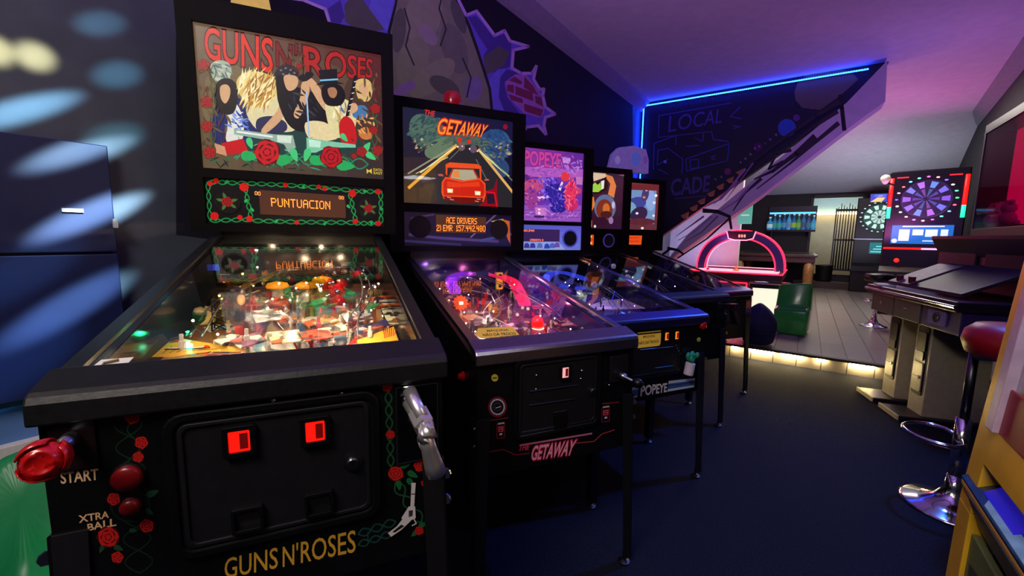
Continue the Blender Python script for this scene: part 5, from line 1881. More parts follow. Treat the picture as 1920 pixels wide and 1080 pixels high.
a.line([(lx - 3.5, ly + .5), (lx + 3.5, ly)], 2.4, (70, 60, 20))
a.build('round_label', m_fprint, gt.root, gt.fr_to3)
cd = coin_door(gt, (-.172, .148, .560, .822))
lit_button(gt, cd, 1061, 699, .024, .034, glow('pink_lit_plastic', (255, 176, 176), .9, (200, 140, 140)))
lock_cyl(gt, 1110, 733, .012)
for x0, y0, x1, y1 in ((993, 734, 1083, 722), (992, 760, 1078, 748), (1038, 774, 1062, 770), (973, 819, 1110, 792), (975, 811, 1040, 800)):
    rods(gt, x0, y0, x1, y1, .0022, m_lead, 'door_ridge', None, -.008)
for x, y in ((1006, 704), (1091, 695), (1005, 730), (1053, 660), (1089, 710), (1142, 722)):
    MB().ball(gt.at_y(x, y, -.006), .0045, 8, 5).build('door_rivet', m_chrome, gt.root, smooth=True)
c0, c1 = gt.at_y(1036, 777, 0), gt.at_y(1060, 798, 0)
gt.fpart([(c0.x, c1.z), (c1.x, c1.z), (c1.x, c0.z), (c0.x, c0.z)], -.006, -.012, 'coin_return', m_black, bevel=.001)
# plunger
c0, c1 = gt.at_y(1143, 668, 0), gt.at_y(1174, 712, 0)
gt.fpart(rrect((c0.x + c1.x) / 2, (c0.z + c1.z) / 2, abs(c1.x - c0.x), abs(c0.z - c1.z), .006), -.0008, -.008, 'plunger_housing', m_blackm, bevel=.002)
ce = Vector(((c0.x + c1.x) / 2, -.008, (c0.z + c1.z) / 2 - .02))
MB().tube([ce, ce + Vector((0, -.03, 0)), ce + Vector((0, -.031, 0)), ce + Vector((0, -.08, 0))], [.013, .011, .005, .005], 12).build('plunger_rod', m_steel, gt.root, smooth=True)
MB().lathe([(.006, .076), (.014, .080), (.017, .092), (.014, .104), (.006, .108)], 14, M=Matrix.Rotation(math.pi / 2, 3, 'X'), c=(ce.x, ce.y, ce.z)).build('plunger_knob', m_black, gt.root, smooth=True)
# yellow notice on the glass above the lockbar
def gl_map(p):
    def f(px, py):
        e_, d_ = p.lray(px, py)
        q_ = e_ + d_ * ((p.zl + p.sl * e_.y - e_.z + .002) / (d_.z - p.sl * d_.y))
        return q_.x, q_.y
    return f
st_ = Art(gl_map(gt), .0003)
st_.poly([(892, 627), (896, 616), (960, 612), (974, 628), (902, 635)], (240, 192, 70))
st_.text('MÁQUINA', [(912, 618), (952, 616), (955, 621), (914, 623)], (60, 46, 16), .02)
st_.text('NÃO DÁ TROCO', [(904, 625), (966, 622), (968, 628), (906, 631)], (60, 46, 16), .03)
st_.build('yellow_notice', mat_print('notice_print', .15, .6), gt.root, lambda x, y, l: (x, y, gt.glassz(y) + .0025 + l))
# playfield
pal = [(120, 90, 110), (80, 60, 96), (200, 120, 90), (60, 50, 70), (160, 90, 60), (214, 170, 130), (40, 34, 50), (130, 60, 90), (180, 150, 160), (90, 40, 60)]
a = fillart(gt, 5, [(120, 84, 70), (110, 70, 90), (90, 40, 90), (80, 60, 60)], pal, 60)
for k in range(10):
    t = k / 9 * 3.14
    a.line([(0, .30), (.23 * math.cos(t), .30 + .2 * math.sin(t))], .004, (190, 120, 100))
gt.playfield(a)
flippers(gt, mat('cream_flipper', (230, 220, 206), .4), mat('purple_plastic', (110, 50, 130), .3, 0, (110, 50, 130), .15))
MB().prism([gt.P(-.25, .065, .02), gt.P(.25, .065, .02), gt.P(.25, .15, .02), gt.P(.05, .10, .02), gt.P(-.05, .10, .02), gt.P(-.25, .17, .02)], (0, 0, 0), (0, 0, .004)).build('apron', mat('violet_apron', (96, 60, 110), .35), gt.root)
# traffic light
c = gt.pf(936, 545, .02)
tl = MB().box(c + Vector((0, 0, .055)), (.034, .024, .092)).build('traffic_light', mat('amber_housing', (236, 180, 60), .4, 0, (236, 176, 60), .5), gt.pfo, bevel=.003)
for k, (c_, s_) in enumerate((((40, 8, 8), 0), ((255, 130, 20), 1.4), ((16, 30, 20), 0))):
    MB().lathe([(.010, 0), (.010, .004), (.006, .006)], 14, M=Matrix.Rotation(math.pi / 2, 3, 'X'), c=c + Vector((0, -.011, .084 - .028 * k))).build('signal_lamp', mat('signal_%d' % k, c_, .3, 0, c_, s_, noise=0), tl)
MB().cyl(c + Vector((0, 0, -.02)), c + Vector((0, 0, .015)), .006).build('traffic_light_post', m_steel, gt.pfo)
# orange gear, red flasher dome, ramps
c = gt.pf(864, 568, .04)
ge = MB()
pts = []
for k in range(48):
    t = 2 * math.pi * k / 48
    r_ = .038 if (k // 2) % 2 else .031
    pts.append(c + Vector((r_ * math.cos(t), .3 * r_ * math.sin(t), .95 * r_ * math.sin(t))))
ge.prism(pts, (0, 0, 0), (0, .012, 0))
go = ge.build('gear_wheel', mat('orange_gear', (226, 84, 40), .3, 0, (226, 84, 40), .4), gt.pfo)
MB().box(c + Vector((0, -.006, .0)), (.018, .006, .014)).build('gear_window', glow('lit_window', (255, 230, 190), 2.0), go)
c = gt.pf(1008, 606, .02)
MB().lathe([(.024, -.02), (.026, 0), (.022, .02), (.010, .032)], 16, c=c).build('flasher_dome', mat('red_dome', (214, 16, 16), .15, 0, (255, 30, 20), 1.2, noise=0), gt.pfo, smooth=True)
MB().lathe([(.030, -.028), (.028, -.02)], 16, c=c).build('flasher_base', glow('flasher_white', (255, 226, 206), 2.5), gt.pfo)
q = gt.pf(858, 640, .012)
for px, py, c_ in ((858, 626, 0), (928, 585, 0)):
    q = gt.pf(px, py, .03)
    MB().lathe([(.026, 0), (.028, .006), (.016, .018), (.005, .022)], 16, c=q).build('pop_cap', mat('amber_pop', (214, 120, 40), .25, 0, (214, 120, 40), .3), gt.pfo, smooth=True)
wire_ramp(gt, [(-.10, .98, .10), (-.02, .90, .12), (.03, .72, .10), (.02, .58, .07)], gap=.014)
wire_ramp(gt, [(.05, .98, .12), (.10, .86, .11), (.15, .70, .10), (.20, .50, .08), (.21, .34, .05)], gap=.014)
wire_ramp(gt, [(-.21, .95, .09), (-.22, .75, .08), (-.21, .55, .06), (-.20, .38, .04)], gap=.014)
wire_ramp(gt, [(.02, .62, .075), (-.06, .52, .06), (-.10, .40, .05)], gap=.012)
wire_ramp(gt, [(-.15, .62, .03), (-.05, .56, .04), (.06, .60, .05), (.10, .72, .07)], gap=.012)
rnd = random.Random(77)
for k in range(14):
    x, y = rnd.uniform(-.2, .2), rnd.uniform(.3, 1.0)
    L_, t_ = rnd.uniform(.05, .14), rnd.uniform(.6, 2.4)
    MB().tube([gt.P(x, y, .015), gt.P(x + L_ * math.cos(t_), y + L_ * math.sin(t_), .02)], .0025, 5).build('lane_guide', rnd.choice([m_steel, m_rubber, mat('copper_guide', (206, 130, 90), .3, .8)]), gt.pfo)
for k in range(8):
    x, y = rnd.uniform(-.2, .1), rnd.uniform(.4, .95)
    MB().b2(gt.P(x, y, 0), gt.P(x + .018, y + .004, .03)).build('drop_target', mat('target_%d' % (k % 3), ((236, 226, 200), (214, 60, 50), (236, 176, 60))[k % 3], .4), gt.pfo)
m_pk = mat('pink_lit_acrylic', (226, 50, 90), .2, 0, (236, 40, 90), .55, noise=.1)
m_vi = mat('violet_lit_acrylic', (140, 40, 200), .2, 0, (140, 40, 210), .6, noise=.1)
trough(gt, [(.17, .62, .04), (.20, .76, .07), (.22, .90, .09), (.16, 1.02, .10)], m_pk)
trough(gt, [(-.12, .78, .07), (-.10, .92, .09), (-.02, 1.02, .10), (.06, 1.04, .10)], m_vi)
for pts, col in (([(860, 500), (900, 494), (905, 508), (866, 514)], (190, 30, 40)), ([(830, 560), (860, 548), (868, 566), (838, 576)], (206, 120, 60)), ([(990, 560), (1030, 555), (1040, 575), (1000, 580)], (214, 60, 90)), ([(960, 520), (1000, 514), (1005, 530), (968, 536)], (206, 70, 110)),
                 ([(1015, 575), (1045, 566), (1060, 585), (1030, 592)], (226, 70, 80)), ([(880, 600), (920, 590), (930, 604), (890, 612)], (120, 80, 110)), ([(940, 610), (985, 604), (992, 616), (945, 622)], (90, 60, 96)), ([(1035, 600), (1070, 596), (1090, 612), (1045, 616)], (160, 40, 96)), ([(960, 545), (985, 540), (990, 560), (965, 566)], (200, 190, 180))):
    pp = [gt.pf(*z, .034) for z in pts]
    plastic(gt, [(v_.x, v_.y) for v_ in pp], mat_patch('plastic_%d_%d_%d' % col, [col, tuple(int(q_ * .5) for q_ in col), (226, 196, 176), (40, 30, 44), tuple(min(255, int(q_ * 1.15)) for q_ in col)], 45, .28, .10), .034)
rnd = random.Random(14)
for k in range(28):
    post(gt, rnd.uniform(-.22, .22), rnd.uniform(.3, 1.02), rnd.choice([m_rubber, m_steel, m_redpl, m_steel]), rnd.uniform(.025, .07))
for px, py in ((980, 577), (990, 579), (970, 590)):
    MB().ball(gt.pf(px, py, .03), .008, 10, 7).build('white_bead', mat('cream_bead', (236, 230, 190), .3, 0, (236, 230, 190), .3), gt.pfo, smooth=True)
bulbs(gt, 31, 20, [(255, 214, 150), (255, 150, 120), (255, 200, 220)], .02, .1)
for x, y, h, pw, c in ((-.12, .40, .07, .45, (1, .65, .4)), (.10, .36, .07, .35, (1, .5, .5)), (0, .65, .09, .5, (1, .75, .55)), (.17, .78, .1, .6, (1, .2, .45)), (-.12, .95, .12, .4, (.6, .25, 1)), (.2, .5, .05, .3, (1, .15, .3))):
    plight(gt, x, y, h + .03, pw * 1.8, c, .005)
# ------------------------------------------------------------ violet-lit machine with the sailor lettering
m_lockbl = mat('blue_grey_lockbar_steel', (120, 122, 170), .28, 1.0, noise=.06, nscale=60)
pp_ = Pin((.651, 1.864), R(23.8), .63, .831, 1.126, 1.054, 1.085, .745, 1.800, .60, 1.295, 1.764, 1.100, 1.268, .452, lock=m_lockbl, rail=m_lockbl)
tag(pp_.root, 'pinball machine with a violet and pink backglass and blue striped front band', 'pinball machine', 'row of pinball machines')


def plane_map(p, y):
    def f(px, py):
        q = p.at_y(px, py, y)
        return q.x, q.z
    return f


def c1(L):
    return [(940 + x / 4.5, 260 + y / 4.5) for x, y in L]


def clampart(a, p, z0, z1):
    g = p.Wg / 2
    a.v = [(min(max(x, -g), g), min(max(y, z0), z1), l) for x, y, l in a.v]
    return a


a = Art(plane_map(pp_, pp_.yb + .015), .00025)
g = pp_.Wg / 2
id_ = a.mp
a.mp = lambda x, y: (x, y)
a.grad([(-g, pp_.zg1), (g, pp_.zg1), (g, pp_.zg0), (-g, pp_.zg0)], [(150, 60, 170), (96, 40, 150), (120, 50, 160), (170, 70, 170)], 8, 8)
a.mp = id_
a.poly(c1([(160, 235), (700, 260), (690, 330), (150, 320)]), (176, 90, 190))
a.line(c1([(280, 250), (380, 225), (490, 255)]), 3, (206, 110, 200))
a.poly(c1([(160, 320), (690, 330), (675, 560), (140, 560)]), (112, 50, 170))
a.poly(c1([(140, 560), (675, 565), (668, 700), (130, 690)]), (150, 84, 190))
for y in (600, 630, 660):
    a.line(c1([(140, y), (670, y + 6)]), 1.2, (120, 56, 160))
# generic harbour shapes: barrels, ropes, crates, sails
for cx, cy, rx, ry, c, ro in ((215, 380, 55, 40, (214, 80, 130), .3), (270, 400, 85, 60, (196, 76, 130), -.2), (255, 500, 50, 100, (156, 60, 150), 0), (200, 330, 40, 30, (96, 40, 130), 0), (420, 420, 70, 90, (84, 48, 190), .2), (470, 480, 80, 110, (52, 36, 150), -.4), (480, 580, 70, 50, (46, 32, 140), 0),
                              (585, 460, 50, 110, (226, 50, 96), .1), (590, 560, 60, 50, (206, 44, 110), 0), (540, 320, 40, 40, (226, 56, 70), 0), (655, 440, 22, 26, (206, 60, 110), 0), (345, 350, 40, 30, (130, 90, 210), 0), (160, 560, 34, 40, (110, 50, 160), 0)):
    a.ell(*c1([(cx, cy)])[0], rx / 4.5, ry / 4.5, c, 18, ro)
for q, c in (([(300, 490), (395, 480), (410, 498), (320, 510)], (240, 206, 250)), ([(480, 430), (510, 360), (522, 370), (500, 440)], (250, 226, 250)), ([(630, 320), (688, 325), (684, 390), (632, 385)], (196, 120, 190)), ([(285, 580), (385, 585), (380, 650), (290, 640)], (214, 120, 200)), ([(310, 590), (330, 590), (330, 640), (310, 640)], (250, 210, 240)),
             ([(515, 160), (585, 165), (580, 210), (520, 205)], (206, 140, 220)), ([(540, 215), (640, 300), (620, 310), (530, 235)], (190, 110, 210)), ([(170, 430), (240, 470), (230, 490), (160, 450)], (226, 110, 150)), ([(275, 648), (365, 652), (365, 668), (275, 664)], (60, 30, 90))):
    a.poly(c1(q), c)
for k, (x, y) in enumerate(((400, 350), (380, 370), (430, 340), (360, 400), (395, 395), (440, 370), (350, 440), (365, 540), (420, 560))):
    a.ell(*c1([(x, y)])[0], 3.5, 3.5, ((150, 110, 230), (110, 70, 200))[k % 2], 10)
for cx, cy, rx, ry, pal_, n_, an in ((270, 430, 120, 130, [(226, 110, 150), (150, 60, 150), (200, 80, 140), (110, 40, 130)], 70, .5), (450, 480, 110, 140, [(90, 60, 210), (40, 28, 120), (70, 50, 180), (130, 90, 220)], 80, 1.0), (590, 470, 60, 140, [(240, 70, 100), (180, 30, 90), (250, 110, 130)], 50, 1.4),
                                     (400, 640, 260, 40, [(170, 96, 200), (120, 60, 170), (200, 130, 210)], 50, 0), (560, 220, 120, 80, [(180, 110, 210), (130, 70, 175), (196, 130, 214)], 50, .6), (330, 290, 200, 30, [(190, 100, 200), (150, 70, 180)], 30, 0)):
    a.strokes(*c1([(cx, cy)])[0], rx / 4.5, ry / 4.5, pal_, n_, 4, 11, 2.6, an, 1.0, int(cx))
a.text('POPEYE', c1([(195, 95), (505, 125), (500, 250), (190, 225)]), (206, 66, 150), .03, 0, (110, 30, 130), .03)
clampart(a, pp_, pp_.zg0, pp_.zg1).build('artwork', m_bglow, pp_.bgback, pp_.bg_to3)
pp_.pane()
a = Art(plane_map(pp_, pp_.yb + .013), .00025)
id_ = a.mp
a.mp = lambda x, y: (x, y)
a.grad([(-g, pp_.zp1), (g, pp_.zp1), (g, pp_.zp0), (-g, pp_.zp0)], [(90, 96, 190), (96, 90, 200), (110, 120, 210), (120, 150, 210)], 8, 4)
a.mp = id_
a.poly(c1([(100, 870), (480, 872), (540, 935), (100, 935)]), (150, 170, 214))
for x, y, c in ((155, 900, (40, 120, 130)), (215, 900, (60, 60, 150)), (265, 900, (50, 60, 160)), (325, 900, (90, 110, 180)), (385, 905, (40, 70, 170)), (430, 900, (80, 100, 190)), (470, 895, (110, 80, 150))):
    a.poly(c1([(x - 25, y + 22), (x - 18, y - 14), (x + 4, y - 22), (x + 20, y - 8), (x + 24, y + 22)]), c)
clampart(a, pp_, pp_.zp0, pp_.zp1).build('artwork', mat_print('panel_print_violet', .75, .35), pp_.root, pp_.pn_to3)
pm = plane_map(pp_, pp_.yb + .0125)
dq = [pm(*z) for z in c1([(60, 760), (490, 768), (488, 868), (60, 865)])]
dm = MB().prism([(x, pp_.yb + .0125, z) for x, z in dq], (0, 0, 0), (0, -.004, 0)).build('dot_matrix_display', mat('violet_display', (40, 24, 60), .25, 0, (64, 40, 96), .7, noise=0), pp_.root)
e = Art(None, .0003)
e.dots('20.000.240'.replace('20', '20'), [pm(*z) for z in c1([(130, 765), (275, 768), (275, 785), (130, 782)])], (255, 120, 50))
e.dots('CREDITS 0', [pm(*z) for z in c1([(240, 846), (352, 848), (352, 864), (240, 862)])], (255, 110, 50))
e.build('display_text', m_dot, dm, lambda x, y, l: (x, pp_.yb + .0080 - l, y))
X, Z = pm(*c1([(578, 842)])[0])
MB().lathe([(.062, 0), (.062, .004), (.052, .006), (.050, .002)], 28, M=Matrix.Rotation(math.pi / 2, 3, 'X'), c=(X, pp_.yb + .0125, Z)).build('speaker_ring', mat('blue_ring', (80, 84, 190), .4, 0, (80, 84, 190), .4), pp_.root)
MB().lathe([(.051, 0), (.051, .004), (.04, .0025)], 28, M=Matrix.Rotation(math.pi / 2, 3, 'X'), c=(X, pp_.yb + .011, Z)).build('speaker', m_speaker, pp_.root)
# front
def c2(L):
    return [(1040 + x / 3.274, 470 + y / 3.274) for x, y in L]
a = pp_.fr_art()
a.poly(c2([(455, 845), (520, 833), (516, 850), (452, 864)]), (190, 214, 236))
a.poly(c2([(452, 866), (515, 852), (510, 888), (450, 905)]), (70, 110, 170))
a.poly(c2([(450, 905), (510, 888), (508, 898), (450, 914)]), (206, 226, 240))
a.poly(c2([(700, 800), (862, 782), (860, 797), (698, 818)]), (206, 222, 238))
a.poly(c2([(698, 820), (860, 799), (858, 822), (694, 846)]), (60, 100, 160))
a.poly(c2([(694, 850), (858, 824), (856, 838), (692, 866)]), (206, 226, 240))
a.line(c2([(698, 829), (859, 808)]), 1.2, (20, 30, 60))
a.text('POPEYE', c2([(530, 828), (692, 812), (688, 868), (526, 896)]), (240, 240, 244), .03, 0, (30, 40, 70), .02)
a.build('front_art', m_fprint, pp_.root, pp_.fr_to3)
cd = coin_door(pp_, (-.15, .17, .555, .79))
c0, c1_ = pp_.at_y(1195, 622, -.007), pp_.at_y(1238, 648, -.007)
nt_ = Art(None, .0003)
nw, nh = c1_.x - c0.x, c0.z - c1_.z
ncx, ncz = (c0.x + c1_.x) / 2, (c0.z + c1_.z) / 2
nt_.poly(rrect(ncx, ncz, nw, nh, .012), (240, 192, 70))
nt_.text('MÁQUINA', [(ncx - nw * .25, ncz + nh * .25), (ncx + nw * .25, ncz + nh * .25), (ncx + nw * .25, ncz + nh * .06), (ncx - nw * .25, ncz + nh * .06)], (60, 46, 16), .02)
nt_.text('NÃO DÁ TROCO', [(ncx - nw * .42, ncz - nh * .08), (ncx + nw * .42, ncz - nh * .08), (ncx + nw * .42, ncz - nh * .30), (ncx - nw * .42, ncz - nh * .30)], (60, 46, 16), .03)
nt_.build('yellow_notice', mat_print('notice_print', .15, .6), pp_.root, lambda x, y, l: (x, -.0075 - l, y))
for px, py in ((1251, 631), (1270, 629)):
    lit_button(pp_, cd, px, py, .022, .036, glow('orange_lit_plastic', (255, 130, 30), 1.0, (180, 80, 10)))
rods(pp_, 1200, 656, 1262, 650, .002, m_lead, 'door_ridge')
rods(pp_, 1228, 690, 1262, 686, .002, m_lead, 'door_ridge')
for k in range(4):
    MB().ball(pp_.at_y(1268 + 2.2 * k, 648 + 5 * k, -.008), .004, 6, 5).build('door_rivet', m_chrome, pp_.root)
c = pp_.at_y(1317, 610, -.002)
MB().lathe([(.021, 0), (.021, .006), (.017, .014), (.006, .018)], 18, M=Matrix.Rotation(math.pi / 2, 3, 'X'), c=(c.x, -.001, c.z)).build('push_button', m_redpl, pp_.root, smooth=True)
c = pp_.at_y(1310, 637, -.002)
MB().lathe([(.011, 0), (.011, .004), (.008, .006)], 14, M=Matrix.Rotation(math.pi / 2, 3, 'X'), c=(c.x, -.001, c.z)).build('push_button', mat('yellow_green_button', (170, 180, 70), .4), pp_.root)
# can-shaped launcher with leafy greens
c = pp_.at_y(1290, 703, -.04)
t = pp_.at_y(1295, 680, -.04)
can = MB().tube([c, c.lerp(t, .05), c.lerp(t, .95), t], [.020, .022, .022, .020], 14).build('launcher_can', mat('white_can', (220, 214, 226), .4, noise=.05), pp_.root)
lv = MB()
rnd = random.Random(2)
for k in range(16):
    q = t + Vector((rnd.uniform(-.02, .024), rnd.uniform(-.02, .02), rnd.uniform(0, .05)))
    lv.ball(q, rnd.uniform(.009, .014), 7, 5, (1, .7, 1.1))
lv.build('launcher_leaves', mat('teal_green_leaves', (40, 160, 120), .5, noise=.2), pp_.root)
pp_.fpart(rrect((c.x + t.x) / 2 + .012, t.z + .02, .05, .10, .02), -.0005, -.006, 'launcher_plate', m_lead)
# playfield
pal = [(70, 60, 150), (120, 90, 200), (40, 40, 110), (190, 120, 210), (230, 220, 240), (60, 90, 190), (30, 26, 60), (110, 60, 150)]
a = fillart(pp_, 17, [(110, 70, 150), (90, 60, 140), (60, 50, 140), (60, 50, 150)], pal, 40)
pp_.playfield(a)
q = [pp_.pf(*z, .02) for z in ((1098, 577), (1130, 565), (1215, 557), (1232, 566), (1228, 578), (1110, 582))]
MB().prism(q, (0, 0, 0), (0, 0, .004)).build('apron', mat('lilac_apron', (214, 190, 226), .4, 0, (190, 150, 210), .12), pp_.root)
rnd = random.Random(6)
m_dk = mat('dark_chrome_bits', (60, 60, 70), .2, .8)
for k in range(22):
    post(pp_, rnd.uniform(-.2, .25), rnd.uniform(.25, 1.0), rnd.choice([m_rubber, m_steel, m_dk]), rnd.uniform(.03, .08))
for k in range(3):
    bumper(pp_, -.08 + .09 * k, .78 + .05 * (k % 2), mat('blue_cap', (60, 70, 220), .25, 0, (70, 80, 240), .5), .032)
trough(pp_, [(-.18, .6, .04), (-.14, .8, .07), (-.02, .95, .10), (.1, .98, .1), (.2, .86, .08)], mat('blue_lit_acrylic', (60, 80, 230), .2, 0, (60, 80, 240), .5))
wire_ramp(pp_, [(.20, .9, .09), (.22, .7, .08), (.2, .5, .06), (.16, .36, .04)])
wire_ramp(pp_, [(.05, .95, .1), (.08, .75, .08), (.12, .55, .06), (.1, .42, .03)])
flippers(pp_, m_rubber, mat('blue_plastic', (60, 60, 170), .3))
bulbs(pp_, 41, 14, [(200, 210, 255), (255, 255, 255), (190, 120, 255)], .02, .1)
for x, y, h, pw, c in ((-.1, .85, .12, .35, (.3, .35, 1)), (.15, .7, .1, .3, (.6, .4, 1)), (.05, .45, .07, .25, (.7, .5, 1))):
    plight(pp_, x, y, h, pw * .6, c)

# ------------------------------------------------------------ machine with the orange backglass
sc_ = Pin((1.075, 2.46), R(23.8), .575, .853, 1.09, 1.07, 1.065, .745, 1.755, .60, 1.262, 1.712, 1.10, 1.235, .45, lock=m_blackm, rail=m_blackm)
tag(sc_.root, 'pinball machine with an orange, black and green backglass and a pistol on its front', 'pinball machine', 'row of pinball machines')
a = Art(plane_map(sc_, sc_.yb + .015), .00025)
id_ = a.mp
g = sc_.Wg / 2
a.mp = lambda x, y: (x, y)
a.grad([(-g, sc_.zg1), (g, sc_.zg1), (g, sc_.zg0), (-g, sc_.zg0)], [(40, 24, 20), (60, 40, 60), (24, 20, 50), (30, 20, 20)], 4, 4)
a.mp = id_
for q, c in (([(770, 285), (880, 295), (895, 320), (780, 360)], (226, 196, 166)), ([(880, 300), (940, 320), (970, 400), (950, 500), (900, 470), (920, 380), (890, 340)], (226, 130, 70)), ([(770, 380), (830, 360), (885, 320), (900, 400), (880, 440), (800, 470), (750, 450)], (20, 18, 20)),
             ([(760, 400), (790, 370), (815, 390), (835, 370), (845, 430), (820, 450), (760, 450)], (160, 214, 70)), ([(840, 360), (870, 350), (865, 420), (845, 430)], (236, 240, 220)), ([(740, 500), (780, 490), (790, 560), (760, 620), (725, 630)], (236, 130, 40)), ([(710, 640), (765, 690), (765, 745), (710, 745)], (236, 120, 30)), ([(720, 620), (770, 640), (740, 690), (712, 680)], (30, 16, 12))):
    a.poly(c1(q), c)
for cx, cy, rx, ry, c in ((875, 580, 92, 110, (90, 110, 150)), (870, 600, 70, 90, (120, 50, 30)), (885, 590, 30, 45, (206, 110, 50)), (885, 640, 50, 30, (60, 30, 30)), (925, 690, 20, 30, (150, 120, 170)), (840, 700, 60, 40, (30, 20, 40)), (790, 740, 10, 12, (236, 226, 220)), (945, 560, 14, 30, (190, 190, 220))):
    a.ell(*c1([(cx, cy)])[0], rx / 4.5, ry / 4.5, c, 18)
clampart(a, sc_, sc_.zg0, sc_.zg1).build('artwork', m_bglow, sc_.bgback, sc_.bg_to3)
sc_.pane()
pm = plane_map(sc_, sc_.yb + .0125)
dq = [pm(*z) for z in c1([(500, 806), (778, 812), (775, 898), (500, 895)])]
dm = MB().prism([(x, sc_.yb + .0125, z) for x, z in dq], (0, 0, 0), (0, -.004, 0)).build('dot_matrix_display', glow('orange_display', (255, 96, 30), .75, (120, 40, 10)), sc_.root)
e = Art(None, .0003)
for k in range(3):
    e.polys([[pm(*z) for z in c1([(690 + 18 * i, 818 + 27 * k), (702 + 18 * i, 818 + 27 * k), (702 + 18 * i, 834 + 27 * k), (690 + 18 * i, 834 + 27 * k)])] for i in range(4 + k % 2)], (120, 24, 8) if k % 2 else (255, 190, 110))
e.build('display_text', m_dot, dm, lambda x, y, l: (x, sc_.yb + .0080 - l, y))
X, Z = pm(*c1([(905, 860)])[0])
MB().lathe([(.058, 0), (.058, .004), (.048, .006), (.046, .002)], 20, M=Matrix.Rotation(math.pi / 2, 3, 'X'), c=(X, sc_.yb + .0125, Z)).build('speaker_ring', mat('violet_ring', (80, 70, 160), .4, 0, (80, 70, 170), .25), sc_.root)
MB().lathe([(.047, 0), (.047, .004), (.03, .002)], 20, M=Matrix.Rotation(math.pi / 2, 3, 'X'), c=(X, sc_.yb + .011, Z)).build('speaker', m_speaker, sc_.root)
# rounded white topper with pale blue dots
tq = [sc_.at_y(*z, sc_.yb + .10) for z in ((1142, 322), (1150, 288), (1162, 276), (1190, 273), (1212, 280), (1217, 300), (1216, 330))]
tz = sc_.zt
tpo = MB().prism([(q.x, q.y, max(q.z, tz)) for q in tq], (0, 0, 0), (0, .05, 0)).build('topper', mat('lilac_topper', (176, 166, 220), .5, 0, (110, 100, 190), .12), sc_.root, bevel=.006)
for x, y, rx, ry, c in ((1192, 298, 9, 14, (90, 110, 200)), (1210, 300, 4, 8, (120, 80, 170)), (1158, 300, 5, 8, (150, 140, 200))):
    e = Art(plane_map(sc_, sc_.yb + .099))
    e.ell(x, y, rx, ry, c)
    e.build('topper_dot', m_pglow, tpo, lambda x, y, l: (x, sc_.yb + .0985 - l, y))
a = fillart(sc_, 27, [(40, 30, 60), (50, 30, 60), (50, 40, 80), (40, 40, 80)], [(226, 120, 50), (60, 50, 120), (30, 26, 40), (120, 90, 160), (200, 200, 220)], 26)
sc_.playfield(a)
rnd = random.Random(9)
for k in range(14):
    post(sc_, rnd.uniform(-.2, .2), rnd.uniform(.3, 1.0), rnd.choice([m_rubber, m_steel]), rnd.uniform(.03, .07))
wire_ramp(sc_, [(.18, .9, .09), (.2, .7, .08), (.18, .5, .06), (.14, .36, .04)])
bulbs(sc_, 51, 10, [(255, 240, 220), (255, 226, 90)], .02, .1)
# glossy black pistol launcher
c0 = sc_.at_y(1352, 592, 0)
c0.x = min(c0.x, .25)
gp = MB()
b0 = Vector((.235, -.002, .77))
sc_.fpart(rrect(.235, .76, .075, .11, .008), -.0005, -.006, 'launcher_plate', m_lead)
gp.box(b0 + Vector((0, -.055, .02)), (.026, .11, .034), Matrix.Rotation(R(-8), 3, 'X'))
gp.build('pistol_slide', m_lead, sc_.root, bevel=.004)
MB().prism([b0 + Vector((-.012, -.095, .012)), b0 + Vector((-.012, -.06, .006)), b0 + Vector((-.012, -.09, -.085)), b0 + Vector((-.012, -.135, -.075))], (0, 0, 0), (.024, 0, 0)).build('pistol_grip', m_black, sc_.root, bevel=.005)
MB().tube(curve_path([b0 + Vector((0, -.03, .0)), b0 + Vector((0, -.035, -.03)), b0 + Vector((0, -.065, -.035)), b0 + Vector((0, -.075, -.01))], 5), .0035, 6).build('trigger_guard', m_lead, sc_.root, smooth=True)

# ------------------------------------------------------------ machine with the steel-blue backglass
fi_ = Pin((1.555, 3.045), R(23.5), .575, .812, 1.09, 1.07, 1.05, .74, 1.745, .60, 1.272, 1.705, 1.10, 1.24, .45, lock=m_lockbl, rail=m_blackm, legm=m_lead)
tag(fi_.root, 'pinball machine with a steel-blue backglass at the end of the row by the step', 'pinball machine', 'row of pinball machines')
a = Art(plane_map(fi_, fi_.yb + .015), .00025)
id_ = a.mp
g = fi_.Wg / 2
a.mp = lambda x, y: (x, y)
a.grad([(-g, fi_.zg1), (g, fi_.zg1), (g, fi_.zg0), (-g, fi_.zg0)], [(96, 70, 70), (110, 40, 40), (100, 50, 60), (90, 50, 60)], 6, 6)
a.mp = id_
a.poly(c1([(1060, 430), (1310, 440), (1290, 720), (1040, 710)]), (110, 150, 196))
for cx, cy, rx, ry, c, ro in ((1120, 560, 110, 60, (50, 70, 150), -.4), (1080, 590, 60, 60, (110, 170, 190), .2), (1160, 640, 80, 60, (34, 36, 70), -.6), (1260, 520, 40, 90, (140, 170, 226), 0), (1215, 470, 30, 60, (60, 60, 110), .2), (1180, 700, 120, 30, (90, 40, 50), 0), (1145, 630, 12, 10, (236, 240, 255), 0), (1225, 428, 14, 14, (250, 250, 255), 0), (1305, 480, 12, 12, (250, 250, 255), 0), (1040, 735, 12, 12, (255, 240, 230), 0), (1190, 755, 12, 10, (255, 240, 230), 0), (1285, 650, 10, 10, (255, 236, 226), 0), (1205, 495, 12, 10, (236, 130, 90), 0), (1075, 690, 9, 9, (240, 240, 255), 0), (1290, 540, 12, 12, (220, 236, 255), 0)):
    a.ell(*c1([(cx, cy)])[0], rx / 4.5, ry / 4.5, c, 16, ro)
a.poly(c1([(1080, 385), (1320, 395), (1315, 440), (1075, 430)]), (110, 40, 44))
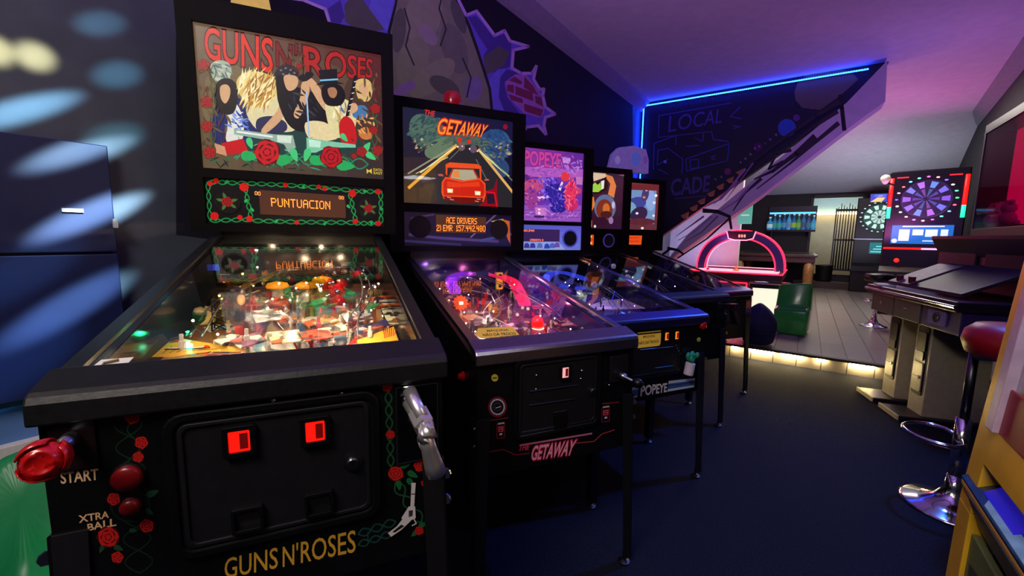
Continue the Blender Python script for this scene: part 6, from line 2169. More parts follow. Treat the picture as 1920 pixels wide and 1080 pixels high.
clampart(a, fi_, fi_.zg0, fi_.zg1).build('artwork', m_bglow, fi_.bgback, fi_.bg_to3)
fi_.pane()
pm = plane_map(fi_, fi_.yb + .0125)
dq = [pm(*z) for z in c1([(1000, 815), (1185, 818), (1178, 895), (1000, 892)])]
dm = MB().prism([(x, fi_.yb + .0125, z) for x, z in dq], (0, 0, 0), (0, -.004, 0)).build('dot_matrix_display', glow('orange_display', (255, 96, 30), .75, (120, 40, 10)), fi_.root)
e = Art(None, .0003)
for k in range(2):
    e.polys([[pm(*z) for z in c1([(1045 + 15 * i, 826 + 30 * k), (1056 + 15 * i, 826 + 30 * k), (1056 + 15 * i, 846 + 30 * k), (1045 + 15 * i, 846 + 30 * k)])] for i in range(8)], (130, 26, 8))
e.build('display_text', m_dot, dm, lambda x, y, l: (x, fi_.yb + .0080 - l, y))
a = fillart(fi_, 37, [(40, 40, 60), (40, 40, 60), (60, 60, 90), (50, 50, 80)], [(90, 96, 130), (60, 50, 120), (30, 26, 40), (150, 140, 170), (200, 200, 220)], 22)
fi_.playfield(a)
for px, py in ((1336, 540), (1300, 520)):
    c = fi_.pf(px, py, .02)
    MB().lathe([(.045, 0), (.05, .01), (.045, .022), (.02, .028)], 18, c=c).build('playfield_disc', mat('grey_disc', (120, 120, 140), .35), fi_.pfo, smooth=True)
wire_ramp(fi_, [(.18, .9, .09), (.2, .7, .08), (.18, .5, .06), (.14, .36, .04)])
bulbs(fi_, 61, 8, [(255, 240, 220), (226, 255, 90)], .02, .1)
a = fi_.fr_art()
a.poly([(1399, 563), (1410, 561), (1404, 640), (1396, 642)], (120, 84, 60))
a.poly([(1399, 580), (1408, 579), (1406, 596), (1398, 598)], (80, 44, 120))
a.poly([(1400, 566), (1407, 565), (1407, 576), (1400, 577)], (206, 110, 60))
a.build('front_art', m_fprint, fi_.root, fi_.fr_to3)
coin_door(fi_, (-.15, .15, .56, .77))
for p_, y in ((sc_, .07), (fi_, .07)):
    MB().prism([p_.P(-.24, .065, .02), p_.P(.24, .065, .02), p_.P(.24, .15, .02), p_.P(.05, .10, .02), p_.P(-.05, .10, .02), p_.P(-.24, .17, .02)], (0, 0, 0), (0, 0, .004)).build('apron', m_blackm, p_.root)
    flippers(p_, m_rubber, m_gray)
for p_, c in ((sc_, (.6, .5, 1)), (fi_, (.8, .8, 1))):
    plight(p_, 0, .6, .1, .12, c)
    plight(p_, .1, .9, .12, .12, c)
# ------------------------------------------------------------ things in the back of the hall
def hroot(name, s, r, z=0.0, rz=None):
    return empty(name, hall(s, r, z), -HA if rz is None else rz)


m_wood = mat('dark_table_wood', (62, 44, 36), .4, noise=.3, nscale=18)
m_woodl = mat('golden_wood_leg', (150, 108, 60), .45, noise=.3, nscale=25)
m_redneon = glow('red_neon', (255, 24, 52), 5.0)
m_pinkneon = glow('pink_white_neon', (255, 120, 150), 2.5)
# air hockey table; local x across the hall, y along it
T = RZ + .615
hk = hroot('air_hockey_table', 6.5, -1.5, RZ)
hx, hy = 1.26, 1.28
h0 = T - RZ
MB().b2((.06, .06, .12), (hx - .06, hy - .06, h0 - .10)).build('table_body', m_wood, hk, bevel=.01)
for x in (.12, hx - .12):
    for y in (.12, hy - .12):
        MB().b2((x - .06, y - .06, 0), (x + .06, y + .06, .14)).build('leg', m_black, hk)
ap = MB()
for a_, b_ in (((0, 0, h0 - .10), (hx, .05, h0)), ((0, hy - .05, h0 - .10), (hx, hy, h0)), ((0, .05, h0 - .10), (.05, hy - .05, h0)), ((hx - .05, .05, h0 - .10), (hx, hy - .05, h0))):
    ap.b2(a_, b_)
ap.build('table_rim', mat('dark_maroon_rim', (60, 20, 26), .35), hk)
MB().b2((.05, .05, h0 - .05), (hx - .05, hy - .05, h0 - .03)).build('playing_surface', mat('white_air_surface', (230, 220, 225), .3, 0, (255, 190, 200), .5, noise=0), hk)
MB().tube([(.0, -.004, h0 - .006), (hx, -.004, h0 - .006), (hx + .004, hy, h0 - .006)], .008, 6).build('rim_light', m_redneon, hk)
MB().tube([(.05, .06, h0 + .004), (hx - .06, .06, h0 + .004), (hx - .06, hy - .06, h0 + .004), (.06, hy - .06, h0 + .004)], .006, 6).build('rim_light', m_pinkneon, hk)
gz = h0 - .17
ring(MB(), [(.30, gz - .05), (.86, gz - .05), (.86, gz + .03), (.30, gz + .03)], [(.312, gz - .038), (.848, gz - .038), (.848, gz + .018), (.312, gz + .018)], .058, .04).build('goal_light', m_redneon, hk)
# arch
ya = .55
ax0, ax1 = .10, hx + .0
ac, ar, ah = (ax0 + ax1) / 2, (ax1 - ax0) / 2, .58


def arc(k, y, f=1.0, n=28):
    return [(ac - ar * k * math.cos(math.pi * i / n), y, h0 + f * ah * k * math.sin(math.pi * i / n) ** .85) for i in range(n + 1)]


for y in (ya, ya + .16):
    band = MB()
    o_, i_ = arc(1, y), arc(.80, y)
    n = len(o_)
    vs = o_ + i_ + [(x, yy + .012, z) for x, yy, z in o_] + [(x, yy + .012, z) for x, yy, z in i_]
    fs = []
    for k in range(n - 1):
        fs += [(k, k + 1, n + k + 1, n + k), (2 * n + k, 3 * n + k, 3 * n + k + 1, 2 * n + k + 1), (k, 2 * n + k, 2 * n + k + 1, k + 1), (n + k, n + k + 1, 3 * n + k + 1, 3 * n + k)]
    band.add(vs, fs).build('arch_panel', mat('blue_black_arch', (40, 46, 120), .35), hk)
    MB().tube(arc(1.0, y - .006), .011, 6).build('arch_neon', m_redneon, hk, smooth=True)
    MB().tube(arc(.80, y - .006), .009, 6).build('arch_neon', m_redneon if y == ya else m_pinkneon, hk, smooth=True)
sb_ = MB().prism([(ac - .19, ya - .03, h0 + ah * .99), (ac + .19, ya - .03, h0 + ah * .99), (ac + .16, ya - .03, h0 + ah * .80), (ac + .08, ya - .03, h0 + ah * .76), (ac - .08, ya - .03, h0 + ah * .76), (ac - .16, ya - .03, h0 + ah * .80)], (0, 0, 0), (0, .05, 0)).build('scoreboard', mat('scoreboard_black', (30, 16, 40), .3), hk)
MB().tube([(ac - .19, ya - .035, h0 + ah * .98), (ac - .16, ya - .035, h0 + ah * .80), (ac - .08, ya - .035, h0 + ah * .76), (ac + .08, ya - .035, h0 + ah * .76), (ac + .16, ya - .035, h0 + ah * .80), (ac + .19, ya - .035, h0 + ah * .98)], .008, 6).build('scoreboard_neon', m_pinkneon, sb_)
for k in range(3):
    MB().b2((ac - .03 + .035 * k, ya - .034, h0 + ah * .83), (ac - .008 + .035 * k, ya - .031, h0 + ah * .90)).build('score_digit', glow('pink_digit', (255, 150, 130), 1.2), sb_)
tag(hk, 'air hockey table with a glowing red neon arch and white playing surface', 'air hockey table')
for k, (x, y) in enumerate(((.34, .10), (.62, .80))):
    c = hk.matrix_basis @ Vector((x, y, h0 - .03 if k else h0 - .03))
    o = MB().lathe([(.045, 0), (.045, .018), (.018, .024), (.016, .045), (.022, .055), (.012, .066)], 14).build('mallet', mat('red_mallet' if k == 0 else 'orange_mallet', (206, 40, 30) if k == 0 else (226, 130, 60), .4, 0, (206, 40, 30) if k == 0 else (226, 130, 60), .2), None, smooth=True)
    o.location = c
    tag(o, 'red air hockey mallet by the front rim of the table' if k == 0 else 'orange air hockey mallet on the playing surface behind the arch', 'mallet', 'air hockey mallets')
lamp('hockey_glow', 'POINT', hall(7.0, -.95, T + .40), None, 14, (1.0, .12, .2), .1)
lamp('partition_blue', 'SPOT', hall(6.9, -1.6, T + .2), hall(PS, -1.6, 1.3), 24, (.42, .50, 1.0), .05, cone=R(110), blend=1)

# pool table
lg = on_z(1514, 557, RZ)
s0, r0 = lg.dot(HU), lg.dot(HR)
pt_ = hroot('pool_table', s0, r0 - 1.3, RZ)
ph = .80
MB().b2((0, 0, ph - .16), (1.36, 2.1, ph - .02)).build('table_frame', m_wood, pt_, bevel=.01)
cu_ = MB()
for a_, b_ in (((-.03, -.03, ph - .05), (1.39, .10, ph)), ((-.03, 2.0, ph - .05), (1.39, 2.13, ph)), ((-.03, .10, ph - .05), (.10, 2.0, ph)), ((1.26, .10, ph - .05), (1.39, 2.0, ph))):
    cu_.b2(a_, b_)
cu_.build('cushion_rail', m_wood, pt_, bevel=.006)
MB().b2((.10, .10, ph - .05), (1.26, 2.0, ph - .03)).build('cloth', mat('dark_blue_cloth', (24, 34, 80), .9), pt_)
for x in (.10, 1.27):
    for y in (.08, 1.95):
        MB().lathe([(.06, 0), (.075, .03), (.07, .1), (.085, .45), (.08, .64)], 12, c=(x, y, 0)).build('leg', m_woodl, pt_, smooth=True)
for x, y in ((.02, .02), (1.34, .02), (1.34, 2.08), (.02, 2.08), (1.34, 1.05), (.02, 1.05)):
    MB().lathe([(.05, ph - .002), (.05, ph + .004)], 12, c=(x, y, 0)).build('pocket_corner', m_chrome, pt_)
tag(pt_, 'dark wooden pool table with a golden leg behind the air hockey table', 'pool table')

# glowing cube table
c = on_z(1436, 606, RZ)
gs, gr_ = c.dot(HU), c.dot(HR)
cu = hroot('cube_table', gs, gr_ - .17, RZ, -R(28))
cw, ch = .32, .45
MB().b2((0, 0, .01), (cw, cw, ch)).build('glowing_cube', glow('warm_white_acrylic', (255, 250, 222), .92), cu, bevel=.012)
MB().b2((-.05, -.05, ch), (cw + .06, cw + .06, ch + .055)).build('dark_top', m_black, cu, bevel=.005)
MB().b2((.02, .02, 0), (cw - .02, cw - .02, .012)).build('foot', m_black, cu)
tag(cu, 'glowing white cube table with a black top in front of the air hockey table', 'table')
tr = MB()
tr.b2((-.16, -.08, 0), (.16, .10, .012))
tr.b2((-.10, -.05, .012), (.06, .07, .022))
o = tr.build('drinks_menu', mat('dark_menu_folder', (20, 22, 26), .3))
o.location = hall(gs + .22, gr_ + .06, RZ + ch + .055)
o.rotation_euler = (0, 0, -R(28))
tag(o, 'flat black folder lying on the dark top of the glowing cube', 'folder')
o = MB().b2((-.07, -.05, 0), (.07, .05, .014)).build('leaflet', mat('pale_blue_paper', (170, 205, 225), .6), None, bevel=.003)
o.location = hall(gs + .13, gr_ - .10, RZ + ch + .055)
o.rotation_euler = (0, 0, -R(10))
tag(o, 'pale blue leaflet lying on the dark top of the glowing cube', 'leaflet')


def beanbag(name, loc, w_, d_, h_, m, rz, chair=True, seed=1):
    """soft seat: slumped sack with a raised back"""
    root = empty(name, loc, rz)
    n, mm = 30, 16
    rnd = random.Random(seed)
    ph = [rnd.uniform(0, 6.28) for _ in range(8)]
    vs, fs = [], []
    for j in range(mm + 1):
        v = j / mm
        for k in range(n):
            t = 2 * math.pi * k / n
            fr_ = math.sin(math.pi * min(1, (.10 + .90 * v))) ** .55 if v > 0 else .82
            rr = (.86 + .30 * math.sin(math.pi * (v * .85 + .06))) * (1 - .9 * v ** 5) * .80
            cr = 1 + .03 * math.sin(5 * t + ph[0] + 3 * v) + .025 * math.sin(9 * t + ph[1] - 6 * v) + .02 * math.sin(13 * t + ph[2])
            x, y = w_ / 2 * rr * cr * math.cos(t), d_ / 2 * rr * cr * math.sin(t)
            z = h_ * v
            if chair:
                back = .5 + .5 * math.sin(t)           # +y is the back
                z = h_ * v * (.50 + .50 * back ** .7) if v > .25 else h_ * v * (.75 + .25 * back)
            vs.append((x, y, max(z, 0)))
    for j in range(mm):
        for k in range(n):
            l = (k + 1) % n
            fs.append((j * n + k, j * n + l, (j + 1) * n + l, (j + 1) * n + k))
    fs.append(tuple(range(n - 1, -1, -1)))
    fs.append(tuple(mm * n + k for k in range(n)))
    MB().add(vs, fs).build('sack', m, root, smooth=True, sub=1)
    seam = MB().tube([(w_ / 2 * .93 * math.cos(2 * math.pi * k / 24), d_ / 2 * .93 * math.sin(2 * math.pi * k / 24), h_ * .30) for k in range(24)], .006, 5, closed=True)
    seam.build('seam_piping', m, root, smooth=True)
    return root


m_grn = mat('green_gloss_vinyl', (56, 168, 78), .22, noise=.1, nscale=10, coat=.2)
m_grn2 = mat('emerald_green_vinyl', (24, 140, 80), .42, noise=.12, nscale=9)
c = on_z(1480, 629, RZ)
# upright vinyl seat: back slab and seat slab
gb_ = empty('bean_bag_chair', c + HU * .16, -R(38))
vs = [(-.155, -.13, 0), (.155, -.14, 0), (.165, .20, 0), (-.16, .20, 0), (-.165, -.15, .28), (.16, -.16, .30), (.17, .02, .32), (-.165, .02, .30), (-.15, .04, .56), (.16, .03, .60), (.17, .20, .52), (-.165, .20, .50), (.18, .22, .28), (-.18, .22, .28)]
fs = [(3, 2, 1, 0), (0, 1, 5, 4), (4, 5, 6, 7), (7, 6, 9, 8), (8, 9, 10, 11), (11, 10, 12, 13), (13, 12, 2, 3), (1, 2, 12, 6), (1, 6, 5), (6, 12, 10, 9), (0, 4, 7, 13), (0, 13, 3), (7, 8, 11, 13)]
MB().add(vs, fs).build('sack', m_grn, gb_, smooth=True, bevel=.03)
MB().tube([(-.15, -.135, .285), (0, -.17, .295), (.15, -.15, .30)], .006, 6).build('seam_piping', m_grn, gb_)
tag(gb_, 'upright glossy green vinyl bean bag chair beside the glowing cube', 'bean bag', 'bean bags')
c = on_z(1422, 651, RZ)
nb = beanbag('bean_bag', c + HU * .2 - HR * .03, .36, .36, .42, mat('navy_fabric', (22, 28, 84), .8, noise=.15, nscale=60), -R(30), False, 4)
tag(nb, 'round navy blue fabric bean bag at the step edge', 'bean bag', 'bean bags')
c = hall(.10, -1.62, 0)
lb = beanbag('bean_bag', c, .86, .80, .62, m_grn2, R(40), True, 9)
tag(lb, 'emerald green bean bag on the floor beside the rose-vine machine', 'bean bag', 'bean bags')

# bottles on a lit shelf
bs0, bz = RZ_of(1438, 431, SB - .2)
bs1, _ = RZ_of(1529, 431, SB - .2)
sh = hroot('bottle_shelf', SB - .24, bs0, bz - .04)
MB().b2((0, 0, 0), (bs1 - bs0, .22, .04)).build('board', m_black, sh)
MB().b2((0, .20, .04), (bs1 - bs0, .22, .60)).build('back_board', mat('dark_blue_backboard', (14, 22, 40), .4), sh)
MB().b2((.02, .188, .42), (bs1 - bs0 - .02, .199, .46)).build('shelf_light', glow('cyan_shelf_light', (70, 170, 230), 2.2), sh)
for x in (.1, bs1 - bs0 - .1):
    MB().b2((x - .02, .05, -.14), (x + .02, .22, 0)).build('bracket', m_black, sh)
tag(sh, 'black wall shelf with a cyan light behind a row of bottles', 'shelf')
nbot = 10
bw_ = bs1 - bs0
cols = [(60, 150, 200), (40, 110, 150), (50, 120, 170), (30, 90, 140), (70, 160, 210), (40, 100, 160), (60, 140, 90), (50, 110, 170), (60, 90, 130), (70, 150, 200)]
caps = ['pale cyan', 'blue', 'deep blue', 'dark blue', 'light blue', 'steel blue', 'blue-green', 'royal blue', 'grey-blue', 'bright blue']
labs = [(200, 230, 240), (60, 160, 140), (70, 170, 150), (80, 150, 190), (110, 140, 190), (150, 190, 60), (120, 180, 90), (90, 80, 130), (60, 130, 150), (90, 180, 210)]
labn = ['white', 'teal', 'sea-green', 'sky-blue', 'lavender', 'yellow-green', 'leaf-green', 'purple', 'dark teal', 'aqua']
for k in range(nbot):
    x = bw_ * (k + .5) / nbot
    hh = (.30, .36, .34, .38, .40, .37, .36, .38, .36, .33)[k]
    r_ = .045 if k else .06
    b = empty('bottle', hall(SB - .24 + .09, bs0 + x, bz))
    MB().lathe([(r_ * .9, 0), (r_, .02), (r_, hh * .55), (r_ * .7, hh * .68), (r_ * .33, hh * .76), (r_ * .33, hh * .96), (r_ * .4, hh)], 12).build('glass', mat('bottle_glass_%d' % k, cols[k], .12, 0, cols[k], .35, noise=.05), b, smooth=True)  # blue backlight put into glass, label and cap as colour and glow
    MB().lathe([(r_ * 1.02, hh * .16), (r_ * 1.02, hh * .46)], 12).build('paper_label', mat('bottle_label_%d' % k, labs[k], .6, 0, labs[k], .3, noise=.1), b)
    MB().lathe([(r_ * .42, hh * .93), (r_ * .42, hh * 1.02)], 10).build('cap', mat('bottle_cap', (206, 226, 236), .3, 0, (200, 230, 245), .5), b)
    tag(b, '%s backlit bottle with a %s label on the lit wall shelf' % (caps[k], labn[k]), 'bottle', 'bottles on the lit shelf')

# cue rack with cues in front of the doorway
r0, zt_ = RZ_of(1569, 391, SB - .12)
r1, _ = RZ_of(1612, 391, SB - .12)
_, zb_ = RZ_of(1590, 508, SB - .12)
_, zm_ = RZ_of(1590, 452, SB - .12)
ck = hroot('cue_rack', SB - .16, r0, zb_)
W_ = r1 - r0
for z in (0, zm_ - zb_, zt_ - zb_ - .06):
    MB().b2((0, -.05 if z == 0 else 0, z), (W_, .09, z + .045)).build('crossbar', m_black, ck)
for x in (0, W_):
    MB().b2((x - .012, .03, 0), (x + .012, .06, zt_ - zb_)).build('upright', m_black, ck)
tag(ck, 'black upright cue rack at the lit doorway', 'cue rack')
for k in range(8):
    x = W_ * (k + .7) / 8.4
    q = empty('billiard_cue', hall(SB - .182, r0 + x, zb_ + .045))
    L = zt_ - zb_ - .02 + .04 * ((k * 5) % 3)
    MB().cyl((0, 0, 0), (0, 0, L * .45), .016, .012, 8).build('butt', mat('dark_cue_butt', (24, 18, 16), .3), q)
    MB().cyl((0, 0, L * .45), (0, 0, L), .012, .007, 8).build('shaft', mat('cue_shaft', (70, 52, 34), .4), q)
    tag(q, 'slim wooden billiard cue standing in the black cue rack', 'billiard cue', 'cues in the rack')
# bin beside the doorway
rb, zq = RZ_of(1548, 480, SB - .3)
bn = MB().lathe([(.13, 0), (.15, .05), (.165, .34), (.175, .35), (.175, .37), (.16, .375), (.155, .34), (.12, .03)], 16)
o = bn.build('waste_bin', mat('black_bin_plastic', (16, 16, 18), .5), None, smooth=True)
o.location = hall(SB - .20, rb, RZ + .15)
tag(o, 'round black waste bin on the door step', 'bin')
# poster panel on the partition end
pz = RZ_of(1400, 398, PS)
po = hroot('lit_poster', PS - .04, RZ_of(1386, 398, PS)[0], RZ_of(1400, 420, PS)[1])
pw_, ph_ = RZ_of(1411, 398, PS)[0] - RZ_of(1386, 398, PS)[0], RZ_of(1400, 376, PS)[1] - RZ_of(1400, 420, PS)[1]
MB().b2((0, 0, 0), (pw_, .03, ph_)).build('panel', glow('teal_poster', (90, 190, 160), .45), po)
MB().b2((pw_ * .2, -.004, ph_ * .35), (pw_ * .8, 0, ph_ * .40)).build('poster_line', glow('poster_white', (190, 230, 215), .5), po)
MB().b2((pw_ * .1, .03, ph_ * .2), (pw_ * .3, .05, ph_ * .8)).build('mount', m_black, po)
tag(po, 'small teal lit poster hanging beside the white partition end', 'poster')
ok = struct(MB().prism([hall(PS, p0, RZ), hall(PS, p0 + .42, RZ), hall(PS, p0 + .42, CEIL), hall(PS, p0, CEIL)], (0, 0, 0), HU * .18).build('wall_pillar', m_dark)) if False else None


# ------------------------------------------------------------ electronic dart machines
def dart_machine(px, py, t, az, wd, lite, label):
    d = ray(px, py)
    p = EYE + d * t
    rt = empty('dart_machine', (p.x, p.y, RZ), -az)
    zc = p.z - RZ
    hw = wd / 2
    MB().b2((-hw, 0, 0), (hw, .30, zc + .40)).build('cabinet', m_black, rt, bevel=.015)
    MB().prism([(-hw, 0, zc - .95), (hw, 0, zc - .95), (hw, -.10, zc - 1.02), (-hw, -.10, zc - 1.02)], (0, 0, 0), (0, 0, -.10)).build('ball_ledge', m_blackm, rt)
    R_ = .26
    RX = Matrix.Rotation(math.pi / 2, 3, 'X')
    bd = MB().lathe([(R_ * 1.28, 0), (R_ * 1.28, .02), (R_ * 1.02, .02), (R_ * 1.0, .014)], 40, M=RX, c=(0, -.001, zc)).build('dart_board', m_black, rt)
    a_ = Art(None, .0004)
    a_.ell(0, zc, R_, R_, (30, 26, 60) if not lite else (30, 70, 70), 40)
    ca = [(120, 90, 200), (100, 120, 220), (150, 110, 210), (90, 140, 200), (110, 110, 220)] if not lite else [(200, 250, 230)]
    for k in range(20):
        t0, t1 = 2 * math.pi * (k - .5) / 20, 2 * math.pi * (k + .5) / 20
        c_ = ca[(k * 3) % len(ca)]
        for (q0, q1, on) in ((.12, .52, .6), (.60, .92, 1.0)):
            if k % 2:
                cc = tuple(int(v_ * on) for v_ in c_)
            else:
                cc = (22, 18, 50) if not lite else (40, 70, 60) if q0 > .5 else (190, 230, 215)
            a_.poly([(R_ * q0 * math.sin(t0), zc + R_ * q0 * math.cos(t0)), (R_ * q1 * math.sin(t0), zc + R_ * q1 * math.cos(t0)), (R_ * q1 * math.sin(t1), zc + R_ * q1 * math.cos(t1)), (R_ * q0 * math.sin(t1), zc + R_ * q0 * math.cos(t1))], cc)
            a_.layer -= 1
    a_.layer += 1
    a_.ell(0, zc, R_ * .05, R_ * .05, (8, 8, 12), 12)
    a_.build('dart_segments', mat_print('dart_segments_glow', .75, .5), bd, lambda x, y, l: (x, -.0155 - l, y))
    led_c = [(255, 90, 190), (255, 160, 170), (120, 90, 255), (220, 220, 255), (70, 255, 160), (60, 255, 140), (255, 90, 120), (90, 190, 255), (90, 230, 255), (190, 90, 255), (255, 190, 220), (190, 120, 255), (255, 190, 150), (120, 255, 160), (230, 255, 190), (80, 90, 255), (255, 150, 190), (255, 90, 90), (90, 220, 255), (90, 240, 230)]
    for k in range(20):
        t0 = 2 * math.pi * k / 20
        c_ = led_c[k] if not lite else (200, 250, 235)
        MB().ball((R_ * 1.15 * math.sin(t0), -.022, zc + R_ * 1.15 * math.cos(t0)), .013, 8, 6, (1.4, .6, .8)).build('ring_led', glow('led_%d_%d_%d' % c_, c_, 2.2 if not lite else .8), bd)
    return rt, zc, hw


dm1, zc, hw = dart_machine(1736, 373, 5.8, R(44), .80, False, '')
for sx in (-1, 1):
    x = sx * .37
    MB().cyl((x, -.02, zc - .10), (x, -.02, zc + .30), .022, n=10).build('light_tube_red', glow('red_tube', (255, 16, 10), 3.0), dm1, smooth=True)
    MB().cyl((x, -.02, zc - .26), (x, -.02, zc - .10), .022, n=10).build('light_tube_green', glow('green_tube', (40, 255, 170), 1.5), dm1, smooth=True)
    MB().b2((sx * .20, -.012, zc + .30), (sx * .32, -.002, zc + .315)).build('light_dash', glow('red_dash', (255, 40, 50), 1.2), dm1)
scr = MB().b2((-.31, -.02, zc - .62), (.31, -.001, zc - .36)).build('screen', glow('blue_screen', (30, 110, 200), .85), dm1, bevel=.004)
for x0, x1, z0, z1 in ((-.20, .22, -.385, -.37), (-.23, -.12, -.58, -.42), (-.09, .02, -.50, -.42), (.04, .16, -.52, -.42), (.19, .26, -.51, -.42), (.02, .14, -.585, -.57)):
    MB().b2((x0, -.022, zc + z0), (x1, -.02, zc + z1)).build('screen_panel', glow('screen_white', (215, 236, 250), .9), scr)
for x in (-.27, .27):
    MB().lathe([(.03, 0), (.03, .002)], 16, M=Matrix.Rotation(math.pi / 2, 3, 'X'), c=(x, -.0202, zc - .58)).build('screen_dot', glow('screen_white', (215, 236, 250), .9), scr)
MB().b2((-.38, -.03, zc - .70), (.02, -.002, zc - .675)).build('light_bar', glow('red_bar', (255, 20, 14), 2.2), dm1)
MB().b2((.02, -.03, zc - .70), (.20, -.002, zc - .675)).build('light_bar', glow('pink_bar', (255, 170, 210), 1.4), dm1)
MB().ball((-.22, -.02, zc - .86), .03, 10, 7, (1, .6, 1)).build('start_button', glow('red_button_lit', (255, 30, 20), 2.0), dm1, smooth=True)
tag(dm1, 'electronic dart machine with red and green light tubes and a blue screen', 'dart machine', 'dart machines')
dm2, zc, hw = dart_machine(1649, 407, 8.6, R(40), .74, True, '')
scr = MB().b2((-.10, -.02, zc - .75), (.28, -.001, zc - .52)).build('screen', glow('teal_screen', (30, 120, 130), .6), dm2)
for k in range(3):
    MB().b2((-.08 + .04 * k, -.022, zc - .72 + .055 * k), (.26, -.02, zc - .70 + .055 * k)).build('screen_line', glow('teal_line', (120, 230, 225), .8), scr)
MB().b2((-.37, -.012, zc - .46), (.37, -.002, zc - .445)).build('trim_line', mat('steel_trim', (150, 155, 165), .3, .9), dm2)
tag(dm2, 'electronic dart machine with a pale green lit board next to the doorway', 'dart machine', 'dart machines')
c = EYE + ray(1648, 371) * 8.55
tv = empty('wall_screen', c, -R(40))
MB().b2((-.14, 0, -.09), (.14, .05, .09)).build('screen_body', m_black, tv)
e = Art(None, .0006)
e.poly([(-.13, -.08), (.13, -.08), (.13, .08), (-.13, .08)], (70, 60, 190))
e.poly([(-.13, -.08), (.05, -.08), (.10, .0), (-.02, .01)], (236, 200, 130))
e.poly([(-.08, .02), (.10, .01), (.11, .07), (-.07, .07)], (60, 110, 226))
e.poly([(-.02, .03), (.05, .02), (.06, .05), (-.01, .05)], (226, 120, 150))
e.build('picture', mat_print('screen_glow', .9, .4), tv, lambda x, y, l: (x, -.001 - l, y))
tag(tv, 'small wall screen with a violet and yellow picture above the green lit dartboard', 'screen')
MB().box((0, .12, 0), (.05, .14, .05)).build('wall_mount', m_black, tv)
c = EYE + ray(1660, 342) * 5.78
sl = empty('spot_lamp', c, -R(42))
MB().lathe([(.03, 0), (.05, .10), (.055, .12)], 14, M=Matrix.Rotation(R(70), 3, 'X')).build('lamp_head', mat('cream_metal', (214, 206, 184), .35, 0, (214, 200, 170), .3), sl, smooth=True)
MB().tube([(0, 0, .0), (.05, .02, -.02), (.12, .04, -.05)], .012, 6).build('lamp_arm', m_black, sl)
tag(sl, 'small cream spot lamp hanging above the dart machines', 'lamp')
# ------------------------------------------------------------ console with two pedestals
m_tan = mat('olive_tan_panel', (196, 188, 156), .4, noise=.08, nscale=30)
m_tan2 = mat('pale_olive_door', (214, 208, 160), .35, noise=.08, nscale=30)
m_fas = mat('grey_green_fascia', (92, 92, 86), .45, noise=.08)
m_cons = mat('dark_console_laminate', (34, 30, 44), .35, noise=.1)
# local x runs away from the camera along the console's face, local y points out into the hall
con = empty('arcade_console', (2.80, 2.90, 0), R(72))
def coin_column(x):
    foot = MB().b2((x - .12, -.36, 0), (x + .12, .12, .035)).build('foot_plate', m_cons, con, bevel=.006)
    MB().b2((x - .122, .12, .005), (x + .122, .128, .036)).build('foot_edge', mat('cream_edge', (226, 214, 160), .4), foot)
    pd_ = MB().b2((x - .085, -.34, .035), (x + .085, -.02, .80)).build('pedestal', m_tan, con, bevel=.004)
    y = -.0195
    RQ = lambda cz, w_, h_, r_, y0, y1, nm, m: MB().prism([(x + a_, y0, b_) for a_, b_ in rrect(0, cz, w_, h_, r_)], (0, y0, 0), (0, y1, 0)).build(nm, m, pd_, bevel=.002)
    RQ(.40, .115, .47, .02, y, y + .006, 'coin_panel', m_black)
    RQ(.53, .095, .13, .012, y + .006, y + .012, 'coin_mech', m_blackm)
    RQ(.435, .085, .06, .01, y + .006, y + .014, 'coin_return', m_lead)
    d_ = RQ(.29, .10, .20, .015, y + .006, y + .012, 'coin_box_door', m_tan2)
    MB().lathe([(.012, 0), (.012, .006), (.008, .008)], 12, M=Matrix.Rotation(-math.pi / 2, 3, 'X'), c=(x - .03, y + .012, .29)).build('lock', m_chrome, d_)
    RQ(.29, .09, .004, .001, y + .012, y + .0135, 'door_seam', m_black)
coin_column(.20)
coin_column(-.14)
MB().b2((-.62, -.36, .80), (.42, .10, .86)).build('shelf', m_cons, con, bevel=.006)
for x0, x1, m in ((.10, .41, m_fas), (-.22, .09, m_fas), (-.60, -.24, mat('violet_fascia', (60, 48, 110), .4))):
    f_ = MB().b2((x0, -.34, .66), (x1, .06, .80)).build('drawer_front', m, con, bevel=.004)
    MB().ball(((x0 + x1) / 2, .064, .735), .010, 10, 7).build('drawer_knob', m_chrome, f_, smooth=True)
sp_ = MB().prism([(a_, .06, b_) for a_, b_ in rrect(-.40, .735, .17, .09, .01)], (0, 0, 0), (0, .008, 0)).build('speaker_plate', mat('lilac_plate', (120, 110, 180), .4), con)
MB().lathe([(.03, 0), (.03, .003), (.02, .001)], 18, M=Matrix.Rotation(-math.pi / 2, 3, 'X'), c=(-.40, .0682, .735)).build('speaker', m_speaker, sp_)
ch = MB().tube([(-.62, .105, .83), (.42, .105, .83)], .010, 8).build('shelf_edge', m_chrome, con)
MB().prism([(-.50, .02, .875), (.30, .02, .875), (.30, -.30, 1.03), (-.50, -.30, 1.03)], (0, 0, 0), (0, 0, .02)).build('sloped_panel', mat('violet_grey_screen', (44, 40, 62), .5, noise=.2, nscale=12, spec=.25), con)
MB().prism([(.02, .025, .895), (.28, .025, .895), (.28, -.26, 1.033), (.02, -.26, 1.033)], (0, 0, 0), (0, .002, .006)).build('instruction_panel', mat('lilac_panel', (112, 104, 140), .5, noise=.35, nscale=25, spec=.25), con)
for x in (.20, .05):
    MB().cyl((x, -.005, .90), (x, -.005, .95), .018, .022).build('joystick', mat('dark_red_stick', (96, 20, 30), .4), con)
MB().b2((-.60, -.38, .86), (.36, -.30, 1.22)).build('rear_hood', m_cons, con, bevel=.02)
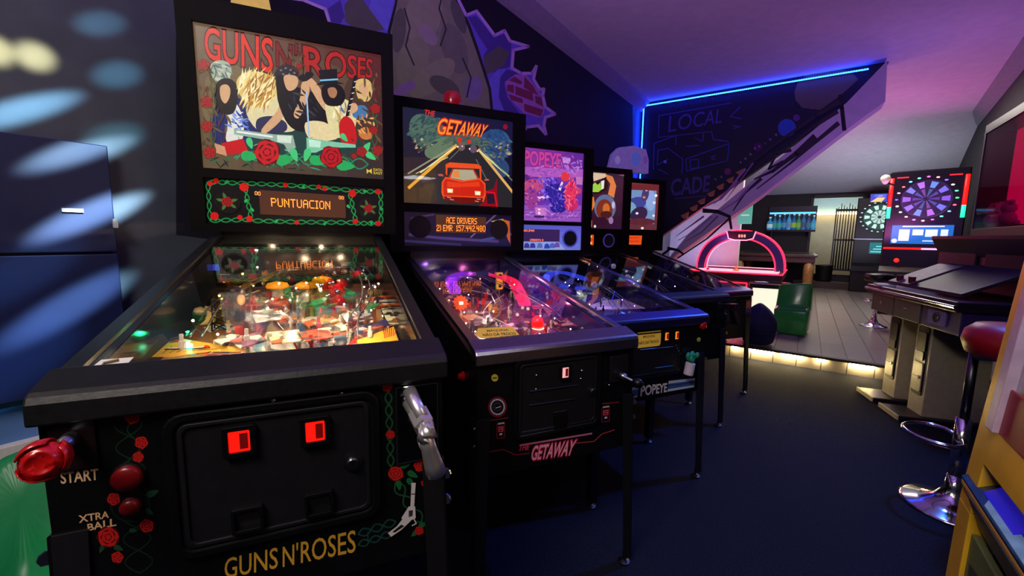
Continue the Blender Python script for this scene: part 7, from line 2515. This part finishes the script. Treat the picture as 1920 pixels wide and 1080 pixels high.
MB().prism([(-.60, -.30, 1.10), (.36, -.30, 1.10), (.36, -.24, 1.22), (-.60, -.24, 1.22)], (0, 0, 0), (0, .0, .02)).build('hood_lip', m_cons, con)
for x in (-.30, .16):
    MB().b2((x - .19, -.30, .98), (x + .19, -.288, 1.18)).build('hood_screen', mat('dim_screen', (44, 34, 52), .2), con, bevel=.006)
tag(con, 'dark arcade console on two tan pedestals with coin doors', 'arcade console')
o = MB().b2((-.09, -.05, 0), (.09, .05, .012)).build('leaflet', mat('white_blue_paper', (190, 205, 240), .5), None, bevel=.002)
o.location = con.matrix_basis @ Vector((.30, .04, .86))
o.rotation_euler = (0, 0, R(60))
tag(o, 'white leaflet lying at the far end of the console shelf', 'leaflet')

# ------------------------------------------------------------ bar stools
def bar_stool(c, h_, m_seat, rz, back=True, off=None):
    st = empty('bar_stool', c, rz)
    MB().lathe([(.175, 0), (.178, .006), (.165, .012), (.12, .022), (.06, .05), (.032, .10), (.026, .16)], 30).build('base', m_chrome, st, smooth=True)
    MB().cyl((0, 0, .15), (0, 0, h_ * .55), .026, n=16).build('outer_column', m_chrome, st, smooth=True)
    MB().cyl((0, 0, h_ * .54), (0, 0, h_ - .05), .017, n=14).build('gas_lift', m_lead, st, smooth=True)
    pts = [(.026, 0, .33)] + [(.06 + .12 * math.sin(t) , .13 * -math.cos(t), .33) for t in [math.pi * k / 12 for k in range(13)]] + [(-.0, .026, .33)]
    MB().tube([(0, -.026, .33), (.02, -.10, .33)] + [(.06 + .13 * math.sin(t), -.13 * math.cos(t), .33) for t in [math.pi * k / 14 for k in range(15)]] + [(.02, .10, .33), (0, .026, .33)], .010, 8).build('foot_ring', m_chrome, st, smooth=True)
    if off:
        o = Vector(off)
        MB().tube([(0, 0, h_ - .06), o * .5 + Vector((0, 0, h_ - .05)), o + Vector((0, 0, h_ - .045))], .02, 8).build('seat_bracket', m_lead, st)
        MB().lathe([(.08, h_ - .05), (.155, h_ - .03), (.172, h_ + .02), (.165, h_ + .06), (.135, h_ + .09), (.05, h_ + .10)], 28, c=o).build('seat', m_seat, st, smooth=True)
        return st
    MB().lathe([(.07, h_ - .055), (.16, h_ - .045), (.185, h_ - .02), (.185, h_ + .02), (.165, h_ + .045), (.05, h_ + .055)], 28).build('seat', m_seat, st, smooth=True)
    if back:
        n = 14
        vs, fs = [], []
        for j, (z, rr) in enumerate(((h_ - .01, .19), (h_ + .10, .205), (h_ + .17, .20))):
            for k in range(n + 1):
                t = R(200) * k / n - R(100) + math.pi
                for q in (0, .02):
                    vs.append(((rr + q) * math.cos(t), (rr + q) * math.sin(t), z - .05 * (abs(k / n - .5) * 2) ** 2 * (j > 0)))
        w_ = (n + 1) * 2
        for j in range(2):
            for k in range(n):
                b0 = j * w_ + k * 2
                fs += [(b0, b0 + 2, b0 + w_ + 2, b0 + w_), (b0 + 1, b0 + w_ + 1, b0 + w_ + 3, b0 + 3)]
        for k in range(n):
            b0 = 2 * w_ + k * 2
            fs.append((b0, b0 + 2, b0 + 3, b0 + 1))
            b0 = k * 2
            fs.append((b0, b0 + 1, b0 + 3, b0 + 2))
        for j in range(2):
            fs.append((j * w_, j * w_ + w_, j * w_ + w_ + 1, j * w_ + 1))
            e_ = j * w_ + n * 2
            fs.append((e_, e_ + 1, e_ + w_ + 1, e_ + w_))
        MB().add(vs, fs).build('low_back', m_seat, st, smooth=True)
    return st


c = on_z(1782, 952, 0)
bs = bar_stool((c.x, c.y, 0), .77, mat('red_vinyl', (170, 18, 34), .4, noise=.08), R(150), False, (-.10, .09, 0))
tag(bs, 'red seated bar stool with a chrome trumpet base beside the yellow claw machine', 'stool', 'bar stools')
c = on_z(1637, 612, RZ)
b2_ = bar_stool((c.x, c.y, RZ), .62, m_black, R(200), False)
b2_.scale = (.8, .8, 1)
tag(b2_, 'black bar stool with a chrome foot behind the arcade console', 'stool', 'bar stools')

# ------------------------------------------------------------ magenta-lit prize cabinet against the right wall
pc = hroot('display_case', 3.08, 1.02, 1.24)
Lc, Hc = 1.64, .83
MB().b2((0, 0, 0), (.17, Lc, .06)).build('lower_body', m_black, pc, bevel=.005)
MB().b2((0, 0, Hc - .06), (.17, Lc, Hc)).build('header', m_black, pc, bevel=.005)
MB().b2((.155, .0, .06), (.17, Lc, Hc - .06)).build('back_board', mat('magenta_back_board', (130, 20, 90), .5, 0, (150, 8, 70), 1.6, noise=.2, nscale=4), pc)
for y in (0, Lc - .03):
    MB().b2((0, y, .06), (.155, y + .03, Hc - .06)).build('corner_post', mat('violet_post', (40, 30, 70), .5), pc)
MB().b2((.004, .03, .06), (.010, Lc - .03, Hc - .06)).build('window', mat_glass('magenta_pane', (.85, .40, .60), .012, .05, .25), pc)
MB().b2((-.004, .0, Hc - .066), (.0, Lc, Hc - .060)).build('edge_trim', m_lead, pc)
MB().b2((.012, .03, .06), (.155, Lc - .03, .07)).build('shelf', m_gray, pc)
tag(pc, 'wall display case with a magenta lit window above the arcade console', 'display case')
lamp('display_case_lamp', 'AREA', hall(3.08 + Lc * .5, 1.11, 1.24 + Hc - .07), hall(3.08 + Lc * .5, 1.11, .8), 1.5, (1, .12, .5), .9, .08)
rnd = random.Random(12)
tv_ = [('pale grey', (190, 180, 196)), ('white', (225, 220, 226)), ('lilac', (170, 140, 200))]
for k, (nm, c_) in enumerate(tv_):
    o = empty('plush_toy', hall(3.08 + 1.52 - .15 * k, 1.095 + .006 * (k % 2), 1.312), R(60))
    m_ = mat('plush_' + nm.replace(' ', '_'), c_, .95, noise=.2, nscale=120, bump=.4)
    MB().ball((0, 0, .05), .05, 12, 8, (1, .9, 1)).build('body', m_, o, smooth=True)
    MB().ball((0, 0, .12), .04, 12, 8).build('head', m_, o, smooth=True)
    for sx in (-1, 1):
        MB().ball((sx * .03, 0, .16), .016, 8, 6).build('ear', m_, o, smooth=True)
        MB().ball((sx * .03, -.035, .022), .02, 8, 6).build('foot', m_, o, smooth=True)
    tag(o, '%s plush toy in the magenta lit display case' % nm, 'plush toy', 'plush toys in the display case')

# ------------------------------------------------------------ yellow claw machine at the right edge
m_yel = mat('yellow_cabinet_paint', (246, 190, 44), .4, noise=.08, nscale=20)
m_och = mat('ochre_panel', (214, 156, 62), .45, noise=.08, nscale=20)
CS0, CS1, CRB = .36, 1.13, .95
cl = hroot('claw_machine', CS0, .272, 0)      # local x = away from the hall, y = along the hall
D_ = CS1 - CS0


def fx(z):            # the front leans back a little with height
    return max(0.0, .07 * (z - .55))


def front_strip(y0, y1, z0, z1, o0, o1, nm, m, parent=None):
    vs = []
    for z in (z0, z1):
        vs += [(fx(z) - o1, y0, z), (fx(z) - o1, y1, z), (fx(z) - o0, y1, z), (fx(z) - o0, y0, z)]
    return MB().add(vs, [(3, 2, 1, 0), (4, 5, 6, 7), (0, 1, 5, 4), (1, 2, 6, 5), (2, 3, 7, 6), (3, 0, 4, 7)]).build(nm, m, parent or cl, bevel=.002)


ZT = 1.95
for y0, y1 in ((D_ - .065, D_), (0, .065)):
    front_strip(y0, y1, 0, .70, -.03, .0, 'front_post', m_yel)
    front_strip(y0, y1, .70, ZT, -.05, .0, 'front_post', m_yel)
MB().b2((.62, 0, 0), (.66, D_, ZT)).build('back_panel', m_yel, cl)
for y in (0, D_ - .02):
    MB().b2((.06, y, 0), (.62, y + .02, .80)).build('side_panel', mat('dark_grey_side', (44, 42, 50), .5), cl)
    MB().b2((.14, y + .008, .80), (.62, y + .012, ZT - .15)).build('side_window', m_clear, cl)
MB().b2((.12, 0, ZT - .15), (.62, D_, ZT)).build('header', m_yel, cl)
front_strip(.065, D_ - .065, .80, .87, -.04, .002, 'front_beam', m_yel)
front_strip(.065, D_ - .065, ZT - .15, ZT, -.05, .0, 'front_beam', m_yel)
front_strip(D_ - .10, D_ - .066, .87, ZT - .15, -.01, .012, 'window_frame', mat('lilac_frame', (206, 180, 206), .4))
front_strip(.066, .10, .87, ZT - .15, -.01, .012, 'window_frame', mat('lilac_frame', (206, 180, 206), .4))
front_strip(.10, D_ - .10, .87, ZT - .15, -.006, -.002, 'front_window', m_clear)
MB().b2((.06, .02, .80), (.62, D_ - .02, .82)).build('prize_floor', mat('red_prize_floor', (150, 30, 40), .6), cl)
front_strip(.10, D_ - .10, .87, .95, .0, .004, 'red_band', mat('red_band', (150, 26, 40), .4))
# control ledge
ld = MB()
ld.prism([(.027, 0, .672), (.004, 0, .742), (.045, 0, .766), (.06, 0, .672)], (0, 0, 0), (0, D_ - .01, 0))
ldo = ld.build('control_ledge', m_och, cl, bevel=.006)
MB().prism([(.006, .0, .7445), (.045, .0, .767), (.045, D_ - .012, .767), (.006, D_ - .012, .7445)], (0, 0, 0), (0, 0, .004)).build('control_plate', mat('teal_black_plate', (26, 60, 70), .25, noise=.5, nscale=25), ldo)
MB().prism([(.008, .02, .7500), (.024, .02, .7590), (.024, D_ - .10, .7590), (.008, D_ - .13, .7500)], (0, 0, 0), (0, 0, .002)).build('control_print', mat('pale_blue_print', (140, 190, 220), .3, noise=.2, nscale=30), ldo)
MB().prism([(.016, D_ - .22, .7555), (.041, D_ - .22, .7690), (.041, D_ - .08, .7690), (.016, D_ - .09, .7555)], (0, 0, 0), (0, 0, .003)).build('control_screen', mat('royal_blue_panel', (40, 30, 190), .25, 0, (44, 34, 200), .35, noise=0), ldo)
MB().prism([(.0245, .02, .680), (.0065, .02, .735), (.0065, D_ - .06, .735), (.0245, D_ - .06, .680)], (0, 0, 0), (-.002, 0, -.0006)).build('ledge_print', mat('dark_ledge_print', (40, 50, 46), .4, noise=.6, nscale=18), ldo)
# lower front with a painted picture (generic shapes)
front_strip(.065, D_ - .065, .05, .665, -.02, -.008, 'lower_front', mat('olive_picture', (110, 124, 70), .5, noise=.35, nscale=9))
e = Art(None, .0006)
yb_ = D_ - .30
for q, c_ in (([(.50, .50), (.66, .58), (.68, .62), (.50, .64)], (70, 80, 50)), ([(.30, .30), (.62, .42), (.63, .46), (.30, .36)], (74, 40, 34))):
    e.poly([(y_ , z_) for y_, z_ in q], c_)
for cx, cz, rx, rz_, c_, ro in ((.53, .55, .085, .06, (84, 46, 36), .5), (.50, .56, .045, .05, (140, 20, 26), .3), (.42, .48, .08, .05, (110, 62, 40), .6), (.52, .46, .09, .12, (104, 36, 32), .2), (.56, .56, .014, .02, (210, 130, 60), 0), (.44, .50, .03, .012, (196, 140, 80), .6), (.50, .40, .02, .06, (200, 150, 60), 0), (.44, .40, .02, .06, (200, 150, 60), 0)):
    e.ell(cx, cz, rx, rz_, c_, 18, ro)
e.build('picture', m_fprint, cl, lambda x, y, l: (fx(y) + .0075 - l, x, y))
# claw carriage
MB().b2((.30, .05, ZT - .22), (.36, D_ - .05, ZT - .19)).build('claw_beam', m_steel, cl)
MB().b2((.27, D_ * .5 - .05, ZT - .26), (.39, D_ * .5 + .05, ZT - .19)).build('claw_carriage', m_gray, cl)
MB().cyl((.33, D_ * .5, ZT - .26), (.33, D_ * .5, ZT - .45), .008).build('claw_cord', m_lead, cl)
cw_ = MB()
for k in range(3):
    t = 2 * math.pi * k / 3
    cw_.tube([(.33, D_ * .5, ZT - .45), (.33 + .06 * math.cos(t), D_ * .5 + .06 * math.sin(t), ZT - .50), (.33 + .05 * math.cos(t), D_ * .5 + .05 * math.sin(t), ZT - .57)], .006, 6)
cw_.build('claw', m_chrome, cl)
tag(cl, 'yellow claw machine with a lit window and blue control ledge', 'claw machine')
lamp('claw_machine_lamp', 'AREA', hall(CS0 + D_ * .5, .60, ZT - .17), hall(CS0 + D_ * .5, .60, .8), 3.0, (.85, .92, 1), .3, .3)
rnd = random.Random(30)
pc_ = [('sky blue', (120, 180, 230)), ('white', (230, 232, 240)), ('pale blue', (170, 210, 240)), ('light grey', (200, 204, 214)), ('lavender', (180, 170, 225)), ('pink', (230, 160, 180))]
k = 0
for row, zz in enumerate((0.82, 1.0)):
    for yy in (.60, .44, .24):
        nm, c_ = pc_[k]
        o = empty('plush_toy', hall(CS0 + yy - .07 * row, .272 + .16 + .05 * (k % 2) + .1 * row, zz), R(-120 + 20 * k))
        m_ = mat('plush_' + nm.replace(' ', '_') + '_', c_, .95, noise=.15, nscale=120, bump=.4)
        MB().ball((0, 0, .075), .075, 14, 9, (1, .9, 1)).build('body', m_, o, smooth=True)
        MB().ball((0, -.01, .175), .058, 14, 9).build('head', m_, o, smooth=True)
        for sx in (-1, 1):
            MB().ball((sx * .042, 0, .23), .022, 8, 6).build('ear', m_, o, smooth=True)
            MB().ball((sx * .07, -.03, .09), .026, 8, 6, (.8, .8, 1.4)).build('arm', m_, o, smooth=True)
            MB().ball((sx * .045, -.06, .03), .030, 8, 6).build('foot', m_, o, smooth=True)
            MB().ball((sx * .02, -.065, .19), .006, 6, 5).build('eye', m_black, o)
        tag(o, '%s plush toy heaped in the yellow claw machine' % nm, 'plush toy', 'plush toys in the claw machine')
        k += 1
